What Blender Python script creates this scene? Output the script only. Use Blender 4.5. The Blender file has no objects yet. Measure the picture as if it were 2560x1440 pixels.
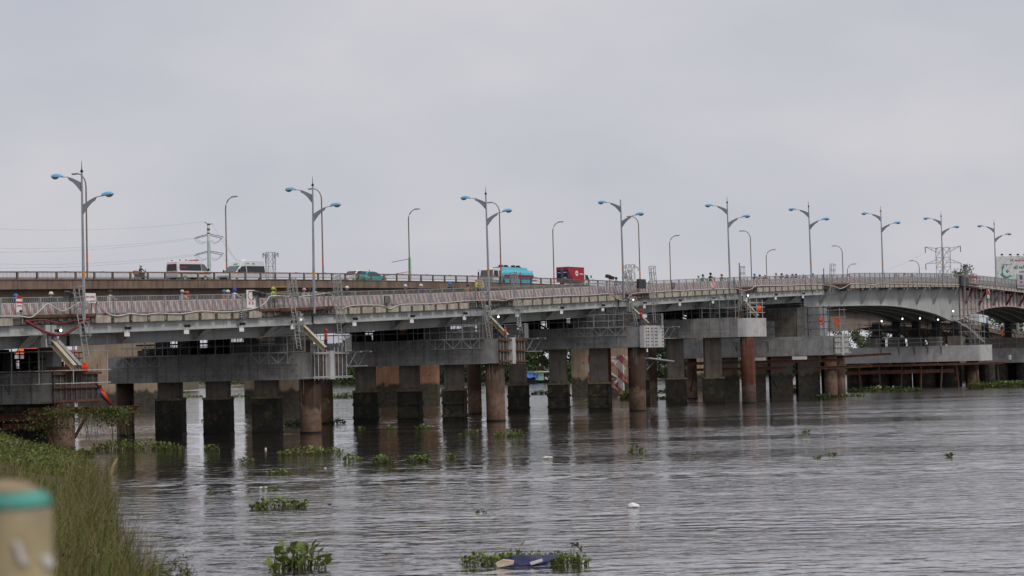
import bpy, bmesh, math, random
import numpy as np
from mathutils import Vector, Matrix, noise as mnoise
rnd = random.Random(7)
S = bpy.context.scene
COL = S.collection
# ------------------------------------------------------------------ camera, sky, sun, exposure
CAM_H = 5.28
FPX = 4500.0                      # focal length in pixels of the 2560 px wide photograph
PITCH, ROLL = math.atan(186 / FPX), math.radians(1.455)
cam = bpy.data.cameras.new('camera')
cam_o = bpy.data.objects.new('camera', cam)
COL.objects.link(cam_o)
cam_o.matrix_world = Matrix.Translation((0, 0, CAM_H)) @ Matrix.Rotation(math.pi / 2 + PITCH, 4, 'X') @ Matrix.Rotation(-ROLL, 4, 'Z')
cam.sensor_width = 36.0
cam.lens = 36.0 * FPX / 2560.0
cam.clip_start, cam.clip_end = 0.5, 9000.0
cam.dof.use_dof = True
cam.dof.focus_distance = 150.0
cam.dof.aperture_fstop = 2.0
S.camera = cam_o

SUN_EL, SUN_AZ = math.radians(52), math.radians(128)      # azimuth clockwise from +Y
w = bpy.data.worlds.new('World'); S.world = w; w.use_nodes = True
nt = w.node_tree; nt.nodes.clear()
out = nt.nodes.new('ShaderNodeOutputWorld'); bg = nt.nodes.new('ShaderNodeBackground')
sky = nt.nodes.new('ShaderNodeTexSky'); sky.sky_type = 'NISHITA'; sky.sun_disc = False
sky.sun_elevation = SUN_EL; sky.sun_rotation = SUN_AZ
sky.air_density = 1.0; sky.dust_density = 4.0
tc = nt.nodes.new('ShaderNodeTexCoord')
mp = nt.nodes.new('ShaderNodeMapping'); mp.inputs['Scale'].default_value = (3.2, 3.2, 6.5)
mp.inputs['Location'].default_value = (0.35, 0.2, 0.1)
n1 = nt.nodes.new('ShaderNodeTexNoise'); n1.inputs['Scale'].default_value = 1.3; n1.inputs['Detail'].default_value = 4; n1.inputs['Roughness'].default_value = 0.5
rp = nt.nodes.new('ShaderNodeValToRGB')
rp.color_ramp.elements[0].position = 0.36; rp.color_ramp.elements[0].color = (5.25, 5.40, 6.02, 1)
rp.color_ramp.elements[1].position = 0.66; rp.color_ramp.elements[1].color = (6.42, 6.34, 6.70, 1)
mx = nt.nodes.new('ShaderNodeMix'); mx.data_type = 'RGBA'; mx.inputs[0].default_value = 0.93
nt.links.new(tc.outputs['Generated'], mp.inputs['Vector']); nt.links.new(mp.outputs[0], n1.inputs['Vector'])
nt.links.new(n1.outputs['Fac'], rp.inputs[0])
nt.links.new(sky.outputs[0], mx.inputs[6]); nt.links.new(rp.outputs[0], mx.inputs[7])
nt.links.new(mx.outputs[2], bg.inputs['Color']); bg.inputs['Strength'].default_value = 0.1
nt.links.new(bg.outputs[0], out.inputs[0])

sl = bpy.data.lights.new('sun', 'SUN'); sl.energy = 1.5; sl.angle = math.radians(14); sl.color = (1.0, 0.95, 0.88)
so = bpy.data.objects.new('sun', sl); COL.objects.link(so)
sd = Vector((math.sin(SUN_AZ) * math.cos(SUN_EL), math.cos(SUN_AZ) * math.cos(SUN_EL), math.sin(SUN_EL)))
so.rotation_euler = sd.to_track_quat('Z', 'Y').to_euler()
S.view_settings.view_transform = 'Standard'; S.view_settings.look = 'None'
S.view_settings.exposure = 0.0; S.view_settings.gamma = 1.0; S.view_settings.use_curve_mapping = False
S.cycles.max_bounces = 6; S.cycles.diffuse_bounces = 3; S.cycles.glossy_bounces = 3

# ------------------------------------------------------------------ geometry of the place
EYE = Vector((0, 0, CAM_H)); CR = cam_o.matrix_world.to_3x3()
def ray(px, py): return CR @ Vector(((px - 1280) / FPX, (720 - py) / FPX, -1.0))
def on_z(px, py, z=0.0):
    d = ray(px, py); return EYE + d * ((z - CAM_H) / d.z)
def at_y(px, py, Y):
    d = ray(px, py); return EYE + d * (Y / d.y)
L1, L2 = 24.77, 35.4
class Axis:                       # a bridge's own coordinates: u along it, v across it (away from the viewer), z up
    def __init__(s, o, d): s.o = Vector(o); s.d = Vector((d[0], d[1], 0)).normalized(); s.n = Vector((-s.d.y, s.d.x, 0))
    def P(s, u, v, z): return Vector((s.o.x + s.d.x * u + s.n.x * v, s.o.y + s.d.y * u + s.n.y * v, z))
    def hit(s, px, py, v=0.0):    # photo direction -> (u, z) on the vertical plane v
        d = ray(px, py); t = (v + s.o.xy.dot(s.n.xy)) / d.xy.dot(s.n.xy); w_ = EYE + d * t
        return (w_.xy - s.o.xy).dot(s.d.xy), w_.z
    def uv(s, w_): q = w_.xy - s.o.xy; return q.dot(s.d.xy), q.dot(s.n.xy)
B1 = Axis((-29.685, 124.2, 0), (2950, 4500)); B2 = Axis((-42.02, 178.0, 0), (3150, 4500))
def smooth(tab):
    xs = [a for a, b in tab]; ys = [b for a, b in tab]
    m = [(ys[min(i + 1, len(xs) - 1)] - ys[max(i - 1, 0)]) / (xs[min(i + 1, len(xs) - 1)] - xs[max(i - 1, 0)]) for i in range(len(xs))]
    def f(x):
        if x <= xs[0]: return ys[0] + m[0] * (x - xs[0])
        if x >= xs[-1]: return ys[-1] + m[-1] * (x - xs[-1])
        i = max(k for k in range(len(xs)) if xs[k] <= x); i = min(i, len(xs) - 2)
        h = xs[i + 1] - xs[i]; t = (x - xs[i]) / h
        return (2*t**3 - 3*t*t + 1) * ys[i] + (t**3 - 2*t*t + t) * h * m[i] + (-2*t**3 + 3*t*t) * ys[i+1] + (t**3 - t*t) * h * m[i+1]
    return f
_k = smooth([(-1.5, 7.75), (-.3, 8.56), (.65, 9.23), (1.1, 9.6), (2.0, 10.43), (3.1, 11.6), (4.1, 12.71), (5.13, 13.69), (6, 14.36), (7.0, 14.95), (7.6, 15.0), (8.46, 14.76), (9.5, 14.2), (12, 12.2)])
zk = lambda u: _k(u / L1)         # underside of the edge blocks of the near bridge
_b2 = smooth([(-1.5, 13.0), (-.3, 14.22), (.3, 14.74), (1, 15.28), (1.75, 15.66), (2.26, 15.79), (3, 15.75), (4, 15.2), (5, 14.1), (6, 12.55), (6.7, 11.0), (7.3, 9.35), (8.5, 6.2), (9.5, 4.2)])
z2 = lambda u: _b2(u / L2)        # top of the edge beam of the far bridge

# ------------------------------------------------------------------ helpers
WM = {}
def tag(o, label=None, cat=None, group=None, kind=None):
    for k, v in (('label', label), ('category', cat), ('group', group), ('kind', kind)):
        if v: o[k] = v
    return o
def link(o, parent, M):
    COL.objects.link(o)
    if parent: o.parent = parent; o.matrix_basis = WM[parent].inverted() @ M
    else: o.matrix_basis = M
    WM[o] = M; return o
def thing(name, label, cat, loc, rz=0.0, group=None):
    o = bpy.data.objects.new(name, None); o.empty_display_size = .3
    link(o, None, Matrix.Translation(loc) @ Matrix.Rotation(rz, 4, 'Z'))
    return tag(o, label, cat, group)
def copy_tree(src, M, label=None, group=None):
    def rec(s, par):
        c = s.copy(); COL.objects.link(c)
        if par: c.parent = par
        for ch in list(s.children): rec(ch, c)
        return c
    r = rec(src, None); r.matrix_basis = M; WM[r] = M
    return tag(r, label, None, group)
class MB:
    def __init__(s): s.v = []; s.f = []; s.m = []; s.mi = 0
    def add(s, vs, fs):
        b = len(s.v); s.v += [tuple(v) for v in vs]; s.f += [tuple(b + i for i in f) for f in fs]; s.m += [s.mi] * len(fs); return s
    def hexa(s, p):               # 8 points: bottom ring 4, top ring 4
        return s.add(p, [(3, 2, 1, 0), (4, 5, 6, 7), (0, 1, 5, 4), (1, 2, 6, 5), (2, 3, 7, 6), (3, 0, 4, 7)])
    def box(s, c, sz, R=None):
        c = Vector(c); R = R or Matrix.Identity(3); a, b, h = sz[0] / 2, sz[1] / 2, sz[2] / 2
        return s.hexa([c + R @ Vector((x * a, y * b, z * h)) for z in (-1, 1) for x, y in ((-1, -1), (1, -1), (1, 1), (-1, 1))])
    def beam(s, p, q, w_, h, up=(0, 0, 1)):
        p, q = Vector(p), Vector(q); d = (q - p).normalized(); up = Vector(up)
        if abs(d.dot(up)) > .98: up = Vector((1, 0, 0))
        x = d.cross(up).normalized(); y = x.cross(d)
        return s.hexa([r + x * (a * w_ / 2) + y * (b * h / 2) for r in (p, q) for a, b in ((-1, -1), (1, -1), (1, 1), (-1, 1))])
    def tube(s, pts, r, n=6, r2=None, cap=True):
        pts = [Vector(p) for p in pts]; k = len(pts); rings = []
        for i, p in enumerate(pts):
            d = (pts[min(i + 1, k - 1)] - pts[max(i - 1, 0)])
            d = d.normalized() if d.length > 1e-9 else Vector((0, 0, 1))
            up = Vector((0, 0, 1)) if abs(d.z) < .95 else Vector((1, 0, 0))
            x = d.cross(up).normalized(); y = x.cross(d); rr = r if r2 is None else r + (r2 - r) * i / max(1, k - 1)
            rings += [p + (x * math.cos(2 * math.pi * j / n) + y * math.sin(2 * math.pi * j / n)) * rr for j in range(n)]
        fs = [(i * n + j, i * n + (j + 1) % n, (i + 1) * n + (j + 1) % n, (i + 1) * n + j) for i in range(k - 1) for j in range(n)]
        if cap: fs += [tuple(range(n - 1, -1, -1)), tuple(range((k - 1) * n, k * n))]
        return s.add(rings, fs)
    def lathe(s, c, prof, n=16, sx=1, sy=1):
        c = Vector(c); vs = []; k = len(prof)
        for r, z in prof: vs += [c + Vector((math.cos(2 * math.pi * j / n) * r * sx, math.sin(2 * math.pi * j / n) * r * sy, z)) for j in range(n)]
        fs = [(i * n + j, i * n + (j + 1) % n, (i + 1) * n + (j + 1) % n, (i + 1) * n + j) for i in range(k - 1) for j in range(n)]
        fs += [tuple(range(n - 1, -1, -1)), tuple(range((k - 1) * n, k * n))]
        return s.add(vs, fs)
    def ball(s, c, r, n=8, sz=1.0, sx=1, sy=1):
        return s.lathe(c, [(max(.02 * r, r * math.sin(math.pi * i / n)), -r * sz * math.cos(math.pi * i / n)) for i in range(n + 1)], n + 2, sx, sy)
    def plate(s, pts, nrm, t):    # polygon extruded by t along nrm
        pts = [Vector(p) for p in pts]; nrm = Vector(nrm) * t; k = len(pts)
        return s.add(pts + [p + nrm for p in pts], [tuple(range(k - 1, -1, -1)), tuple(range(k, 2 * k))] + [(i, (i + 1) % k, k + (i + 1) % k, k + i) for i in range(k)])
    def build(s, name, mats, parent=None, origin=None, smooth_=False, fix=True):
        me = bpy.data.meshes.new(name)
        M = WM[parent] if parent else Matrix.Translation(origin or (0, 0, 0))
        v = np.array(s.v, dtype=float); inv = np.array(M.inverted()); v = v @ inv[:3, :3].T + inv[:3, 3]
        me.from_pydata(v.tolist(), [], s.f)
        for m_ in (mats if isinstance(mats, (list, tuple)) else [mats]): me.materials.append(m_)
        if any(s.m): me.polygons.foreach_set('material_index', s.m)
        if fix:
            bm = bmesh.new(); bm.from_mesh(me); bmesh.ops.recalc_face_normals(bm, faces=bm.faces); bm.to_mesh(me); bm.free()
        if smooth_: me.polygons.foreach_set('use_smooth', [True] * len(me.polygons))
        o = bpy.data.objects.new(name, me)
        return link(o, parent, M)
UNIT = {}
def unit(kind, m_):
    key = (kind, m_.name)
    if key not in UNIT:
        b = MB()
        if kind == 'box': b.box((0, 0, .5), (1, 1, 1))
        elif kind == 'tube': b.tube([(0, 0, 0), (0, 0, 1)], 1, 7)
        elif kind == 'cyl': b.tube([(0, 0, 0), (0, 0, 1)], 1, 20)
        o = b.build(kind, m_); COL.objects.unlink(o); UNIT[key] = o.data; WM.pop(o); bpy.data.objects.remove(o)
    return UNIT[key]
def frame(p, q, up=(0, 0, 1)):
    p, q = Vector(p), Vector(q); z = (q - p); ln = z.length; z = z / ln; up = Vector(up)
    if abs(z.dot(up)) > .98: up = Vector((B1.d.x, B1.d.y, 0))
    x = up.cross(z).normalized(); y = z.cross(x)
    return Matrix(((x.x, y.x, z.x, p.x), (x.y, y.y, z.y, p.y), (x.z, y.z, z.z, p.z), (0, 0, 0, 1))), ln
def bar(name, p, q, r, m_, parent, kind='tube', h=None, up=(0, 0, 1)):   # a straight tube or box beam, sharing one unit mesh per material
    M, ln = frame(p, q, up)
    o = bpy.data.objects.new(name, unit(kind, m_))
    return link(o, parent, M @ Matrix.Diagonal((r, h or r, ln, 1)))
def sweep(ax, prof, us, zf, mb=None):                                   # cross-section (v, dz) swept along a bridge
    mb = mb or MB(); k = len(prof)
    vs = [ax.P(u, v, zf(u) + dz) for u in us for v, dz in prof]
    fs = [(i * k + j, i * k + (j + 1) % k, (i + 1) * k + (j + 1) % k, (i + 1) * k + j) for i in range(len(us) - 1) for j in range(k)]
    fs += [tuple(range(k - 1, -1, -1)), tuple(range((len(us) - 1) * k, len(us) * k))]
    return mb.add(vs, fs)
def rect(v0, v1, a, b): return [(v0, a), (v1, a), (v1, b), (v0, b)]
def span(a, b, step):
    n = max(1, int(math.ceil((b - a) / step))); return [a + (b - a) * i / n for i in range(n + 1)]
ORD = ['first', 'second', 'third', 'fourth', 'fifth', 'sixth', 'seventh', 'eighth', 'ninth', 'tenth', 'eleventh', 'twelfth']

# ------------------------------------------------------------------ materials
def mat(name, col, rough=.8, var=.3, scale=1.2, streak=0.0, bump=.15, metal=0.0, spot=None, tide=None, emit=None, spec=.3, flat=False, runs=0):
    """base colour with mottling, vertical weather streaks, blotches of another colour (spot) and a tide mark (tide = (height, colour))"""
    m = bpy.data.materials.new(name); m.use_nodes = True; t = m.node_tree; N, K = t.nodes, t.links
    b = N['Principled BSDF']; b.inputs['Roughness'].default_value = rough; b.inputs['Metallic'].default_value = metal
    b.inputs['Specular IOR Level'].default_value = spec
    if emit: b.inputs['Emission Color'].default_value = (*col, 1); b.inputs['Emission Strength'].default_value = emit
    if flat: b.inputs['Base Color'].default_value = (*col, 1); return m
    g = N.new('ShaderNodeNewGeometry')
    def noise(sc, det=4, vec=None, ro=.6):
        n = N.new('ShaderNodeTexNoise'); n.inputs['Scale'].default_value = sc; n.inputs['Detail'].default_value = det; n.inputs['Roughness'].default_value = ro
        K.new(vec or g.outputs['Position'], n.inputs['Vector']); return n.outputs['Fac']
    def ramp(f, a, b_, lo=0., hi=1.):
        r = N.new('ShaderNodeMapRange'); r.inputs[1].default_value = a; r.inputs[2].default_value = b_; r.inputs[3].default_value = lo; r.inputs[4].default_value = hi
        K.new(f, r.inputs[0]); return r.outputs[0]
    def mix(f, a, b_, mode='MIX'):
        x = N.new('ShaderNodeMix'); x.data_type = 'RGBA'; x.blend_type = mode
        for s_, v in ((0, f), (6, a), (7, b_)):
            if isinstance(v, (int, float)): x.inputs[s_].default_value = v
            elif isinstance(v, tuple): x.inputs[s_].default_value = (*v, 1)
            else: K.new(v, x.inputs[s_])
        return x.outputs[2]
    def mapv(sc):
        q = N.new('ShaderNodeMapping'); q.inputs['Scale'].default_value = sc; K.new(g.outputs['Position'], q.inputs['Vector']); return q.outputs[0]
    n0 = noise(scale)
    lo = tuple(c * (1 - var) for c in col); hi = tuple(min(1, c * (1 + var * .7)) for c in col)
    c = mix(ramp(n0, .3, .7), lo, hi)
    if streak:
        s_ = noise(1.0, 3, mapv((3.2, 3.2, .22)))
        c = mix(ramp(s_, .48, .72, 0, streak), c, tuple(x * .38 for x in col))
    if runs:
        c = mix(ramp(noise(1.0, 4, mapv((1.7, 1.7, .12)), .7), .62, .74, 0, runs), c, (.17, .095, .05))
    if spot:
        sc, amt, sc_col = spot
        c = mix(ramp(noise(sc, 6, None, .7), amt, amt + .12), c, sc_col)
    if tide:
        sp = N.new('ShaderNodeSeparateXYZ'); K.new(g.outputs['Position'], sp.inputs[0])
        a = N.new('ShaderNodeMath'); a.operation = 'MULTIPLY_ADD'; K.new(noise(1.3, 5, mapv((1, 1, .5))), a.inputs[0]); a.inputs[1].default_value = -2.0; K.new(sp.outputs[2], a.inputs[2])
        c = mix(ramp(a.outputs[0], tide[0] - 1.0 - .2, tide[0] - 1.0 + .25, 1, 0), c, mix(ramp(noise(2.2, 5), .35, .65), tide[1], tuple(x * 1.9 for x in tide[1])))
    K.new(c, b.inputs['Base Color'])
    if bump:
        bn = N.new('ShaderNodeBump'); bn.inputs['Strength'].default_value = bump; bn.inputs['Distance'].default_value = .05
        K.new(noise(scale * 9, 5), bn.inputs['Height']); K.new(bn.outputs[0], b.inputs['Normal'])
    return m
def stripes(name, axis, shear, period, ca, cb, duty=.5, var=.2):
    m = mat(name, ca, .7, var, 1.5, .35); t = m.node_tree; N, K = t.nodes, t.links; b = N['Principled BSDF']
    g = N.new('ShaderNodeNewGeometry'); dp = N.new('ShaderNodeVectorMath'); dp.operation = 'DOT_PRODUCT'
    dp.inputs[1].default_value = (axis[0] / period, axis[1] / period, shear / period); K.new(g.outputs['Position'], dp.inputs[0])
    fr = N.new('ShaderNodeMath'); fr.operation = 'FRACT'; K.new(dp.outputs['Value'], fr.inputs[0])
    gt = N.new('ShaderNodeMath'); gt.operation = 'GREATER_THAN'; gt.inputs[1].default_value = duty; K.new(fr.outputs[0], gt.inputs[0])
    src = b.inputs['Base Color'].links[0].from_socket
    n = N.new('ShaderNodeTexNoise'); n.inputs['Scale'].default_value = 1.7; n.inputs['Detail'].default_value = 5; K.new(g.outputs['Position'], n.inputs['Vector'])
    wv = N.new('ShaderNodeMapRange'); wv.inputs[1].default_value = .3; wv.inputs[2].default_value = .75; wv.inputs[3].default_value = 1; wv.inputs[4].default_value = .55; K.new(n.outputs['Fac'], wv.inputs[0])
    ml = N.new('ShaderNodeMath'); ml.operation = 'MULTIPLY'; K.new(gt.outputs[0], ml.inputs[0]); K.new(wv.outputs[0], ml.inputs[1])
    x = N.new('ShaderNodeMix'); x.data_type = 'RGBA'; K.new(ml.outputs[0], x.inputs[0]); K.new(src, x.inputs[6]); x.inputs[7].default_value = (*cb, 1)
    K.new(x.outputs[2], b.inputs['Base Color']); return m
M = {}
M['conc_new'] = mat('pale_concrete', (.34, .34, .33), .85, .32, .9, .45, .2, runs=.4, spot=(1.6, .66, (.13, .125, .12)))
M['conc_end'] = mat('fresh_concrete', (.48, .48, .47), .85, .2, 1.1, .3, .15, runs=.3, spot=(2.0, .7, (.25, .24, .22)))
M['conc_dark'] = mat('grey_concrete', (.29, .285, .275), .88, .35, .8, .6, .2, runs=.8, spot=(1.2, .64, (.15, .145, .135)))
M['conc_old'] = mat('weathered_concrete', (.19, .165, .138), .9, .35, .9, .55, .25, spot=(1.8, .62, (.075, .062, .05)), tide=(2.9, (.045, .04, .031)))
M['conc_kerb'] = mat('beige_concrete', (.44, .395, .32), .85, .3, 2.0, .6, .2, runs=.5, spot=(3.0, .68, (.22, .15, .085)))
M['conc_notch'] = mat('dark_notch_concrete', (.16, .15, .13), .95, .5, 5.0, .2, .8)  # darker concrete for the core behind the edge blocks and the joint stubs
M['conc_brown'] = mat('brown_concrete', (.215, .155, .118), .88, .3, .6, .75, .2, spot=(.9, .63, (.12, .092, .072)))
M['conc_shade'] = mat('brown_girder_concrete', (.235, .19, .155), .9, .25, .5, .5, .15)
M['pier_tan'] = mat('tan_concrete', (.40, .305, .215), .9, .25, .5, .5, .2, spot=(1.2, .66, (.2, .13, .08)), tide=(2.7, (.05, .044, .034)))
M['pier_orange'] = mat('orange_concrete', (.50, .27, .165), .9, .22, .5, .5, .2, spot=(1.1, .66, (.3, .15, .09)), tide=(2.8, (.055, .047, .035)))
M['collar'] = mat('wet_mossy_concrete', (.030, .029, .021), .7, .5, 1.8, .5, .3, spot=(1.1, .52, (.085, .066, .042)), tide=(.55, (.012, .012, .009)))
M['collar_top'] = mat('dry_collar_rim', (.19, .16, .10), .9, .4, 2, .3, .3)
M['casing'] = mat('brown_steel_casing', (.052, .028, .019), .8, .35, .8, .6, .25, spot=(1.3, .6, (.075, .045, .035)), tide=(2.2, (.10, .065, .047)))
M['casing_rust'] = mat('red_rust_casing', (.11, .04, .023), .85, .4, .9, .7, .3, spot=(1.6, .6, (.09, .05, .035)), tide=(2.0, (.085, .062, .05)))
M['casing_grey'] = mat('streaked_grey_casing', (.10, .066, .047), .85, .35, .9, .7, .3, spot=(.9, .55, (.20, .085, .045)), tide=(2.2, (.12, .075, .052)))
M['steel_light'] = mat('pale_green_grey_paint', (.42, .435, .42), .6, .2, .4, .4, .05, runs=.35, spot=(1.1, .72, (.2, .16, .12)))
M['steel_dim'] = mat('dimmed_girder_paint', (.24, .25, .245), .65, .2, .4, .3, .05)  # dimmed copy of the pale paint, under-deck shade put in the colour
M['galv'] = mat('galvanised_steel', (.30, .305, .30), .6, .25, 2.0, .2, .05)
M['galv_l'] = mat('pale_scaffold_tube', (.45, .455, .45), .55, .25, 3.0, .15, .05, spot=(4, .64, (.2, .11, .06)))
M['galv_d'] = mat('dull_scaffold_tube', (.15, .152, .15), .65, .3, 3.0, .15, .05)
M['black'] = mat('black_steel', (.018, .018, .019), .6, .3, 2)
M['darkgrey'] = mat('dark_grey_plastic', (.05, .05, .053), .5, .2, 2)
M['rust'] = mat('rusted_beam', (.145, .062, .04), .85, .4, 2.0, .4, .3, spot=(2.5, .6, (.07, .04, .03)))
M['ply'] = mat('stained_formwork_board', (.085, .068, .058), .85, .5, 2.2, .5, .2, spot=(3, .64, (.3, .29, .27)))
M['cream'] = mat('cream_painted_steel', (.50, .43, .31), .6, .15, 1.5, .25, .05)
M['wood'] = mat('bare_timber', (.34, .24, .14), .8, .25, 3, .2, .1)
M['white'] = mat('white_paint', (.78, .78, .77), .45, .06, 1.5, .1, .02)
M['white_dirty'] = mat('dirty_white', (.62, .60, .56), .7, .2, 2, .3, .05)
M['red'] = mat('red_paint', (.5, .025, .03), .4, .1, 2, 0, .02)
M['orange'] = mat('orange_vest_fabric', (.85, .09, .02), .8, .15, 5, 0, .1)
M['orange_p'] = mat('orange_reflector', (.9, .11, .03), .5, .1, 3, 0, .02)
M['yellow'] = mat('amber_band_paint', (.65, .30, .03), .6, .2, 3, .2, .05)
M['blue_lamp'] = mat('sky_blue_lamp_cover', (.21, .50, .78), .4, .08, 3, .1, .02)
M['lens'] = mat('dusty_lamp_lens', (.27, .23, .18), .35, .2, 3)
M['lamp_steel'] = mat('lamp_column_steel', (.33, .35, .39), .5, .15, 1.5, .2, .03)
M['lamp_brown'] = mat('rusty_lamp_column', (.26, .195, .15), .75, .3, 1.2, .4, .08, spot=(1.2, .58, (.24, .23, .22)))
M['asphalt'] = mat('asphalt', (.05, .05, .052), .9, .2, 2)
M['foot'] = mat('footpath_concrete', (.25, .24, .22), .9, .25, 2)
M['candy'] = stripes('red_white_striped_barrier', (B1.d.x, B1.d.y), .3, .62, (.56, .54, .53), (.38, .17, .18), .5)
M['candy_kerb'] = stripes('red_white_striped_kerb', (B1.d.x, B1.d.y), .6, 1.1, (.55, .52, .49), (.40, .17, .17), .5)
M['girder_stripe'] = stripes('maroon_white_striped_girder', (B1.d.x, B1.d.y), 0, 1.9, (.52, .51, .47), (.20, .075, .08), .5)
M['maroon'] = mat('maroon_paint', (.15, .03, .035), .6, .2, 1.5, .3)
M['fender'] = stripes('red_white_diagonal_paint', (1, 0), .9, 2.3, (.62, .57, .53), (.32, .03, .035), .5)
M['glass'] = mat('dark_vehicle_glass', (.012, .013, .016), .08, .1, 1, 0, 0, spec=.6)
M['glass_l'] = mat('pale_windscreen_glass', (.10, .125, .125), .08, .25, 1.2, 0, 0, spec=.6)
M['tyre'] = mat('tyre_rubber', (.02, .02, .02), .85, .2, 4)
M['rim'] = mat('wheel_rim_metal', (.4, .4, .4), .4, .1, 3)
M['van_white'] = mat('white_van_paint', (.74, .74, .73), .35, .06, 1, .08, 0, spec=.5)
M['van_silver'] = mat('silver_van_paint', (.66, .67, .68), .35, .06, 1, .08, 0, spec=.5)
M['green_p'] = mat('green_decal', (.03, .38, .22), .4, .1, 2, 0, 0)
M['tank_blue'] = mat('turquoise_tank_paint', (.10, .48, .62), .4, .1, 1, .15, 0, spec=.5)
M['teal'] = mat('teal_taxi_paint', (.0, .36, .37), .35, .08, 1, 0, 0, spec=.5)
M['tank_red'] = mat('dark_red_stripe', (.27, .03, .05), .4, .1, 2, 0, 0)
M['navy'] = mat('navy_blue_panel', (.018, .026, .085), .4, .1, 2, 0, 0)
M['truck_red'] = mat('bright_red_truck_panel', (.42, .02, .035), .4, .08, 2, 0, 0)
M['plate'] = mat('yellow_number_plate', (.75, .42, .05), .5, .1, 3, 0, 0)
M['pale_blue'] = mat('pale_blue_bolt', (.5, .6, .65), .5, .1, 3)
M['bulb'] = mat('lit_bulb', (1, .97, .9), .3, emit=3, flat=True)
M['hose'] = mat('white_hose', (.60, .58, .54), .6, .2, 3)
M['hose_red'] = mat('dark_red_hose', (.22, .045, .05), .6, .2, 3)
M['cable'] = mat('black_cable', (.025, .026, .027), .6, .3, 3)
M['wire_pale'] = mat('pale_wire', (.30, .31, .33), .7, .1, 3)
M['seam'] = mat('dark_form_seam', (.09, .085, .08), .9, .3, 2)
M['waterline_band'] = mat('dark_waterline_coat', (.013, .012, .009), .5, .4, 4, 0, .4)  # dark band that marks where casings and columns meet the water
M['rope_grey'] = mat('grey_cable', (.16, .16, .16), .7, .2, 3)
M['soil'] = mat('bank_soil', (.12, .09, .062), .95, .4, .8, 0, .5, spot=(.6, .5, (.07, .075, .03)))
M['mud'] = mat('far_bank_mud', (.20, .17, .135), .95, .35, .3, 0, .3, spot=(.15, .5, (.10, .11, .055)))
M['rock'] = mat('riprap_rock', (.16, .145, .13), .9, .35, 2, 0, .5)
M['bark'] = mat('bark', (.10, .08, .06), .95, .3, 4, 0, .5)
def leafmat(name, a, b_, sc=2.5, trans=.25):
    m = mat(name, a, .55, .3, sc, 0, 0, spec=.35); t = m.node_tree; N, K = t.nodes, t.links; b = N['Principled BSDF']
    src = b.inputs['Base Color'].links[0].from_socket
    g = N.new('ShaderNodeNewGeometry'); x = N.new('ShaderNodeMix'); x.data_type = 'RGBA'
    K.new(g.outputs['Random Per Island'], x.inputs[0]); K.new(src, x.inputs[6]); x.inputs[7].default_value = (*b_, 1)
    K.new(x.outputs[2], b.inputs['Base Color'])
    tr = N.new('ShaderNodeBsdfTranslucent'); K.new(x.outputs[2], tr.inputs['Color']); ms = N.new('ShaderNodeMixShader'); ms.inputs[0].default_value = trans
    o_ = N['Material Output']; K.new(b.outputs[0], ms.inputs[1]); K.new(tr.outputs[0], ms.inputs[2]); K.new(ms.outputs[0], o_.inputs[0]); return m
M['hyac'] = leafmat('hyacinth_leaf', (.075, .14, .025), (.25, .31, .07), 3)
M['hyac_d'] = leafmat('old_hyacinth_leaf', (.06, .09, .02), (.19, .20, .055), 3)
M['stalk'] = leafmat('hyacinth_stalk', (.12, .15, .05), (.16, .14, .06), 3)
M['tree_a'] = leafmat('dark_tree_leaf', (.026, .05, .022), (.065, .10, .035), .35)
M['tree_b'] = leafmat('mid_tree_leaf', (.045, .085, .025), (.11, .155, .045), .35)
M['tree_c'] = leafmat('pale_tree_leaf', (.075, .11, .035), (.17, .19, .08), .35)
M['grass'] = leafmat('sedge_blade', (.075, .105, .022), (.19, .185, .05), .6)
M['grass_b'] = leafmat('dry_sedge_blade', (.15, .12, .045), (.26, .20, .09), .6)
M['seed'] = leafmat('reddish_seed_head', (.10, .05, .028), (.17, .09, .05), 2)
M['vine'] = leafmat('vine_leaf', (.06, .085, .02), (.15, .16, .045), 2)
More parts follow.
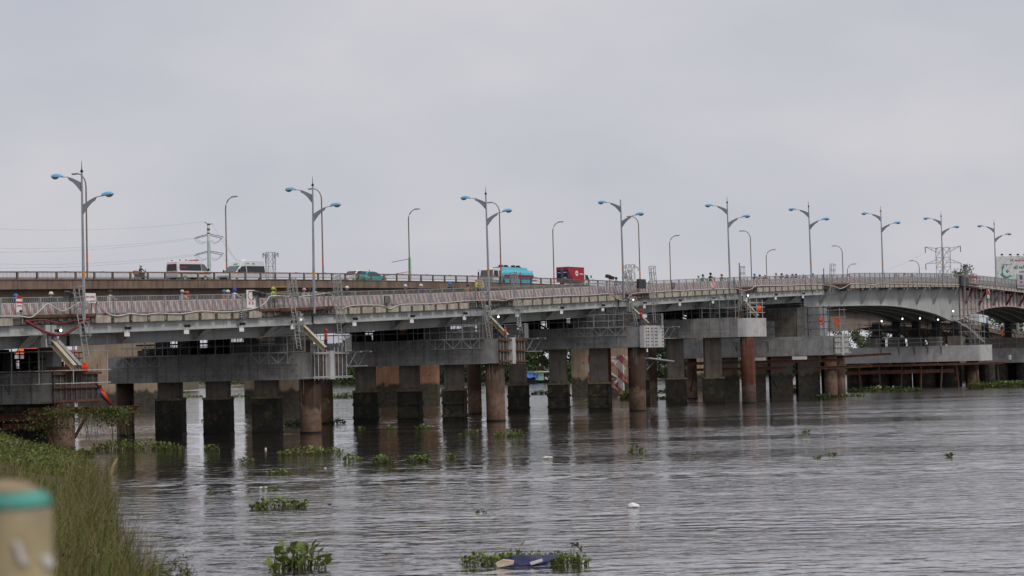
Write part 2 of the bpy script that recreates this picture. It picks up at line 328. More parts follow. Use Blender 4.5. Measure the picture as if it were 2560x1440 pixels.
# ------------------------------------------------------------------ water
def water_material():
    m = bpy.data.materials.new('muddy_river_water'); m.use_nodes = True; t = m.node_tree; N, K = t.nodes, t.links; b = N['Principled BSDF']
    b.inputs['IOR'].default_value = 1.4; b.inputs['Coat Weight'].default_value = 1.0; b.inputs['Coat IOR'].default_value = 1.4; b.inputs['Roughness'].default_value = .04; b.inputs['Specular IOR Level'].default_value = .5
    g = N.new('ShaderNodeNewGeometry')
    def noise(sc, scale, det, ro=.5, loc=(0, 0, 0), dist=0):
        q = N.new('ShaderNodeMapping'); q.inputs['Scale'].default_value = sc; q.inputs['Location'].default_value = loc; K.new(g.outputs['Position'], q.inputs['Vector'])
        n = N.new('ShaderNodeTexNoise'); n.inputs['Scale'].default_value = scale; n.inputs['Detail'].default_value = det; n.inputs['Roughness'].default_value = ro; n.inputs['Distortion'].default_value = dist
        K.new(q.outputs[0], n.inputs['Vector']); return n.outputs['Fac']
    def math_(op, a, c=None, d=None):
        x = N.new('ShaderNodeMath'); x.operation = op
        for i, v in enumerate((a, c, d)):
            if v is None: continue
            if isinstance(v, (int, float)): x.inputs[i].default_value = v
            else: K.new(v, x.inputs[i])
        return x.outputs[0]
    def rampf(f, a, c, lo, hi):
        r = N.new('ShaderNodeMapRange'); r.inputs[1].default_value = a; r.inputs[2].default_value = c; r.inputs[3].default_value = lo; r.inputs[4].default_value = hi; K.new(f, r.inputs[0]); return r.outputs[0]
    big = noise((.018, .085, 1), 1.0, 3, .55, (3.1, 1.7, 0), .6)      # slicks and ruffled lanes of the current
    lee = N.new('ShaderNodeVectorMath'); lee.operation = 'DISTANCE'; lee.inputs[1].default_value = (-24, 122, 0)   # sheltered water behind the bank
    q = N.new('ShaderNodeMapping'); q.inputs['Scale'].default_value = (1, 1, 0); K.new(g.outputs['Position'], q.inputs['Vector']); K.new(q.outputs[0], lee.inputs[0])
    sh = rampf(lee.outputs['Value'], 15, 66, 0.0, 1.0)
    ruff = math_('MULTIPLY_ADD', rampf(big, .42, .54, .14, 1.0), sh, .22)
    sx = N.new('ShaderNodeSeparateXYZ'); K.new(g.outputs['Position'], sx.inputs[0])
    wind = math_('MULTIPLY', rampf(sx.outputs[0], -13, 3, .30, 1), rampf(big, .38, .48, .12, 1.0))               # fine wind ruffle on the open river
    wind = math_('MULTIPLY', wind, sh)
    rg_ = math_('MULTIPLY_ADD', wind, .10, .025); K.new(rg_, b.inputs['Roughness']); K.new(rg_, b.inputs['Coat Roughness'])
    chop = noise((.75, 1.5, 1), 1.0, 2, .45, dist=.3)
    fine = noise((2.2, 4.2, 1), 1.0, 2, .5)
    swell = noise((.16, .42, 1), 1.0, 2, .4)
    h = math_('MULTIPLY_ADD', chop, 1.0, math_('MULTIPLY', fine, .26))
    h = math_('MULTIPLY', h, ruff); h = math_('MULTIPLY', h, math_('MULTIPLY_ADD', wind, -.25, 1.0))
    h = math_('MULTIPLY_ADD', swell, .16, h)
    bp = N.new('ShaderNodeBump'); bp.inputs['Strength'].default_value = 1.0; bp.inputs['Distance'].default_value = .17; K.new(h, bp.inputs['Height'])
    K.new(bp.outputs[0], b.inputs['Normal']); K.new(bp.outputs[0], b.inputs['Coat Normal'])
    cl = noise((.02, .05, 1), 1.0, 3); x = N.new('ShaderNodeMix'); x.data_type = 'RGBA'
    K.new(cl, x.inputs[0]); x.inputs[6].default_value = (.040, .033, .028, 1); x.inputs[7].default_value = (.058, .046, .037, 1); K.new(x.outputs[2], b.inputs['Base Color'])
    return m
M['water'] = water_material()
def build_water():                 # flat sheet to the horizon with a real wave field in the middle
    X0, X1, Y0, Y1 = -64.0, 76.0, 34.0, 190.0; nx_, ny_ = 460, 880
    gx, gy = np.meshgrid(np.linspace(X0, X1, nx_), np.linspace(Y0, Y1, ny_)); rs = np.random.RandomState(11); h = np.zeros_like(gx)
    low = sum(np.sin(gx * kx + gy * ky + p) for kx, ky, p in ((.025, .16, .4), (-.04, .29, 2.1), (.055, .43, 4.0), (.02, .61, 1.3), (.08, .11, 5.2), (-.03, .83, .2))) / 3.2
    grp = np.clip(.56 + .85 * low, .07, 1.25)
    for _ in range(64):
        lam = .52 * (4.2 ** rs.rand()); an = rs.normal() * .40; k_ = 2 * math.pi / lam; sl_ = .0142 * (1 if lam < 1.3 else .6)
        h += sl_ / k_ * np.sin(k_ * (math.sin(an) * gx + math.cos(an) * gy) + rs.rand() * 6.283)
    lee = np.clip((np.hypot(gx + 24, gy - 122) - 10) / 52, .24, 1); east = np.clip((gx + 13) / 20, 0, 1)
    edge = np.minimum.reduce([np.clip((gx - X0) / 6, 0, 1), np.clip((X1 - gx) / 6, 0, 1), np.clip((gy - Y0) / 3, 0, 1), np.clip((Y1 - gy) / 15, 0, 1)])
    z = h * grp * lee * (1.25 - .62 * east) * edge
    V = np.stack([gx, gy, z], -1).reshape(-1, 3); i = np.arange(nx_ * ny_).reshape(ny_, nx_); F = np.stack([i[:-1, :-1], i[:-1, 1:], i[1:, 1:], i[1:, :-1]], -1).reshape(-1, 4)
    A = [(-1600, -60), (X0, -60), (X1, -60), (1600, -60), (-1600, Y0), (X0, Y0), (X1, Y0), (1600, Y0), (-1600, Y1), (X0, Y1), (X1, Y1), (1600, Y1), (-1600, 3200), (X0, 3200), (X1, 3200), (1600, 3200)]
    n0 = len(V); V = np.concatenate([V, np.array([(a, b, 0.0) for a, b in A])]); q = [(r * 4 + c, r * 4 + c + 1, r * 4 + c + 5, r * 4 + c + 4) for r in range(3) for c in range(3) if (r, c) != (1, 1)]
    F = np.concatenate([F, np.array(q) + n0]); me = bpy.data.meshes.new('river_water'); me.vertices.add(len(V)); me.vertices.foreach_set('co', V.ravel()); me.loops.add(F.size); me.loops.foreach_set('vertex_index', F.ravel()); me.polygons.add(len(F)); me.polygons.foreach_set('loop_start', np.arange(0, F.size, 4)); me.polygons.foreach_set('use_smooth', np.ones(len(F), dtype=bool)); me.update(calc_edges=True); me.validate(); me.materials.append(M['water'])
    return link(bpy.data.objects.new('river_water', me), None, Matrix.Identity(4))
tag(build_water(), kind='structure')

# ------------------------------------------------------------------ near bank
SHORE = [Vector(p) for p in ((40, -40), (22, -12), (10, 12), (-4.6, 30), (-9.8, 44), (-14.9, 64), (-21.5, 92), (-27.2, 113), (-30, 119), (-36, 124), (-60, 131), (-140, 142))]
def shore(x, y):                   # signed distance to the waterline, positive on land
    p = Vector((x, y)); best, sg = 1e9, 1
    for a, b in zip(SHORE, SHORE[1:]):
        e = b - a; t = max(0, min(1, (p - a).dot(e) / e.dot(e))); q = p - (a + e * t)
        if q.length < best: best = q.length; sg = 1 if e.x * (p.y - a.y) - e.y * (p.x - a.x) > 0 else -1
    return best * sg
def bank_z(x, y):
    d = shore(x, y)
    if d < 0: return max(-1.5, d * .4)
    t = min(1, d / 13.0); return 3.75 * t * t * (3 - 2 * t) + .25 * min(1, d) * (mnoise.noise(Vector((x * .35, y * .35, 0))) + .5) + .05
xs = np.linspace(-120, 44, 132); ys = np.linspace(-45, 145, 152)
gv = [(x, y, bank_z(x, y)) for y in ys for x in xs]; nx = len(xs)
gm = MB(); gm.add(gv, [(j * nx + i, j * nx + i + 1, (j + 1) * nx + i + 1, (j + 1) * nx + i) for j in range(len(ys) - 1) for i in range(nx - 1)
                       if max(gv[j * nx + i][2], gv[j * nx + i + 1][2], gv[(j + 1) * nx + i][2], gv[(j + 1) * nx + i + 1][2]) > -.9])
tag(gm.build('river_bank', M['soil'], smooth_=True, fix=False), kind='structure')
# far bank
FARLINE = [(-900, 640), (-260, 600), (-110, 560), (-45, 500), (12, 450), (45, 470), (120, 520), (420, 560), (1100, 620)]
def far_y(x):
    for (a, ya), (b, yb) in zip(FARLINE, FARLINE[1:]):
        if x <= b: return ya + (yb - ya) * (x - a) / (b - a)
    return FARLINE[-1][1]
fb = MB(); fx = np.linspace(-880, 1080, 160); fr = [(-3, -.5), (0, .05), (3, .7), (7, 1.3), (14, 1.7), (40, 2.0), (300, 2.2), (2400, 2.5)]
fv = [(x, far_y(x) + d + (3 * mnoise.noise(Vector((x * .05, d, 0))) if d < 100 else 0), z + (.35 * mnoise.noise(Vector((x * .12, d * .1, 5))) if 0 < d < 300 else 0)) for d, z in fr for x in fx]
k = len(fx); fb.add(fv, [(j * k + i, j * k + i + 1, (j + 1) * k + i + 1, (j + 1) * k + i) for j in range(len(fr) - 1) for i in range(k - 1)])
tag(fb.build('far_bank', M['mud'], smooth_=True, fix=False), kind='structure')

# ------------------------------------------------------------------ near bridge: deck, edge blocks, girders
GAPS = [(-.21, .05), (.74, 1.08), (1.95, 2.2), (3.05, 3.26), (4.1, 4.33), (5.13, 5.47), (7.2, 7.5), (9.35, 9.6)]
U0, U1, UA, UB = -1.6 * L1, 11.5 * L1, 5.15 * L1, 9.6 * L1
b1 = thing('road_bridge', 'pale steel girder road bridge with grey railings standing on the widened piers', 'bridge', B1.P(0, 5, zk(0)))
us = span(U0, U1, 4.0)
def part(o, label=None): return tag(o, label)
sweep(B1, rect(.34, 10.9, .06, .50), us, zk).build('deck_slab', M['foot'], b1)
sweep(B1, rect(1.75, 9.5, .502, .55), us, zk).build('carriageway', M['asphalt'], b1)
sweep(B1, rect(.14, .335, -.02, .44), us, zk).build('edge_beam', M['conc_notch'], b1)
sweep(B1, rect(10.905, 11.1, -.02, .46), us, zk).build('edge_beam', M['conc_kerb'], b1)
for nm, a, b in (('footpath_kerb', .12, .36),):
    for (ga, gb), (ha, hb) in zip([(-9, U0 / L1)] + GAPS, GAPS + [(U1 / L1, 99)]):
        sweep(B1, rect(a, b, .445, .64), span(gb * L1 + .05, min(ha * L1, U1) - .05, 3), zk).build(nm, M['candy_kerb'], b1)
PITCH_U = L1 / 14.0
def in_gap(u, m_=0.0): return any(a * L1 - m_ < u < b * L1 + m_ for a, b in GAPS)
u = U0; ii = 0
while u < U1:
    a, b = u + .17, u + PITCH_U - .17; mid = (a + b) / 2
    if not in_gap(mid, .45):
        jt = rnd.uniform(-.015, .015); t = b if not in_gap(b + .4) else b
        sweep(B1, [(jt, -.05), (.16, -.05), (.16, .445), (jt + .02, .445), (jt, .42)], [a, b], zk).build('edge_block', M['conc_kerb'], b1)
    u += PITCH_U
# approach spans: fascia beam and main girders, one per span so that the joints at the piers show
def ibeam(mb, v, lo, hi, us_, bf=.45, tf=.3, w_=.03):
    sweep(B1, rect(v - w_ / 2, v + w_ / 2, lo, hi), us_, zk, mb)
    sweep(B1, rect(v - bf / 2, v + bf / 2, lo - .05, lo - .002), us_, zk, mb)
for i in range(-2, 6):
    a, b = i * L1 + .55, (i + 1) * L1 + .25
    if i == 5: a, b = 5 * L1 + .5, UA + .2
    su = span(a, b, 3)
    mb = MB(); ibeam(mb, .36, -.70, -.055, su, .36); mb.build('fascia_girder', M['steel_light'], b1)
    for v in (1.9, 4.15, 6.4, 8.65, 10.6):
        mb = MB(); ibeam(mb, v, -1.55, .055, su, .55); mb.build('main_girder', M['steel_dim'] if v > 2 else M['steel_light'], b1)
    if i == 5: continue
    for k in range(1, 4):                                     # bottom brackets between fascia and first girder, and floor beams behind
        uu = a + (b - a) * (k - .35) / 3.2; z = zk(uu)
        mb = MB(); mb.plate([B1.P(uu, .54, z - .72), B1.P(uu, 1.66, z - 1.5), B1.P(uu, 1.66, z - .02), B1.P(uu, .54, z - .02)], B1.d, .03)
        mb.plate([B1.P(uu - .32, .5, z - .76), B1.P(uu + .32, .5, z - .76), B1.P(uu + .32, 1.62, z - 1.56), B1.P(uu - .32, 1.62, z - 1.56)], (0, 0, 1), .035)
        mb.build('cantilever_bracket', M['steel_light'], b1)
        mb = MB()
        for v0, v1 in ((1.95, 4.1), (4.2, 6.35), (6.45, 8.6), (8.7, 10.55)):
            mb.beam(B1.P(uu, v0, z - .95), B1.P(uu, v1, z - .95), .12, .5)
        mb.build('floor_beam', M['steel_dim'], b1)
    for k in range(4 if i < 1 else 3):                         # white plate hung under the fascia beam with two round clamps
        uu = a + (b - a) * (k + .62) / (4.05 if i < 1 else 3.05); z = zk(uu)
        mb = MB(); mb.box(B1.P(uu, .12, z - .86), (.52, .04, .42), Matrix.Rotation(math.atan2(B1.d.y, B1.d.x), 3, 'Z'))
        o = mb.build('hanging_plate', M['white'], b1)
        for s_ in (-.16, .16):
            c = B1.P(uu + s_, .08, z - .48); bar('round_clamp', c, c - B1.n * .16, .11, M['black'], o, 'cyl')
# haunched spans with curved ribs
_h = smooth([(4.6, 11.3), (5.2, 11.55), (5.8, 11.85), (6.2, 11.9), (6.6, 11.5), (6.9, 10.9), (7.15, 10.0), (7.3, 10.0), (7.6, 11.2), (7.9, 12.1), (8.4, 12.4), (8.9, 11.6), (9.3, 10.2), (9.5, 10.2), (10.2, 11.0), (11.5, 10.5)])
zb = lambda u: _h(u / L1)
def rib(v, a, b, m_, nm):
    ss = span(a, b, 1.2); mb = MB()
    for s0, s1 in zip(ss, ss[1:]):
        mb.hexa([B1.P(s0, v - .02, zb(s0)), B1.P(s1, v - .02, zb(s1)), B1.P(s1, v + .02, zb(s1)), B1.P(s0, v + .02, zb(s0)),
                 B1.P(s0, v - .02, zk(s0) + .05), B1.P(s1, v - .02, zk(s1) + .05), B1.P(s1, v + .02, zk(s1) + .05), B1.P(s0, v + .02, zk(s0) + .05)])
        mb.hexa([B1.P(s, w_, zb(s) + dz) for dz in (-.07, -.003) for s, w_ in ((s0, v - .3), (s1, v - .3), (s1, v + .3), (s0, v + .3))])
    return mb.build(nm, m_, b1)
for a, b, m_ in ((UA - 3.6, 7.35 * L1 - .4, M['steel_light']), (7.35 * L1 - .1, UB, M['girder_stripe']), (UB + .3, U1, M['steel_light'])):
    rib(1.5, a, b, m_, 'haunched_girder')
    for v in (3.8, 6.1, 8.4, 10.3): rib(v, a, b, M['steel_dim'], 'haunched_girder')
    n = 7; last = a > UA
    for k in range(n + 2):
        uu = a + 3.6 + (b - a - 5) * (k + .2) / (n + .6) + (.0 if not last else -2.5)
        if uu > b - .5: continue
        z, lo = zk(uu), max(zb(uu) + .25, zk(uu) - 2.45)
        mm = M['steel_light'] if m_ is M['steel_light'] else (M['maroon'] if k != 2 else M['steel_dim'])
        mb = MB(); mb.beam(B1.P(uu, 1.44, lo), B1.P(uu, .14, z - .15), .36, .24); mb.build('bracket_strut', mm, b1)
        mb = MB(); mb.beam(B1.P(uu, 1.46, z - .22), B1.P(uu, .05, z - .16), .2, .3); mb.build('outrigger', mm if last else M['steel_dim'], b1)
        for v0, v1 in ((1.55, 3.75), (3.85, 6.05), (6.15, 8.35), (8.45, 10.25)):
            pass
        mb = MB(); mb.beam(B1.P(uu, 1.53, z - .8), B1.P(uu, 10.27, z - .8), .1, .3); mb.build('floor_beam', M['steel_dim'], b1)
    for uu in span(a + 1, b - 1, 5.5):
        mb = MB(); mb.box(B1.P(uu, .13, zk(uu) - .2), (.14, .1, .24), Matrix.Rotation(math.atan2(B1.d.y, B1.d.x), 3, 'Z')); mb.build('drain_outlet', M['white_dirty'], b1)
# dark recess at each joint: exposed ends of old cross beams
for gi, (a, b) in enumerate(GAPS):
    a, b = a * L1, b * L1; uu = a + .3; mb = MB()
    while uu < b - .2:
        w_ = rnd.uniform(.15, .35); mb.hexa([B1.P(s, v, zk(s) + dz) for dz in (rnd.uniform(-.04, .1), rnd.uniform(.3, .44)) for s, v in ((uu, .05), (uu + w_, .05), (uu + w_, .14), (uu, .14))]); uu += w_ + rnd.uniform(.1, .5)
    mb.build('broken_edge', M['conc_notch'], b1)
    bar('joint_beam', B1.P(a, .02, zk(a) + .52), B1.P(b, .02, zk(b) + .52), .14, M['rust'], b1, 'box', .2)

# striped barriers along both footpaths
for side, va in (('footpath on the viewer side', 1.3), ('far footpath', 9.75)):
    tb = thing('striped_barrier', f'red and white striped barrier along the {side}', 'barrier', B1.P(0, va, zk(0) + .5))
    uu = U0
    while uu < U1 - 3:
        e = min(uu + 4.1, U1)
        sweep(B1, [(va - .2, .505), (va + .2, .505), (va + .09, 1.42), (va - .09, 1.42)], span(uu, e - .04, 2.1), zk).build('barrier_unit', M['candy'] if va < 5 else M['white_dirty'], tb)
        sweep(B1, [(va - .1, 1.422), (va + .1, 1.422), (va + .1, 1.47), (va - .1, 1.47)], [uu, e - .04], zk).build('white_cap', M['white'], tb)
        uu = e

# railings: one thing per span; balusters singly on the two nearest spans
def railing(a, b, v, label, single, grp, dz0=.62, dz1=1.80):
    r = thing('steel_railing', label, 'railing', B1.P((a + b) / 2, v, zk((a + b) / 2) + .5), 0, grp)
    for dz, hh in ((dz0, .05), (dz1, .06)):
        ss = span(a, b, 3.5)
        sweep(B1, rect(v - .035, v + .035, dz - hh / 2, dz + hh / 2), ss, zk).build('top_rail' if dz > 1 else 'bottom_rail', M['galv'], r)
    n = int(round((b - a) / PITCH_U)); st = MB()
    for k in range(n + 1):
        u_ = a + (b - a) * k / max(1, n); z = zk(u_)
        bar('post', B1.P(u_, v, z + (.06 if v < 5 else .45)), B1.P(u_, v, z + dz1 - .03), .10, M['galv'], r, 'box', .07, up=B1.n)
        if k == n: break
        for q in range(1, 10):
            ub = u_ + (b - a) / n * q / 10
            if single: bar('baluster', B1.P(ub, v, zk(ub) + dz0 + .03), B1.P(ub, v, zk(ub) + dz1 - .03), .035, M['galv'], r, 'box', .03, up=B1.n)
            else: st.beam(B1.P(ub, v, zk(ub) + dz0 + .03), B1.P(ub, v, zk(ub) + dz1 - .03), .035, .03)
    if st.v: tag(st.build('balusters', M['galv'], r), kind='stuff')
    return r
cuts = [U0 / L1] + [x for g in GAPS for x in g] + [U1 / L1]
names = ['above the scaffolded bank pier', 'at the first lamp', 'with a white hose looped along it at the left', 'beside the gap under the second lamp', 'with a hanging speaker box in the middle',
         'behind the yellow warning board', 'running below the red box truck', 'behind the grey cabinet', 'with a ragged red and white flag tied on', 'behind the short blue pole', 'with small pink pennant under the sixth lamp',
         'above the blue scaffold', 'along the crest above the white haunched girder', 'beside the standing man at the crest', 'above the maroon striped girder', 'past the grey notice board', 'beyond the main span']
for k, (a, b) in enumerate(zip(cuts, cuts[1:])):
    a, b = a * L1, b * L1; gap = k % 2 == 1
    if b - a < 1: continue
    railing(a + .12, b - .12, .06 if not gap else .3, f'galvanised bar railing {names[k]}', k in (2, 4), 'galvanised railings along the near side of the steel bridge', .62, 1.80 if k < 12 else 1.95)
for k in range(4):
    a, b = U0 + (U1 - U0) * k / 4, U0 + (U1 - U0) * (k + 1) / 4
    railing(a + .1, b - .1, 11.0, f'bar railing on the far edge of the steel bridge, {ORD[k]} length', False, 'railings along the far side of the steel bridge', .62, 1.55)

# ------------------------------------------------------------------ piers of the near bridge
PP = Vector((-.965, .26, 0)).normalized()
CAPS = {0: ((-31.0, 126.1), 3.25, 5.4), 1: ((-15.95, 145.7), 4.35, 6.5), 2: ((-1.25, 163.8), 5.22, 7.45), 3: ((12.95, 183.9), 6.5, 8.55), 4: ((26.9, 204.1), 7.5, 9.6), 5: ((40.2, 227.0), 5.2, 7.6)}
class Pier:
    def __init__(s, i): (x, y), s.lo, s.hi = CAPS[i]; s.c = Vector((x, y, 0))
    def Q(s, a, t, z): p = s.c + PP * a + B1.d * t; return Vector((p.x, p.y, z))
def capbox(mb, p, a0, a1, t0, t1, lo, hi): return mb.hexa([p.Q(a, t, z) for z in (lo, hi) for a, t in ((a0, t0), (a1, t0), (a1, t1), (a0, t1))])
def colbox(mb, p, a, hw, hd, lo, hi):      # column with its faces square to the current
    c = p.c + PP * a + Vector((0, .2, 0)); e = Vector((.985, -.17, 0)); f = Vector((.0, 1, 0))
    return mb.hexa([c + e * (x * hw) + f * (y * hd) + Vector((0, 0, z)) for z in (lo, hi) for x, y in ((-1, -1), (1, -1), (1, 1), (-1, 1))])
def arcbox(mb, p, a0, a1, t0, t1, lo, hi, r=.9):   # cap with the visible front corner rounded off
    pts = [p.Q(a1, t0, lo), p.Q(a1, t1, lo), p.Q(a0, t1, lo)]
    for k in range(7):
        an = math.pi / 2 * k / 6; pts.append(p.Q(a0 + r * (1 - math.cos(an)), t0 + r * (1 - math.sin(an)), lo))
    return mb.plate(pts, (0, 0, 1), hi - lo)
PLAB = {0: 'bank pier behind the reeds with rusty formwork and vines', 1: 'bridge pier with dark boarded cap end above a brown steel casing', 2: 'bridge pier with rust coloured wales on its cap end',
        3: 'bridge pier with white bolted block on its cap end', 4: 'bridge pier with smooth pale cap nose over a red rust casing', 5: 'low broad bridge pier with pale cap and two casings under it'}
PSHORT = {0: 'bank pier', 1: 'pier with the boarded end', 2: 'pier with rust coloured wales', 3: 'pier with the white bolted block', 4: 'pier with the pale nose', 5: 'low broad pier', 6: 'pier under the haunched girder', 7: 'footing at the right edge'}
PIERS = {}
for i in range(6):
    p = Pier(i); t = thing('bridge_pier', PLAB[i], 'pier', p.Q(7, 0, 0), 0, 'river piers carrying the steel bridge'); PIERS[i] = (p, t)
    mb = MB(); L_ = 17.0 if i < 5 else 18.3
    capbox(mb, p, {0: -.2, 4: .55}.get(i, -.9), L_, -2.0, 2.0, p.lo, p.hi); mb.build('cap_beam', M['conc_dark'] if i < 5 else M['conc_new'], t)
    if i < 5:                                                    # lighter fresh concrete nose
        mb = MB(); capbox(mb, p, -1.02, -.9 if i != 0 else -.2, -1.95, 1.95, p.lo + .05, p.hi - .04)
        if i not in (0, 4): mb.build('cap_nose', M['conc_end'], t)
        if i == 4: mb = MB(); arcbox(mb, p, -.95, .545, -2.0, 2.0, p.lo, p.hi, 1.2); mb.build('cap_nose', M['conc_end'], t)
        mb = MB(); capbox(mb, p, .6, 16.9, -2.012, -2.0, p.lo + .9, p.lo + .925); mb.build('pour_joint', M['conc_old'], t)
        for k in range(7):
            a = 1.4 + k * 2.3; mb = MB(); capbox(mb, p, a, a + .03, -2.010, -2.0, p.lo + .02, p.hi - .03); mb.build('form_seam', M['seam'], t)
            for q in range(3): mb = MB(); capbox(mb, p, a + .55 + .5 * q, a + .62 + .5 * q, -2.008, -2.0, p.lo + .42, p.lo + .49); mb.build('tie_hole', M['black'], t)
    cm = {0: 'casing', 1: 'casing', 2: 'casing_grey', 3: 'casing', 4: 'casing_rust', 5: 'casing_grey'}[i]
    for a, tt in ([(0, -.9), (17.4 if i == 3 else 16.6, -.6)] if i < 5 else [(0, -.9), (0, 1.7), (18, 0)]):
        r = (.86 if i < 4 else .8) * (.84 if a > 10 else 1); mb = MB()
        mb.tube([p.Q(a, tt, -3), p.Q(a, tt, p.lo - .003)], r, 28)
        wr = MB(); wr.tube([p.Q(a, tt, -.4), p.Q(a, tt, .16)], r + .025, 24); wr.build('waterline_ring', M['waterline_band'], t)
        o = mb.build('steel_casing', M[cm] if tt < 1 else M['casing'], t, smooth_=False)
        for pl in o.data.polygons: pl.use_smooth = len(pl.vertices) == 4
        if a == 0 and tt < 0 and i < 5:
            for q in range(9):                                   # weld bars and drips near the head
                an = rnd.uniform(3.6, 5.6); c = p.Q(a, tt, 0) + Vector((math.cos(an) * (r + .01), math.sin(an) * (r + .01), 0)); hh = rnd.uniform(.6, 2.2)
                bar('weld_strip', c + Vector((0, 0, p.lo - hh)), c + Vector((0, 0, p.lo - .05)), .025, M['galv'] if q % 2 else M['rust'], t, 'box')
    cols = (4.4, 8.7, 13.0) if i < 5 else (3.2, 6.6, 10.0, 13.4)
    for a in cols:
        up = p.lo - .003; cc = -.2; hw, ht = (.93, .93) if i < 5 else (1.35, 1.1)
        mb = MB(); colbox(mb, p, a, hw, ht, 3.0 if i < 5 else -3, up); col_ = mb.build('column', M['conc_old'], t)
        if i < 5:
            mb = MB(); colbox(mb, p, a, 1.14, 1.14, -3, 2.86); cl = mb.build('column_jacket', M['collar'], t)
            mb = MB(); colbox(mb, p, a, 1.19, 1.19, 2.863, 3.04); mb.build('jacket_rim', M['collar_top'], t)
            mb = MB(); colbox(mb, p, a, 1.17, 1.17, -1, .17); mb.build('waterline_ring', M['waterline_band'], t)
            zz = [1.75, .55] if i in (2, 3) else [1.7, .75]
            for z in zz:
                ex = 1.22 if i in (2, 3) else 1.155; mb = MB(); colbox(mb, p, a, ex, ex, z - .12, z + .12); mb.build('jacket_band', M['collar'], t)
            if i in (2, 3):
                for sx in (-1.0, 1.0):
                    mb = MB(); colbox(mb, p, a + sx, .1, 1.19, -.5, 2.85); mb.build('jacket_rib', M['collar'], t)
# further piers under the haunched spans
P6 = Pier(4); P6.c = Vector(B1.P(7.30 * L1, -2.0, 0)); t6 = thing('bridge_pier', 'long low pier with smooth pale footing under the white haunched girder', 'pier', P6.Q(8, 0, 0), 0, 'river piers carrying the steel bridge')
mb = MB(); arcbox(mb, P6, -.9, 20.5, -2.4, 2.4, 3.75, 6.15, .5); mb.build('footing', M['conc_end'], t6)
for a in (2.6, 5.6, 8.6, 11.6, 14.6):
    mb = MB(); capbox(mb, P6, a, a + 1.9, -1.1, 1.1, 6.153, 7.6); mb.build('old_plinth', M['conc_old'], t6)
for k in range(9):
    a = 1.8 + 1.75 * k
    for s_ in (-1, 1): bar('lattice_brace', P6.Q(a - .8 * s_, .3, 6.2), P6.Q(a + .8 * s_, .3, 9.6), .09, M['black'], t6, 'box')
    bar('lattice_leg', P6.Q(a + .85, .3, 6.2), P6.Q(a + .85, .3, 10.2), .1, M['black'], t6, 'box')
for z in (7.7, 8.6, 9.6): bar('lattice_rail', P6.Q(1, .3, z), P6.Q(17.5, .3, z), .1, M['black'], t6, 'box')
for a in (1.2, 4.6, 8.2, 11.8, 15.2, 18.6):
    mb = MB(); mb.tube([P6.Q(a, -.3, -3), P6.Q(a, -.3, 3.747)], 1.55 if a > 2 else .9, 24); mb.build('pile_column', M['collar'] if a > 2 else M['casing'], t6, smooth_=False)
P7 = Pier(4); P7.c = Vector(B1.P(9.42 * L1, -2.0, 0)); t7 = thing('bridge_pier', 'grey footing at the right edge beyond the maroon striped girder', 'pier', P7.Q(8, 0, 0), 0, 'river piers carrying the steel bridge')
mb = MB(); capbox(mb, P7, -.9, 21, -2.4, 2.4, 3.0, 5.6); mb.build('footing', M['conc_new'], t7)
mb = MB(); capbox(mb, P7, 2, 18, -1.1, 1.1, 5.603, 7.4); mb.build('old_wall', M['conc_old'], t7)
for a in (1.2, 5.2, 9.4, 13.6, 18):
    mb = MB(); mb.tube([P7.Q(a, -.3, -3), P7.Q(a, -.3, 2.997)], 1.4, 20); mb.build('pile_column', M['collar'], t7)
PX = {6: (P6, t6), 7: (P7, t7)}
for par, p, aa in ((t6, P6, [0.2 + 2.5 * k for k in range(9)]), (t7, P7, [0.2 + 2.5 * k for k in range(9)]), (PIERS[5][1], PIERS[5][0], (1.6, 4.9, 8.3, 11.7, 15.2, 17))):   # added second row of dark piles, put in to darken the bright gaps
    for k, a in enumerate(aa):
        mb = MB(); mb.tube([p.Q(a, 3.4 + .5 * (k % 2), -2), p.Q(a + .1, 3.4 + .5 * (k % 2), p.lo - .004 if p is PIERS[5][0] else 3.4)], 1.0 if k % 2 else 1.25, 12); mb.build('added_gap_pile', M['collar'], par, smooth_=False)
